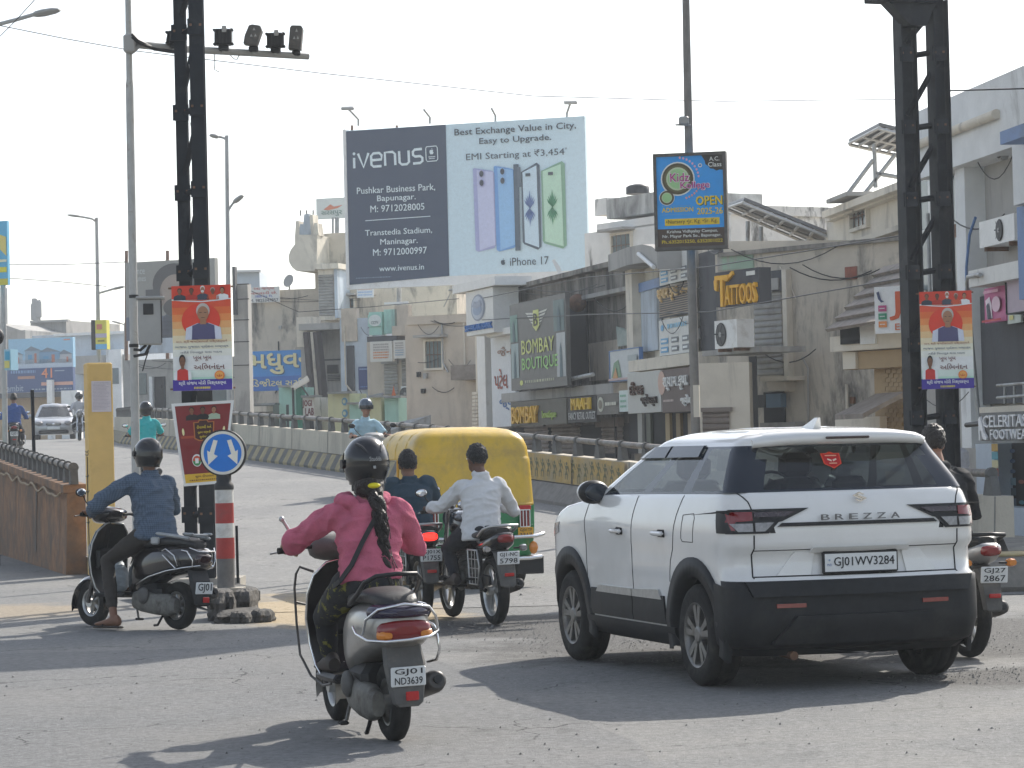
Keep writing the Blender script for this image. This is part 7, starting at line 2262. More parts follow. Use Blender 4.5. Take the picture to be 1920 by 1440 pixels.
mb = MB(); a = [P(1155, 612, 65), P(1222, 628, 63), P(1216, 642, 62.6), P(1158, 650, 64.5)]; mb.prism(a, (0, -1, 0), .03, mat("tarpaulin", (.36, .40, .36), rough=.7, var=.2, dirt=(.25, .36, .33))); mb.build("tarpaulin", world=True, cat="tarpaulin", label="crumpled pale tarpaulin draped above the leaning advert board")
# ---- white tower sign and clinic board
Gp = PL(873, 80.0, 926, 77.2)
t = building("sign_pillar", "slim shop pillar with brick edge and white post, under the round-emblem sign", Gp, (893, 625, 925, 860), 2, W_CREAM, cat="pillar")
part(t, "white_post", Gp, (896, 628, 911, 850), M_WHITEP, .3); shutter(t, Gp, (912, 640, 926, 850), M_SHUTB, .02, header=False)
mb = MB()
for j in range(16): Gp.box(mb, 885, 735 + j * 7, 895, 740 + j * 7, W_CREAM, .1)
mb.build("brick_edge", t, world=True)
t, fr = sign("emblem_sign", "white box sign with a round silver emblem over a strip of blue letters", Gp, (874, 543, 925, 627), ink("d0d0cc"), .5, .7, frame=None)
fr.ell(.46, .40, .26, .30, ink("8890a0")); fr.ell(.46, .40, .22, .26, ink("b0b8c4")); fr.ell(.46, .45, .16, .12, ink("8898b0")); fr.poly([(.28, .36), (.36, .24), (.46, .30), (.56, .22), (.64, .36), (.46, .42)], ink("9098a8")); fr.off = .012
fr.text("SAHAKARI BANK", .0, .76, .98, .90, ink("2c6cb0"), .05, .04); done(t, fr)
mb = MB(); Gp.box(mb, 848, 527, 928, 543, M_WHITEP, 1.0, .3); mb.build("sign_cap", t, world=True)
t, fr = sign("clinic_board", "tall white board with red and blue Gujarati letters, behind the boutique board", PL(920, 77.5, 968, 74.8), (922, 630, 966, 800), ink("c8ccd0"), .3, .1)
fr.text("જૈન", .30, .12, .92, .22, ink("8c6858"), .03); fr.off = .012; fr.text("પટેલ", .14, .36, .70, .58, ink("984838"), .04); fr.off = .012; fr.text("જ્વે", .34, .66, .92, .82, ink("30609c"), .04); done(t, fr)
mb = MB(); PL(920, 77.5, 968, 74.8).box(mb, 912, 616, 966, 628, M_WHITEP, .5, .3); mb.build("board_cap", t, world=True)
# ---- beige building
Hp = PL(760, 89.0, 905, 87.6)
t = building("beige_building", "plain beige building with mint panels and shutters, left of the emblem sign", Hp, (762, 604, 905, 870), 8, W_BEIGE)
part(t, "awning_roof", Hp, (845, 684, 892, 712), M_TILE, .9); part(t, "parapet_wall", Hp, (762, 590, 905, 606), W_BEIGE, .1)
H2 = PL(690, 98.5, 765, 97.8)
part(t, "side_wall", H2, (690, 640, 765, 870), W_BEIGE, .5, -.5); part(t, "balcony", H2, (735, 610, 800, 628), W_BEIGE, 1.0); part(t, "mint_panel", H2, (692, 585, 716, 628), M_MINT, .3); part(t, "mint_panel", H2, (720, 580, 744, 625), M_MINT, .3); part(t, "balcony_base", H2, (688, 630, 745, 640), W_CHAR, .9)
shutter(t, H2, (721, 682, 746, 740), M_SHUT, .05); shutter(t, H2, (754, 675, 770, 735), M_SHUT, .05); part(t, "round_column", H2, (776, 660, 784, 860), W_CREAM, .8); part(t, "column_head", H2, (766, 640, 795, 660), W_MID, 1.0)
part(t, "roof_rail", H2, (720, 566, 765, 570), M_WHITEP, .05); part(t, "upper_wall", H2, (740, 572, 765, 612), W_BEIGE, .3)
mb = MB(); h = Hp.hit(846, 545, .4); mb.tube([Hp.hit(832, 575, .3), Hp.hit(847, 545, .4)], .018, M_GREY, n=6); mb.rbox(Hp.hit(850, 544, .5), (.32, .12, .06), M_GREY, .02); mb.build("flood_lamp", t, world=True)
ac_unit("beige air conditioner on the wall beside the shutters, above the rickshaw", H2, (752, 724, 778, 752), .3, .4, .3)
t, fr = sign("round_sign", "round white disc sign on the mint balcony panel", H2, (690, 590, 716, 612), M_MINT, .35, .04); fr.ell(.5, .5, .46, .5, ink("c8d0cc")); fr.text("CCTV", .25, .55, .75, .80, ink("707c80"), .03); done(t, fr)
for rc, lb, h in (((694, 640, 735, 678), "wider tilted white notice board with orange print under the balcony", "c07848"), ((738, 638, 760, 672), "narrower tilted white notice board beside the wider one", "8898a8")):
    t, fr = sign("notice_board", lb, H2, rc, ink("c8c4bc"), .9, .2)
    for i in range(6): fr.off = .012; fr.scribble(.15, .12 + i * .13, .85, .19 + i * .13, ink(h) if i > 2 else ink("98908c"), i, 4)
    done(t, fr)
# ---- light blue house with navy poster
Ip = PL(640, 100.5, 722, 99.9)
t = building("blue_house", "pale blue-grey house with a navy poster and a sagging tin awning", Ip, (640, 596, 722, 870), 6, W_BLUEG)
part(t, "upper_box", Ip, (640, 578, 668, 640), W_BEIGE, .3, -.2); part(t, "door_strip", Ip, (650, 648, 664, 740), W_CHAR, .06)
t, fr = sign("navy_poster", "navy blue poster with a pale round portrait on the light blue house", Ip, (672, 687, 717, 730), ink("24386c"), .1, .04)
fr.ell(.55, .45, .17, .2, ink("5878b0")); fr.ell(.55, .42, .11, .13, ink("a8b0b8")); fr.scribble(.06, .08, .4, .14, ink("8098c0"), 1, 3); fr.off = .024; fr.rect(.45, .5, .66, .62, ink("384878")); fr.scribble(.1, .85, .9, .9, ink("6080b8"), 5, 8); done(t, fr, "print")
mb = MB(); a = [P(640, 752, 100), P(718, 736, 97), P(722, 742, 96.5), P(645, 760, 99)]; mb.prism(a, (0, -1, -.1), .4, M_TIN); mb.build("tin_awning", t, world=True)
# ---- grey house with leaning pillars
Jp = PL(572, 104.0, 640, 103.5)
t = building("grey_house", "grey rendered house with two dark leaning pillars and a broken window", Jp, (566, 612, 642, 870), 6, W_MID)
part(t, "window", Jp, (613, 684, 634, 700), M_DARKIN, .03, .01); part(t, "string_course", Jp, (604, 673, 642, 676), W_CHAR, .05)
mb = MB()
for k in range(4): Jp.box(mb, 614, 703 + k * 3, 636, 704.4 + k * 3, W_CHAR, .08)
mb.build("louvre", t, world=True)
part(t, "balcony_beam", Jp, (560, 606, 640, 618), W_MID, 1.3); part(t, "corner_wall", Jp, (556, 594, 586, 650), W_CREAM, .8, .0); part(t, "rounded_panel", Jp, (640, 605, 664, 660), W_BEIGE, .6)
for xa, xb in ((577, 592), (594, 612)):
    mb = MB(); a, b = Jp.hit(xa, 622, 1.2), Jp.hit(xb, 800, 1.0)
    mb.tube([b, a], .18, mat("pillar_brown", (.06, .05, .05), rough=.8), n=4, smooth=False); mb.build("leaning_pillar", t, world=True)
mb = MB(); a, b = Jp.hit(586, 622, 1.1), Jp.hit(602, 800, .9); mb.tube([b, a], .22, W_CREAM, n=4, smooth=False); mb.build("pillar_core", t, world=True)
# ---- blackened back wall with tower and barrel balcony
Kp = PL(440, 113.0, 760, 111.0)
t = building("dark_wall_building", "long blackened plaster building with a barrel balcony and crown of spikes on its corner tower", Kp, (464, 538, 860, 870), 8, W_GREY)
mb = MB(); Kp.box(mb, 590, 437, 665, 540, W_GREY, 6, -6); mb.build("tower", t, world=True)
part(t, "tower_column", Kp, (597, 500, 630, 600), W_CREAM, 1.4); shutter(t, Kp, (598, 515, 626, 592), M_SHUT, 1.42, header=False); part(t, "column_cap", Kp, (592, 494, 634, 504), W_CREAM, 1.7); part(t, "blue_edge", Kp, (627, 500, 633, 596), W_BLUEG, 1.5)
mb = MB(); rings = []
for i in range(13):
    a = pi * i / 12; rings.append((a))
h0, h1 = Kp.sz(545, 475, 1.5), Kp.sz(594, 475, 1.5)
prof = [(Kp.sz(564, 440, 1.5)[0], Kp.sz(564, 440, 1.5)[1])]
pts2 = []
for x, y in ((553, 440), (553, 458), (545, 468), (541, 480), (542, 492), (548, 502), (556, 508), (588, 508), (594, 500), (594, 440)):
    s_, z = Kp.sz(x, y, 1.5); pts2.append(Kp.pt(s_, z, 1.5))
mb.prism(pts2, -Kp.n, 2.2, W_CREAM); mb.build("barrel_balcony", t, world=True)
mb = MB()
for x0, x1, yt, cc in ((553, 562, 414, W_CREAM), (561, 569, 420, W_BLUEG), (567, 583, 401, W_BLUEG), (580, 588, 402, W_CREAM), (587, 597, 418, W_CREAM)):
    s0, z0 = Kp.sz(x0, 442, 1.4); s1, z1 = Kp.sz(x1, yt, 1.4)
    mb.prism([Kp.pt(s0, z0, 1.4), Kp.pt(s1, z0, 1.4), Kp.pt(lerp(s0, s1, .8), z1, 1.4), Kp.pt(lerp(s0, s1, .25), z1, 1.4)], -Kp.n, .6, cc)
for x in (563, 575, 587): mb.tube([Kp.hit(x, 405, 1.2), Kp.hit(x, 394, 1.2)], .03, M_BLACK, n=5)
mb.build("crown", t, world=True)
mb = MB(); c_ = Kp.hit(542, 527, .6); R_ = Vector((-.6, -.75, .3)).to_track_quat('Z', 'Y').to_matrix()
rings = [[c_ + R_ @ Vector((r_ * cos(2 * pi * i / 20), r_ * sin(2 * pi * i / 20), r_ * r_ * .55)) for i in range(20)] for r_ in (.02, .1, .2, .27)]
mb.loft(rings, M_GREY, cap=True); mb.tube([c_, c_ + Vector((0, .1, -.35))], .03, M_GREY, n=6); mb.build("satellite_dish", world=True, cat="satellite dish", label="small grey satellite dish on the blackened wall's edge")
red_ = ink("b03828")
t, fr = sign("sale_notice", "white property-for-sale notice with red Gujarati lines at the dark wall's corner", Kp, (467, 538, 524, 567), ink("d0d0cc"), .3, .05)
for i, (tx, m_, a, b) in enumerate((("આ જગ્યા", red_, .16, .84), ("વેચવાની છે.", red_, .08, .92), ("1800 Sq. Ft.", ink("4860b0"), .2, .78), ("M. 9825347857", ink("484850"), .03, .96))): fr.off = .012; fr.text(tx, a, .03 + i * .245, b, .23 + i * .245, m_, .02)
done(t, fr)
t, fr = sign("notice_board", "small white board with blue print hanging under the big phone billboard", Kp, (669, 537, 700, 558), ink("c8ccd0"), .5, .04)
for i in range(3): fr.off = .012; fr.scribble(.08, .2 + i * .25, .92, .32 + i * .25, ink("90a8c8") if i else ink("c09890"), i, 4)
done(t, fr)
t, fr = sign("studio_board", "bright blue studio board with big cream Gujarati letters", PL(465, 106.5, 600, 105.5), (467, 657, 590, 732), ink("3484c8"), .2, .08)
cr = ink("d8d0a0"); fr.rect(0, .64, 1, 1, ink("2c68b4")); sh = ink("245080"); k = fr.off
fr.text("મધુવન", .05, .085, 1.0, .60, sh, .05); fr.text("મધુવન", .04, .065, .99, .58, cr, .05); fr.off = k; fr.text("િડજીટલ સ્ટુિડયો", .05, .70, 1.0, .94, cr, .03); done(t, fr)
t, fr = sign("faded_hoarding", "small faded white hoarding with an orange bird shape, behind the phone billboard", PL(590, 114, 660, 113.5), (593, 371, 660, 410), ink("c4c8c4"), .1, .08)
fr.poly([(.2, .55), (.4, .3), (.5, .42), (.75, .36), (.6, .5), (.35, .58)], ink("c0785c")); fr.text("સરસપુર", .14, .6, .72, .88, ink("688078"), .02); done(t, fr)
mb = MB()
for x in (624, 630, 634): mb.tube([Kp.hit(x, 408, -1.5), Kp.hit(x, 440, -1.5)], .05, M_GALV, n=6)
mb.build("hoarding_post", t, world=True)
# ---- panel-clad pylon by the gantry
q = PL(430, 92.0, 468, 91.9)
t = building("clad_pylon", "slim grey panel-clad building edge just beyond the gantry leg", q, (438, 532, 466, 720), .5, W_MID)
mb = MB()
for y in (532, 560, 599, 640, 684): q.box(mb, 438, y, 467, y + 1.6, M_BLACK, .02, .0)
mb.build("panel_joint", t, world=True); part(t, "lower_pier", q, (440, 720, 466, 860), W_GREY, .1, -.3)
part(t, "dark_fin", q, (436, 500, 441, 590), W_CHAR, .3)
q = PL(440, 118, 490, 118); t = building("pale_penthouse", "pale blue rooftop room beyond the for-sale notice", q, (441, 508, 487, 560), 4, W_BLUEG); part(t, "roof_edge", q, (441, 506, 489, 510), W_WHITE, .3)
# ---- roadside kiosks
Np = PL(500, 96.0, 700, 94.6)
def kiosk(label, rc, m, extra=None):
    t = building("kiosk", label, Np, rc, 1.5, m, cat="kiosk"); 
    part(t, "roof", Np, (rc[0] - 3, rc[1] - 4, rc[2] + 3, rc[1]), M_TIN, .5, -.1)
    return t
t = kiosk("mint green kiosk with a dark cross painted on it", (524, 726, 556, 860), M_MINT); fr = Np.frame(524, 726, 556, 812, .0)
fr.rect(.40, .38, .56, .95, ink("2c3c38")); fr.off = .012; fr.rect(.12, .62, .88, .74, ink("2c3c38")); fr.off = .012; fr.rect(0, .86, 1, .99, ink("b8c4c4")); done(t, fr, "painted_cross")
part(t, "green_side", Np, (556, 722, 566, 860), M_GRN, .3, -.2)
t = kiosk("grimy white kiosk with dark red scrawled letters", (567, 745, 590, 860), W_MOULD); fr = Np.frame(566, 745, 590, 812, .0); fr.text("JOGI", .1, .08, .8, .3, ink("804848"), .05); fr.off = .012; fr.text("LAB", .3, .3, .95, .5, ink("704040"), .05); fr.off = .012; fr.rect(.45, .6, .95, .95, M_DARKIN); done(t, fr)
t = kiosk("lemon yellow kiosk with blue swirls on its edge", (616, 738, 656, 860), M_LEMON); fr = Np.frame(638, 738, 656, 812, .02)
for i in range(3): fr.off = .012; fr.ell(.5, .2 + i * .3, .3, .1, ink("4c88a8")); fr.ell(.45, .2 + i * .3, .16, .05, ink("b8c0a0"))
done(t, fr, "painted_swirl")
kiosk("pale green plank kiosk beside the yellow one", (652, 758, 684, 860), M_MINT); kiosk("turquoise kiosk under the air conditioner wall", (722, 746, 748, 860), M_MINT); kiosk("dull ochre plank kiosk between the pale green and turquoise ones", (694, 745, 716, 860), M_LEMON)
t = kiosk("low grey shed with a cream roof edge, beside the mint kiosk", (470, 760, 512, 860), W_MID); part(t, "cream_band", Np, (464, 762, 500, 772), W_CREAM, .5, .1)
mb = MB(); a = [P(545, 724, 95), P(576, 704, 94), P(580, 712, 93.5), P(552, 728, 94.5)]; mb.prism(a, (0, 0, -1), .06, W_CREAM); mb.tube([P(549, 727, 94.6), P(551, 790, 94.6)], .04, M_BLACK, n=6); mb.tube([P(560, 718, 94.4), P(578, 742, 94.4)], .03, M_BLACK, n=5); mb.build("tarpaulin_stall", world=True, cat="stall", label="stall awning of pale sheet on black poles in front of the blue studio board")
mb = MB(); 
for (x, y), h in (((738, 735), "c8602c"), ((774, 700), "c8602c")): mb.prism([P(x, y - 12, 95.5), P(x + 4, y + 6, 95.5), P(x - 5, y + 14, 95.5)], (0, -1, 0), .02, ink(h)); mb.tube([P(x + 1, y - 14, 95.6), P(x - 2, y + 24, 95.6)], .02, M_BLACK, n=5)
mb.build("saffron_pennants", world=True, cat="pennants", label="pair of saffron pennants by the beige building's shutters")
mb = MB(); a = [P(708, 800, 90), P(808, 778, 86), P(808, 800, 86), P(720, 812, 89)]; mb.prism(a, (0, -.4, -.9), .08, M_TIN); mb.build("tin_roof", world=True, cat="roof sheet", label="dark sloping tin sheet roof just beyond the parapet rail")
# ---- whitewashed block behind the phone billboard, with tank
Lp = PL(1100, 92.0, 1250, 88.0)
t = building("whitewashed_block", "mouldy whitewashed block with a water tank, behind the phone billboard", Lp, (1098, 418, 1372, 640), 8, W_MOULD)
mb = MB(); Lp.box(mb, 1118, 402, 1372, 420, W_MOULD, 7, -7); Lp.box(mb, 1137, 366, 1240, 404, wallm("mouldy_upper", (0.512, 0.512, 0.488), (.16, .155, .145), .42, .62), 4, -4.2); Lp.box(mb, 1115, 372, 1138, 404, W_MOULD, 3, -4.0); mb.build("upper_storey", t, world=True)
mb = MB(); h = Lp.hit(1196, 364, -2.5); mb.tube([h, h + Vector((0, 0, .24)), h + Vector((0, 0, .30)), h + Vector((0, 0, .34))], [.40, .40, .3, .12], M_BPLAST, n=20); mb.build("water_tank", world=True, cat="water tank", label="squat black water tank on the whitewashed block's roof")
# ---- solar canopies on roofs
def solar(label, q, posts, group="solar panel canopies on roofs"):
    t = thing("solar_canopy", label, "solar panel", q[0], group)
    n_ = (q[1] - q[0]).cross(q[3] - q[0]).normalized()
    mb = MB(); mb.prism(q, n_, .06, M_SOLAR); mb.build("panel_sheet", t, world=True)
    mb = MB()
    for i in range(7): mb.tube([lerp(q[0], q[3], i / 6) - Vector((0, .05, .05)), lerp(q[1], q[2], i / 6) - Vector((0, .05, .05))], .035, M_ALU, n=5)
    for i in range(3): mb.tube([lerp(q[0], q[1], i / 2) - Vector((0, .06, .08)), lerp(q[3], q[2], i / 2) - Vector((0, .06, .08))], .04, M_ALU, n=5)
    mb.build("panel_rail", t, world=True)
    mb = MB()
    for a, b in posts: mb.tube([a, b], .045, M_GALV, n=6)
    mb.build("support_post", t, world=True)
solar("long sloping solar canopy on the roof between the school sign and cream building", [P(1363, 386, 64), P(1394, 375, 58), P(1552, 438, 58), P(1540, 462, 64)], [(P(1402, 415, 60), P(1402, 475, 60)), (P(1427, 425, 60), P(1427, 475, 60)), (P(1500, 450, 60), P(1500, 475, 60))])
solar("small high solar canopy on angled struts above the cream building", [P(1591, 265, 60), P(1648, 235, 56), P(1730, 255, 56), P(1700, 290, 60)], [(P(1639, 270, 57), P(1642, 352, 57)), (P(1637, 300, 57), P(1579, 378, 57)), (P(1680, 288, 57), P(1622, 362, 57)), (P(1642, 325, 57), P(1700, 335, 57))])
# ---- phone billboard
Vp = PL(648, 107.0, 1100, 104.0)
t, fr = sign("billboard", "huge two-tone phone shop billboard, navy on its left and pale blue on its right", Vp, (652, 231, 1100, 516), ink("b8ccd6", .95), 0, .25, cat="billboard", step=.02)
M_NAVY = ink("2c3c54", .85); wt = ink("d0dce4")
k = fr.off
fr.poly([(0, .005), (.425, .0), (.425, 1.0), (0, 1.03)], M_NAVY)
k2 = fr.off
def T_(tx, u0, v0, u1, v1, m_=wt, b=.02): fr.off = k2; fr.text(tx, u0, v0, u1, v1, m_, b)
# wordmark drawn as even strokes
def stroke(pts, w_=.0085, m_=wt):
    asp = fr.U.length / fr.V.length
    P2 = [Vector((a * asp, b)) for a, b in pts]; L1, L2 = [], []
    for i, p in enumerate(P2):
        d_ = (P2[min(i + 1, len(P2) - 1)] - P2[max(i - 1, 0)]).normalized(); nn_ = Vector((-d_.y, d_.x)) * w_
        L1.append(((p.x + nn_.x) / asp, p.y + nn_.y)); L2.append(((p.x - nn_.x) / asp, p.y - nn_.y))
    for i in range(len(P2) - 1):
        fr.off = k2; fr.poly([L1[i], L1[i + 1], L2[i + 1], L2[i]], m_)
stroke([(.033, .185), (.033, .255)]); fr.off = k2; fr.ell(.033, .158, .006, .010, wt)
stroke([(.05, .158), (.073, .252), (.095, .158)])
stroke([(.108, .208), (.150, .206), (.151, .178), (.141, .162), (.116, .163), (.106, .180), (.107, .238), (.116, .251), (.15, .250)])
stroke([(.166, .250), (.165, .162), (.198, .160), (.208, .175), (.209, .249)])
stroke([(.226, .158), (.227, .234), (.237, .248), (.258, .247), (.267, .234), (.266, .157)])
stroke([(.323, .152), (.292, .154), (.284, .168), (.285, .19), (.294, .200), (.315, .199), (.324, .210), (.324, .232), (.315, .244), (.284, .246)])
def apple(u, v, s_, m_):
    asp = fr.U.length / fr.V.length; fr.off = k2 + .02
    q_ = [(0, -.55), (.28, -.66), (.62, -.5), (.48, -.22), (.50, .08), (.72, .26), (.5, .72), (.25, .92), (0, .82), (-.28, .92), (-.58, .6), (-.74, .1), (-.66, -.38), (-.36, -.64)]
    fr.poly([(u + a * s_ / asp, v + b * s_) for a, b in q_], m_); fr.off -= fr.step; fr.poly([(u + a * s_ / asp, v + b * s_) for a, b in ((-.02, -.72), (.04, -1.0), (.26, -1.15), (.24, -.86))], m_)
stroke([(.342, .14), (.383, .138), (.388, .15), (.389, .225), (.384, .236), (.345, .238), (.340, .226), (.339, .152), (.342, .14)], .003)
apple(.364, .175, .020, wt); fr.off = k2; fr.scribble(.35, .205, .378, .211, wt, 1, 3); fr.off = k2; fr.scribble(.352, .217, .376, .222, wt, 2, 3)
T_("Pushkar Business Park,", .042, .385, .375, .435); T_("Bapunagar.", .128, .445, .292, .495); T_("M: 9712028005", .098, .51, .328, .555)
stroke([(.075, .608), (.352, .60)], .0025)
T_("Transtedia Stadium,", .073, .67, .358, .715); T_("Maninagar.", .137, .735, .296, .785); T_("M: 9712000997", .105, .80, .334, .845); T_("www.ivenus.in", .13, .915, .32, .95)
fr.off = k2; fr.scribble(.03, 0.985, .18, .991, ink("8090a0"), 3, 9)
dk = ink("34404c")
def T2(tx, u0, v0, u1, v1, b=.0): fr.off = k2; fr.text(tx, u0, v0, u1, v1, dk, b)
T2("Best Exchange Value in City,", .462, .035, .965, .09, .02); T2("Easy to Upgrade.", .565, .105, .862, .155, .02); T2("EMI Starting at ₹3,454", .508, .20, .915, .258); fr.off = k2; fr.text("*", .918, .197, .926, .213, dk)
def phone(u0, u1, v0, v1, body, side, lens=None, lu=0, screen=None, sk=.02, flip=1):
    fr.off = k2
    fr.poly([(u0, v0 + sk * 0), (u0 + .006, v0 - .006), (u1 - .008, v0 + sk), (u1, v0 + sk + .015), (u1, v1 - sk - .02), (u1 - .008, v1 - sk), (u0 + .015, v1), (u0 + .004, v1 - .012)] if flip == 1 else [(u0, v0 + sk + .01), (u1 - .012, v0 - .006), (u1, v0 + .012), (u1, v1 - .02), (u1 - .015, v1), (u0 + .006, v1 - sk), (u0, v1 - sk - .015)], side)
    e = (u1 - u0)
    if flip == 1: fr.poly([(u0 + e * .18, v0 + .006), (u1 - .006, v0 + sk + .008), (u1 - .002, v1 - sk - .02), (u0 + e * .24, v1 - .008)], body)
    else: fr.poly([(u0 + .006, v0 + sk + .014), (u1 - e * .16, v0 + .012), (u1 - e * .12, v1 - .014), (u0 + .010, v1 - sk - .012)], body)
    if lens:
        for dv in (.035, .095):
            fr.off = k2 + .06; fr.ell(u0 + e * lu, v0 + dv, .0115, .027, lens); fr.off = k2 + .08; fr.ell(u0 + e * lu, v0 + dv, .0085, .020, ink("2c3440"))
    if screen:
        fr.off = k2 + .06; cu = (u0 + u1) / 2 - .004; cv = (v0 + v1) / 2 + .01
        for i in range(14):
            an = lerp(.5, pi - .5, i / 13) if i < 7 else lerp(pi + .5, 2 * pi - .5, (i - 7) / 6)
            an = pi / 2 + (i - 3) * .28 if i < 7 else 3 * pi / 2 + (i - 10) * .28
            r1 = .12 if i % 7 == 3 else .09
            fr.off = k2 + .06; fr.poly([(cu, cv - .004), (cu + .016 * cos(an) * 1.1 - .004, cv + r1 * .5 * sin(an)), (cu + .03 * cos(an), cv + r1 * sin(an)), (cu + .016 * cos(an) + .004, cv + r1 * .5 * sin(an)), (cu, cv + .004)], screen)
        fr.off = k2 + .08; fr.rect(cu - .014, v0 + sk + .022, cu + .006, v0 + sk + .042, ink("34404a"))
phone(.535, .625, .305, .85, ink("bcc0dc"), ink("a0a4cc"), ink("a8a8cc"), .42); phone(.622, .708, .298, .855, ink("8cb8e4"), ink("6c9cd4"), ink("90b4dc"), .44)
fr.off = k2 + .04; fr.rect(.705, .29, .727, .855, ink("4c5a68")); fr.rect(.721, .31, .735, .44, ink("5c6874"))
phone(.735, .812, .292, .855, ink("c0d4e8"), ink("4c5a68"), None, 0, ink("5870a0"), .04, -1); phone(.818, .915, .292, .855, ink("b4d4bc"), ink("7ca488"), None, 0, ink("388058"), .04, -1)
apple(.652, .925, .021, dk); T2("iPhone 17", .680, .90, .840, .952)
done(t, fr, "print")
mb = MB(); a, b, z0, z1 = Vp.rect(652, 231, 1100, 516, .25)
Vp.bx(mb, a - .12, a, z0 - .3, z1 + .05, -.1, .3, M_WHITEP); Vp.bx(mb, a - .1, b + .1, z0 - .35, z0 - .0, -.1, .24, M_WHITEP); mb.build("flex_edge", t, world=True)
mb = MB()
for x in (748, 900, 1040): mb.tube([Vp.hit(x, 510, -.3), Vp.hit(x, 640, -.3)], .09, M_GALV, n=8)
for i in range(6): mb.tube([Vp.hit(660 + i * 84, 235, -.2), Vp.hit(660 + i * 84, 530, -.2)], .05, M_RUST, n=6)
mb.build("billboard_post", t, world=True)
for x0, y0, x1, y1, lamp in ((672, 236, 652, 203, 1), (806, 232, 795, 206, 0), (929, 229, 922, 204, 0), (1063, 224, 1070, 192, 1)):
    mb = MB(); a = Vp.hit(x0, y0, .1); b = Vp.hit(x1, y1, 1.0); mid = Vp.hit(x0, y0 - 12, .1)
    mb.tube([a, mid, b], .045, M_GREY, n=6)
    if lamp: mb.rbox(b, (.50, .34, .12), M_GREY, .03, Matrix.Rotation(.25, 3, 'X'))
    mb.build("flood_lamp", t, world=True)
mb = MB(); mb.prism([P(1035, 488, 72), P(1040, 486, 72), P(1050, 500, 72), P(1055, 514, 72), P(1047, 514, 72)], (0, 1, 0), .08, M_WHITEP); mb.build("roof_dish", world=True, cat="dish", label="bright white tilted dish edge on the boutique building's roof")
# ---- school admission sign on its tall pole
K0 = PL(1222, 39.0, 1370, 38.8)
cp = P(1306, 850, 39.1)
t = thing("sign_pole", "tall weathered grey pole carrying the blue school admission sign", "pole", Vector((cp.x, 39.1, 0)))
mb = MB(); mb.tube([(cp.x, 39.1, 0), (P(1296, 480, 39.1).x, 39.1, P(1296, 480, 39.1).z), (P(1288, 100, 39.1).x, 39.1, P(1288, 100, 39.1).z), (P(1285, -60, 39.1).x, 39.1, P(1285, -60, 39.1).z)], [.068, .064, .055, .050], mat("weathered_pole", (.21, .20, .185), rough=.75, var=.2, dirt=(.12, .115, .105), streak=True), n=14); mb.build("shaft", t, world=True)
mb = MB(); h = P(1282, 227, 39.0); mb.rbox(h + Vector((0, -.02, 0)), (.14, .14, .12), M_GALV, .02); mb.tube([h + Vector((-.12, 0, -.05)), h + Vector((.10, 0, -.06))], .012, M_GALV, n=6); mb.build("junction_box", t, world=True)
mb = MB(); K0.box(mb, 1300, 722, 1311, 782, W_CREAM, .08, .05); mb.build("pasted_paper", t, world=True)
t, fr = sign("school_sign", "blue nursery school admission sign with yellow capitals and green bubbles, high on the grey pole", K0, (1232, 292, 1357, 462), ink("2484cc", 1.1), .12, .16, frame=M_DGREY, step=.003)
k = fr.off
fr.rect(0, .80, 1, 1, ink("46382f")); fr.off = k
wt2 = ink("d8dcd8"); gold = ink("d8c030")
fr.poly([(.68, .0), (1, 0), (1, .17), (.95, .165), (.90, .175), (.86, .155), (.81, .15), (.78, .12), (.74, .10), (.73, .06)], ink("34302c")); fr.off = k + .003
fr.text("A.C.", .80, .02, .95, .065, wt2, .02); fr.off = k + .003; fr.text("Class", .78, .08, .98, .13, wt2, .02); fr.off = k
for cu, cv, r_ in ((.32, .25, .255), (.15, .455, .115)):
    as_ = fr.U.length / fr.V.length
    fr.off = k; fr.ell(cu, cv, r_, r_ * as_, wt2); fr.ell(cu, cv, r_ * .92, r_ * .92 * as_, ink("4c4430")); fr.ell(cu, cv, r_ * .8, r_ * .8 * as_, ink("5c5a38")); fr.ell(cu, cv, r_ * .68, r_ * .68 * as_, ink("b8c8a8")); fr.ell(cu, cv, r_ * .58, r_ * .58 * as_, ink("98c48c"))
mg = ink("b02c88"); wh3 = ink("e0d4dc")
fr.text("Kidz", .205, .185, .50, .285, wh3, .07); fr.text("Kidz", .21, .19, .49, .28, mg, .02); fr.text("Kollege", .355, .285, .80, .385, wh3, .07); fr.text("Kollege", .36, .29, .79, .38, mg, .02)
fr.off = k; rr_ = random.Random(4)
for i in range(9):
    an = -1.45 + i * .17; fr.off = k; fr.ell(.32 + .315 * cos(an), .25 + .30 * as_ * 1.06 * sin(an), .016, .014, ink("d8a8c0"), n=8)
for i in range(6):
    an = .55 + i * .15; fr.off = k; fr.ell(.36 + .31 * cos(an), .25 + .30 * as_ * sin(an), .015, .013, ink("d89888"), n=8)
fr.off = k; fr.ell(.66, .11, .03, .022, wt2); fr.ell(.66, .11, .017, .012, ink("1c70b8"))
fr.off = k; fr.text("OPEN", .595, .455, .985, .555, ink("2c5020"), .05); fr.text("OPEN", .585, .45, .975, .548, gold, .05); fr.off = k; fr.text("2025-26", .60, .58, .98, .65, gold, .04); fr.off = k; fr.text("ADMISSION", .07, .565, .54, .615, gold, .05)
fr.off = k; fr.rect(.07, .545, .52, .549, ink("70a0d0")); fr.off = k; fr.rect(.07, .64, .52, .644, ink("70a0d0")); fr.off = k; fr.rect(.11, .69, .93, .765, ink("d8bc2c")); fr.text("•Nursery •Jr. Kg. •Sr. Kg.", .13, .70, .90, .755, ink("4c3c18"), .01)
fr.off = k + .003
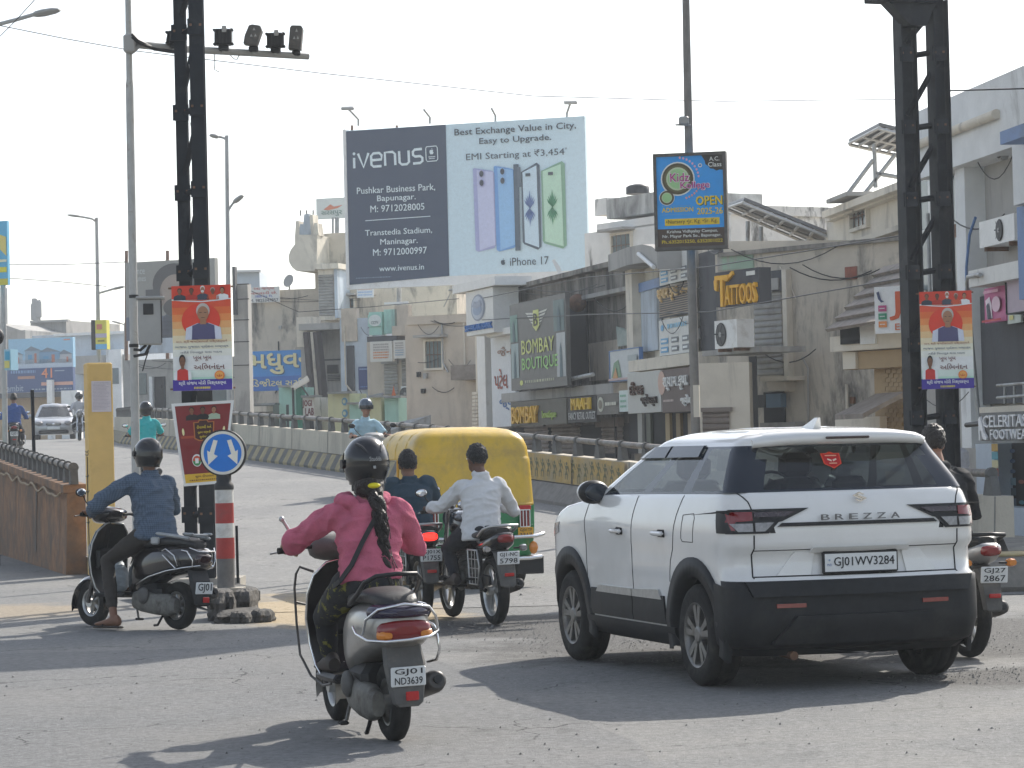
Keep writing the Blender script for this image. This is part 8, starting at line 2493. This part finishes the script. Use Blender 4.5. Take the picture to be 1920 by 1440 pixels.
for tx, a, b, v0, m_ in (("Krishna Vidhyalay Campus,", .14, .90, .815, wt2), ("Nr. Mayur Park So., Bapunagar.", .07, .95, .865, wt2), ("Ph.:6352015250, 6352001022", .06, .97, .925, gold)): fr.off = k + .003; fr.text(tx, a, v0, b, v0 + .042, m_, .02)
done(t, fr)
# ---- left: dark portrait billboard, far hoardings, far blocks
Qp = PL(230, 128.0, 410, 126.0)
t, fr = sign("portrait_billboard", "dull grey billboard of a bearded man raising a camera, behind the gantry leg", Qp, (236, 488, 404, 636), ink("8c8c86", .7), 0, .3, cat="billboard", step=.02)
k = fr.off; fr.rect(.0, .7, 1, 1, ink("5c6474", .7)); fr.off = k
fr.poly([(.34, 1), (.42, .72), (.5, .62), (.72, .62), (.95, .75), (1, 1)], ink("444c60", .6)); fr.ell(.55, .30, .24, .26, ink("2c2c30", .6)); fr.ell(.56, .42, .17, .24, ink("8c7c70", .8)); fr.ell(.57, .60, .14, .12, ink("34302f", .7)); fr.ell(.33, .50, .11, .13, ink("7c6c60", .8)); fr.rect(.24, .36, .40, .46, ink("303438", .7)); fr.ell(.35, .52, .05, .06, ink("485868", .7))
fr.text("ence", .12, .10, .24, .16, ink("b0b4b4")); fr.off -= .02; fr.text("tunes", .12, .19, .25, .25, ink("b0b4b4")); fr.off -= .02; fr.text("o", .82, .07, .92, .17, ink("c0c0bc"), .06); done(t, fr, "print")
mb = MB()
for x in (237, 314): mb.tube([Qp.hit(x, 470, -.2), Qp.hit(x, 700, -.2)], .08, M_RUST, n=6)
mb.build("billboard_post", t, world=True)
t = building("grey_shop_row", "hazy grey shop row below the portrait billboard", PL(228, 124, 445, 122), (232, 672, 445, 870), 6, W_MID)
q = PL(228, 124, 445, 122); part(t, "white_fascia", q, (262, 634, 330, 662), W_BLUEG, .4); part(t, "doorway", q, (290, 706, 310, 800), M_DARKIN, .05); part(t, "pale_pier", q, (280, 706, 286, 800), W_WHITE, .2); part(t, "window", q, (392, 730, 430, 752), M_WIN, .05); part(t, "window", q, (250, 700, 274, 740), M_WIN, .05)
Pp = PL(-60, 172.0, 240, 168.0)
t = building("far_block", "long pale warehouse block closing the view beyond the ramp", Pp, (62, 626, 236, 870), 10, W_BLUEG); part(t, "roof_edge", Pp, (100, 623, 236, 628), W_WHITE, .5); part(t, "balcony_band", Pp, (140, 666, 236, 700), W_MID, .6); part(t, "white_pier", Pp, (200, 655, 228, 800), W_WHITE, .8); part(t, "window", Pp, (206, 690, 222, 720), M_WIN, .05, .8)
q = PL(50, 182, 135, 181); t = building("rooftop_room", "hazy flat-roofed rooftop block carrying phone masts", q, (58, 602, 125, 700), 8, W_MID); part(t, "parapet", q, (56, 600, 127, 604), W_MID, .4)
mb = MB()
for x in (64, 69, 74): mb.tube([q.hit(x, 602, -2), q.hit(x, 562, -2)], .08, M_GALV, n=6)
for x, y in ((63, 585), (73, 580), (68, 592), (65, 575)): mb.rbox(q.hit(x, y, -1.8), (.35, .25, 1.1), M_GREY, .05)
mb.build("phone_mast", world=True, cat="mast", label="cluster of phone mast antennas on the hazy rooftop block")
q = PL(-40, 176, 60, 175); t = building("sloped_block", "hazy block with a sloping roofline at the far left", q, (-120, 622, 50, 870), 8, W_MID)
mb = MB(); mb.prism([q.hit(-120, 600, .05), q.hit(0, 606, .05), q.hit(47, 622, .05), q.hit(-120, 626, .05)], -q.n, 8, W_MID); mb.build("roof", t, world=True)
q = PL(-20, 180, 15, 180); mb = MB()
for x in (2, 12): mb.tube([q.hit(x, 640, 0), q.hit(x + (1 if x < 5 else -1), 540, 0)], .10, M_GALV, n=5)
for i in range(7): mb.tube([q.hit(2, 630 - i * 13, 0), q.hit(12, 622 - i * 13, 0)], .06, M_GALV, n=5)
mb.build("lattice_mast", world=True, cat="mast", label="lattice mast rising at the far left edge")
Hp2 = PL(0, 163.0, 140, 161.5)
t, fr = sign("house_hoarding", "upper hazy hoarding picturing houses under a blue sky", Hp2, (16, 634, 137, 690), ink("88b4d0"), 0, .3, cat="billboard", step=.02)
k = fr.off; fr.rect(0, .72, 1, 1, ink("a8b8c8"))
for u0, u1, v0, c_ in ((.0, .22, .42, "98a8b4"), (.26, .50, .30, "7c98ac"), (.48, .80, .36, "6890b0"), (.78, .98, .45, "a0a8b0")):
    fr.off = k; fr.rect(u0, v0 + .1, u1, .85, ink(c_)); fr.off = k; fr.poly([(u0 - .02, v0 + .12), (lerp(u0, u1, .4), v0 - .04), (u1 + .02, v0 + .12)], ink("687888")); fr.rect(lerp(u0, u1, .2), v0 + .25, lerp(u0, u1, .45), .7, ink("4c88b0")); fr.off -= .02; fr.rect(lerp(u0, u1, .6), v0 + .2, lerp(u0, u1, .75), .82, ink("a06858"))
fr.off = k; fr.rect(.86, .06, .96, .10, ink("c88870")); done(t, fr, "print")
t, fr = sign("offer_hoarding", "lower hazy navy hoarding with orange numerals forty-one", Hp2, (8, 690, 137, 735), ink("2c4878"), .1, .3, cat="billboard", step=.02)
k = fr.off; fr.text("41", .55, .02, .70, .42, ink("d88860"), .03); fr.off = k; fr.scribble(.10, .08, .46, .2, ink("7090b8"), 3, 5); fr.off = k; fr.rect(.20, .32, .45, .44, ink("a07868")); fr.off = k; fr.rect(.54, .60, 1, .74, ink("c89888")); fr.off = k; fr.text("ambit", .04, .68, .28, .95, ink("98a8b8"), .0); fr.off = k; fr.scribble(.40, .86, .98, .92, ink("90a0b0"), 9, 6); fr.off = k; fr.rect(.74, .12, .88, .16, ink("90a0b0")); done(t, fr, "print")
mb = MB(); Hp2.box(mb, -30, 736, 150, 745, W_CHAR, 1.0, -.5); Hp2.box(mb, -30, 745, 150, 800, W_BROWN, .4, -.9, zlo=1.5); Hp2.box(mb, 88, 712, 98, 790, W_WHITE, .3, .5, zlo=1.5); mb.build("far_shop", world=True, cat="shop", label="hazy brown shop front under the navy hoarding")
q = PL(125, 150, 150, 150); mb = MB(); q.box(mb, 115, 732, 145, 790, W_WHITE, 1.8, 0, zlo=2.0); mb.build("white_stall", world=True, cat="stall", label="small white box-like stall beyond the silver car")

# ------------------------------------------------------------------ street lamps, poles, cameras, wires
def lamp_head(mb, a, b, w_=.11):
    a, b = Vector(a), Vector(b); d_ = (b - a); dn = d_.normalized(); sd = dn.cross(Vector((0, 0, 1))).normalized(); up_ = sd.cross(dn)
    rings = []
    for u, w2, h2 in ((0, .25, .5), (.12, .7, .9), (.4, 1, 1), (.8, .95, .8), (1, .6, .3)):
        p = a + d_ * u
        rings.append([p + sd * w_ * w2 * cos(2 * pi * i / 12) + up_ * (.055 * h2 * (sin(2 * pi * i / 12))) for i in range(12)])
    mb.loft(rings, M_GREY)
def lamp_post(label, dist, x0, y0, x1, y1, arms, r_=.07, zb=None):
    a = P(x0, y0, dist); a.z = (zb if zb is not None else a.z); b = P(x1, y1, dist)
    t = thing("street_lamp", label, "street lamp", Vector((a.x, a.y, a.z)), group="street lamps along the flyover")
    mb = MB(); mb.tube([a, lerp(a, b, .5), b], [r_, r_ * .85, r_ * .65], M_POLE, n=10); mb.build("pole", t, world=True)
    for pts, head in arms:
        mb = MB(); q = [P(x, y, dist - .02 * i) for i, (x, y) in enumerate(pts)]; mb.tube(q, r_ * .42, M_POLE, n=8); mb.build("arm", t, world=True)
        mb = MB(); lamp_head(mb, P(*head[0], dist - .05), P(*head[1], dist - .1), r_ * 2.2); mb.build("lamp_head", t, world=True)
    return t
lamp_post("street lamp with a hooked arm and a lower spot arm, between gantry leg and billboard", 68, 430, 800, 425, 254, [([(425, 262), (418, 258), (408, 256)], ((410, 257), (393, 253))), ([(426, 398), (434, 385), (441, 376)], ((438, 380), (456, 366)))], .07, 1.4)
lamp_post("double-armed street lamp above the yellow post", 112, 187, 800, 181, 408, [([(181, 416), (172, 410), (150, 406)], ((152, 406), (126, 403))), ([(184, 550), (205, 544), (215, 541)], ((212, 542), (233, 537)))], .10, 2.1)
lamp_post("street lamp whose long arm reaches in at the top-left corner", 45, -70, 1000, -70, 66, [([(-70, 70), (-20, 50), (30, 37), (64, 27)], ((62, 28), (112, 18)))], .08, 0)
lamp_post("small faint street lamp head beside the grey cabinet", 140, 236, 800, 234, 606, [([(234, 610), (228, 606)], ((229, 607), (209, 602)))], .08, 2.2)
q = PL(165, 111.7, 205, 111.6)
t, fr = sign("pole_advert", "small yellow advert box strapped to the double-armed lamp", q, (179, 600, 200, 655), ink("d0c850"), .1, .5)
k = fr.off; fr.rect(.12, .14, .6, .32, ink("c87860")); fr.off = k; fr.rect(0, .46, 1, .60, ink("b8b0c0")); fr.off = k; fr.rect(0, .82, 1, 1, ink("70b0d8")); fr.off = k; fr.scribble(.2, .68, .8, .74, ink("807838"), 2, 4); done(t, fr, "print")
mb = MB(); q.box(mb, 171, 600, 179, 656, M_BLACK, .3, .0); mb.build("box_side", t, world=True)
# pole with advert at the very left
a = P(9, 830, 60); b = P(4, 420, 60)
t = thing("advert_pole", "grey pole at the left edge with a blue and yellow advert panel on top", "pole", Vector((a.x, 60, 0)))
mb = MB(); mb.tube([(a.x, 60, 0), b], .06, M_POLE, n=10); mb.build("shaft", t, world=True)
q = PL(-60, 60.0, 20, 59.7); mb = MB(); q.box(mb, -70, 416, 14, 536, ink("68b0d0"), .1, .1); mb.build("advert_panel", t, world=True)
fr = q.frame(-70, 416, 14, 536, .2); fr.poly([(.8, .2), (.98, .25), (.98, .55), (.85, .45)], ink("d8c878")); fr.off = .012; fr.rect(.5, .72, .98, .80, ink("d8d048")); fr.off = .012; fr.rect(.4, .90, 1, 1, ink("c8c050")); fr.off = .012; fr.rect(.6, .6, .98, .64, ink("e0e0c0")); fr.mb.build("print", t, world=True)
t, fr = sign("pole_advert", "narrow blue and yellow advert box low on the left-edge pole", PL(-20, 58, 25, 57.8), (8, 655, 20, 694), ink("90b8c8"), .1, .3)
fr.rect(.2, .1, .9, .5, ink("4898b8")); fr.rect(.1, .55, .9, .9, ink("c8c070")); done(t, fr, "print")
# camera pole
a = P(256, 1000, 33.2); b = P(239, -70, 33.2)
t = thing("camera_pole", "slim grey pole with a black bracket arm carrying traffic cameras", "pole", Vector((a.x, 33.2, 0)))
mb = MB(); mb.tube([(a.x, 33.2, 0), P(250, 560, 33.2), P(243, 160, 33.2), P(243, 150, 33.2), b], [.054, .050, .048, .040, .036], M_POLE, n=14); mb.build("shaft", t, world=True)
mb = MB(); mb.tube([P(246, 82, 33.2), P(330, 91, 33.5), P(578, 106, 34.4)], [.05, .046, .04], M_GREY, n=10); mb.build("arm", t, world=True)
mb = MB()
for y in (66, 98): mb.tube([P(246, y, 33.15), P(262, 84, 33.2)], .03, M_GREY, n=6)
mb.rbox(P(243, 82, 33.15), (.14, .12, .22), M_GREY, .02)
mb.tube([P(247, 64, 33.1), P(258, 76, 33.1), P(290, 92, 33.2), P(326, 97, 33.3)], .022, M_BPLAST, n=6); mb.tube([P(247, 70, 33.1), P(262, 82, 33.1), P(300, 94, 33.2), P(326, 98, 33.3)], .018, M_BPLAST, n=6); mb.build("bracket", t, world=True)
mb = MB(); mb.tube([P(402, 96, 33.8), P(403, 120, 33.8), P(402, 130, 33.8), P(411, 135, 33.8)], .006, M_BPLAST, n=4); mb.tube([P(430, 102, 33.9), P(440, 111, 33.9), P(444, 112, 33.9), P(449, 102, 33.9)], .006, M_BPLAST, n=4); mb.build("loose_wire", t, world=True)
def cam_box(label, x0, y0, x1, y1, dist, lean, kind):
    c_ = P((x0 + x1) / 2, (y0 + y1) / 2, dist); w_ = (x1 - x0) * dist / F_PX; h_ = (y1 - y0) * dist / F_PX
    t = thing("traffic_camera" if kind else "camera_flash", label, "camera", c_, "cameras and flash boxes on the bracket arm")
    R_ = Matrix.Rotation(lean, 3, 'Y'); mb = MB()
    if kind == 0:
        mb.rbox(c_, (w_, .18, h_ * .74), M_BPLAST, .015, R_)
        for k in range(5): mb.rbox(c_ + Vector((-w_ / 2 + (k + .5) * w_ / 5, -.095, 0)), (.012, .02, h_ * .66), M_BLACK, .003, R_)
        for sx in (-1, 1):
            for sz in (-1, 1): mb.rbox(c_ + Vector((sx * w_ * .5, -.02, sz * h_ * .33)), (.04, .10, .03), M_BPLAST, .008)
        mb.build("casing", t, world=True)
        mb = MB(); mb.rbox(c_ + Vector((.02, -.10, h_ * .34)), (.055, .03, h_ * .30), M_GREY, .005); mb.build("label_plate", t, world=True)
    else:
        pts = [(-.5, -.5), (.32, -.5), (.5, .30), (.36, .5), (-.14, .5), (-.34, .42), (-.5, -.1)] if kind == 1 else [(-.5, -.5), (.40, -.5), (.5, .40), (.38, .5), (-.3, .5), (-.42, .4)]
        mb.prism([c_ + R_ @ Vector((a * w_, .10, b * h_ * .86 + .02)) for a, b in pts], (0, -1, 0), .2, M_DGREY); mb.build("casing", t, world=True)
        fr = Frame(c_ + Vector((-w_ / 2, -.10, h_ / 2)), (w_, 0, 0), (0, 0, -h_), (0, -1, 0), base=.004)
        for u, v in ((.6, .2), (.42, .47), (.68, .47)): fr.off = .004; fr.poly([(u, v - .07), (u + .09, v + .05), (u - .09, v + .05)], M_GREY)
        fr.mb.build("marking", t, world=True)
    mb = MB(); p = c_ + Vector((0, 0, -h_ / 2)); mb.rbox(p, (w_ * .6, .10, .07), M_BPLAST, .015); mb.tube([p, p + Vector((0, 0, -.06))], .02, M_GREY, n=8); mb.build("mount", t, world=True)
cam_box("first black ribbed flash box from the gantry leg on the bracket arm", 403, 50, 435, 90, 33.75, .02, 0)
cam_box("tilted grey camera housing between the two ribbed flash boxes", 460, 48, 490, 92, 33.95, .18, 1)
cam_box("second black ribbed flash box, between the two grey camera housings", 501, 58, 532, 94, 34.1, .0, 0)
cam_box("upright grey camera housing at the free end of the bracket arm", 542, 49, 568, 100, 34.3, .05, 2)
cam_box("dark flash box half hidden behind the gantry leg on the bracket arm", 314, 56, 336, 86, 33.4, .2, 0)
c_ = P(281, 604, 32.9)
t = thing("control_cabinet", "grey metal control cabinet strapped to the camera pole", "cabinet", c_)
R_ = Matrix.Rotation(.12, 3, 'Z'); mb = MB(); mb.rbox(c_, (.275, .22, .54), M_GREY, .012, R_); mb.build("casing", t, world=True)
mb = MB(); mb.rbox(c_ + Vector((.01, 0, .285)), (.34, .30, .035), M_GREY, .012, R_); mb.build("hood", t, world=True)
mb = MB(); mb.rbox(c_ + Vector((0, -.115, .15)), (.12, .012, .13), M_BLACK, .004, R_); mb.rbox(c_ + Vector((.138, -.0, 0)), (.012, .20, .50), M_BLACK, .003, R_); mb.build("vent", t, world=True)
mb = MB(); mb.tube([c_ + Vector((-.05, 0, -.27)), c_ + Vector((-.12, 0, -.33)), c_ + Vector((-.2, 0, -.32))], .018, M_BLACK, n=6); mb.tube([c_ + Vector((.0, -.02, -.27)), c_ + Vector((-.06, -.02, -.38)), c_ + Vector((-.2, 0, -.40))], .018, M_BLACK, n=6); mb.tube([c_ + Vector((-.02, -.02, -.34)), c_ + Vector((-.06, -.02, -.45)), c_ + Vector((-.10, 0, -.58))], .008, M_BLACK, n=5); mb.build("cable", t, world=True)
for y in (556, 648):
    h = P(251, y, 33.2); mb = MB(); mb.tube([h + Vector((0, 0, -.02)), h + Vector((0, 0, .02))], .058, M_BLACK, n=14); mb.build("strap", t, world=True)
# signal heads peeping in at the left edge
q = P(-4, 631, 40); t = thing("signal_head", "black signal lamp peeping in at the left edge", "traffic light", q); mb = MB(); mb.ell(q, (.09, .09, .12), M_BLACK); mb.build("lamp_body", t, world=True); mb = MB(); mb.tube([Vector((q.x - .1, 40.1, q.z)), Vector((q.x - .1, 40.1, 0))], .05, M_BLKMETAL, n=8); mb.build("post", t, world=True)
# wires
def wire(label, pts, r_=.010, m=M_BPLAST):
    q = [P(*p) for p in pts]; cur = []
    for i in range(len(q) - 1):
        for k in range(8): cur.append(lerp(q[i], q[i + 1], k / 8) - Vector((0, 0, .0)))
    cur.append(q[-1]); n_ = len(cur)
    mb = MB(); mb.tube(cur, r_, m, n=4); mb.build("overhead_wire", world=True, cat="wire", label=label, group="overhead wires")
wire("thin wire from the top-left lamp across behind both gantry legs", [(-20, 44, 45), (120, 72, 46), (250, 95, 47), (600, 137, 50), (1000, 180, 53), (1350, 190, 55), (1700, 186, 56)], .008)
wire("thin wire crossing the white building's fascia", [(1782, 170, 36), (1960, 165, 36)], .010)
wire("short wire slanting down at the top-left corner", [(70, -6, 40), (30, 38, 41), (-6, 74, 42)], .009)
wire("faint low wire past the double-armed lamp", [(10, 496, 100), (120, 496, 100), (240, 491, 100)], .012)
wire("faint sagging wire below the other one by the double-armed lamp", [(10, 521, 100), (110, 528, 100), (200, 537, 100)], .012)

# cables, pipes and meter boxes strung over the shop fronts
def clutter(t, pl, x0, x1, ys, n, seed, off=.12):
    r = random.Random(seed); mb = MB()
    for k in range(n):
        a, b = sorted((r.uniform(x0, x1), r.uniform(x0, x1))); b = max(b, a + (x1 - x0) * .3)
        y = r.choice(ys); p, q = pl.hit(a, y + r.uniform(-6, 6), off), pl.hit(b, y + r.uniform(-10, 10), off)
        sg = r.uniform(.05, .35); mb.tube([lerp(p, q, i / 8) - Vector((0, 0, sg * 4 * (i / 8) * (1 - i / 8))) for i in range(9)], r.uniform(.008, .013), M_BPLAST, n=4)
    mb.build("facade_cable", t, world=True)
    mb = MB()
    for k in range(max(1, n // 3)):
        x = r.uniform(x0, x1); y = r.choice(ys); p = pl.hit(x, y, off * .6); L_ = r.uniform(.8, 2.4)
        mb.tube([p, p - Vector((0, 0, L_)), p - Vector((0, 0, L_)) + pl.u * r.uniform(-.3, .3) - Vector((0, 0, .3))], .03, r.choice((M_GALV, W_CREAM, M_BPLAST)), n=6)
    mb.build("drain_pipe", t, world=True)
    mb = MB()
    for k in range(max(2, n // 2)):
        x = r.uniform(x0, x1); y = r.choice(ys) + r.uniform(5, 25); w_ = r.uniform(.08, .2)
        a, z = pl.sz(x, y, .1); pl.bx(mb, a, a + w_, z - w_ * r.uniform(1, 1.8), z, -.02, r.uniform(.06, .14), r.choice((M_GREY, M_WHITEP, M_BLACK, M_RUST)))
    mb.build("meter_box", t, world=True)
def reveal(t, pl, rc, m=M_WIN, off=0.0, bars=3):
    """a window set back in a proud frame, with a sunshade and a grille"""
    a, b, z0, z1 = pl.rect(*rc, off); f = .07
    mb = MB()
    for q in ((a - f, b + f, z1, z1 + f), (a - f, b + f, z0 - f, z0), (a - f, a, z0, z1), (b, b + f, z0, z1)): pl.bx(mb, *q, off - .02, off + .09, W_CREAM)
    pl.bx(mb, a - .2, b + .2, z1 + .12, z1 + .20, off - .02, off + .5, W_MID); mb.build("window_frame", t, world=True)
    mb = MB(); pl.bx(mb, a, b, z0, z1, off - .02, off + .012, m); mb.build("window", t, world=True)
    mb = MB()
    for i in range(1, bars + 1): mb.tube([pl.pt(lerp(a, b, i / (bars + 1)), z0, off + .06), pl.pt(lerp(a, b, i / (bars + 1)), z1, off + .06)], .012, M_RUST, n=4)
    mb.tube([pl.pt(a, lerp(z0, z1, .5), off + .06), pl.pt(b, lerp(z0, z1, .5), off + .06)], .012, M_RUST, n=4); mb.build("window_grille", t, world=True)
def T__(n_): return bpy.data.objects[n_]
clutter(T__("boutique_building"), Fp, 930, 1170, (535, 560, 600, 735), 5, 1, .3)
clutter(T__("jewellery_building"), E1, 1238, 1330, (470, 535, 595, 665), 5, 2, .4)
clutter(T__("grey_building"), C, 1350, 1680, (470, 500, 655, 720), 4, 3)
clutter(T__("beige_building"), Hp, 770, 900, (605, 680, 720), 6, 4)
clutter(T__("dark_wall_building"), Kp, 468, 740, (560, 600, 640), 5, 5)
clutter(T__("blue_house"), Ip, 642, 720, (610, 650, 735), 5, 6, .2)
clutter(T__("white_building"), A, 1720, 1910, (290, 400, 540, 740), 4, 7, .3)
clutter(T__("grey_shop_row"), PL(228, 124, 445, 122), 240, 440, (680, 700), 5, 8)
reveal(T__("whitewashed_block"), Lp, (1150, 440, 1185, 480)); reveal(T__("dark_wall_building"), Kp, (640, 560, 664, 590)); reveal(T__("cream_building"), Bp, (1600, 385, 1630, 425)); reveal(T__("beige_building"), Hp, (800, 640, 830, 690))
wire("thin wire sagging along the shop fronts from the boutique to the white building", [(900, 560, 74), (1100, 520, 62), (1330, 500, 50), (1700, 440, 41)], .010)
wire("second wire sagging along the shop fronts, lower than its neighbour", [(900, 600, 74), (1100, 590, 62), (1330, 585, 50), (1700, 520, 41)], .010)
wire("thin wire dropping from the billboard roof to the dark wall", [(470, 545, 105), (560, 585, 104), (700, 575, 103), (860, 560, 85)], .012)
# ------------------------------------------------------------------ the hazy air
hz = MB()
hz.box((-420, -25, -1), (420, 620, 60), M_BLACK)
M_HAZE = bpy.data.materials.new("haze"); M_HAZE.use_nodes = True
n_ = M_HAZE.node_tree.nodes; n_.clear()
o_ = n_.new("ShaderNodeOutputMaterial"); pv = n_.new("ShaderNodeVolumePrincipled")
pv.inputs['Color'].default_value = (.86, .93, 1.0, 1); pv.inputs['Density'].default_value = .0008; pv.inputs['Anisotropy'].default_value = .35
M_HAZE.node_tree.links.new(pv.outputs[0], o_.inputs['Volume'])
hz.mats = [M_HAZE]
hz.build("haze", kind='stuff')
for o in bpy.data.objects:
    if o.get('category') and not o.get('label'): print("NOLABEL", o.name)
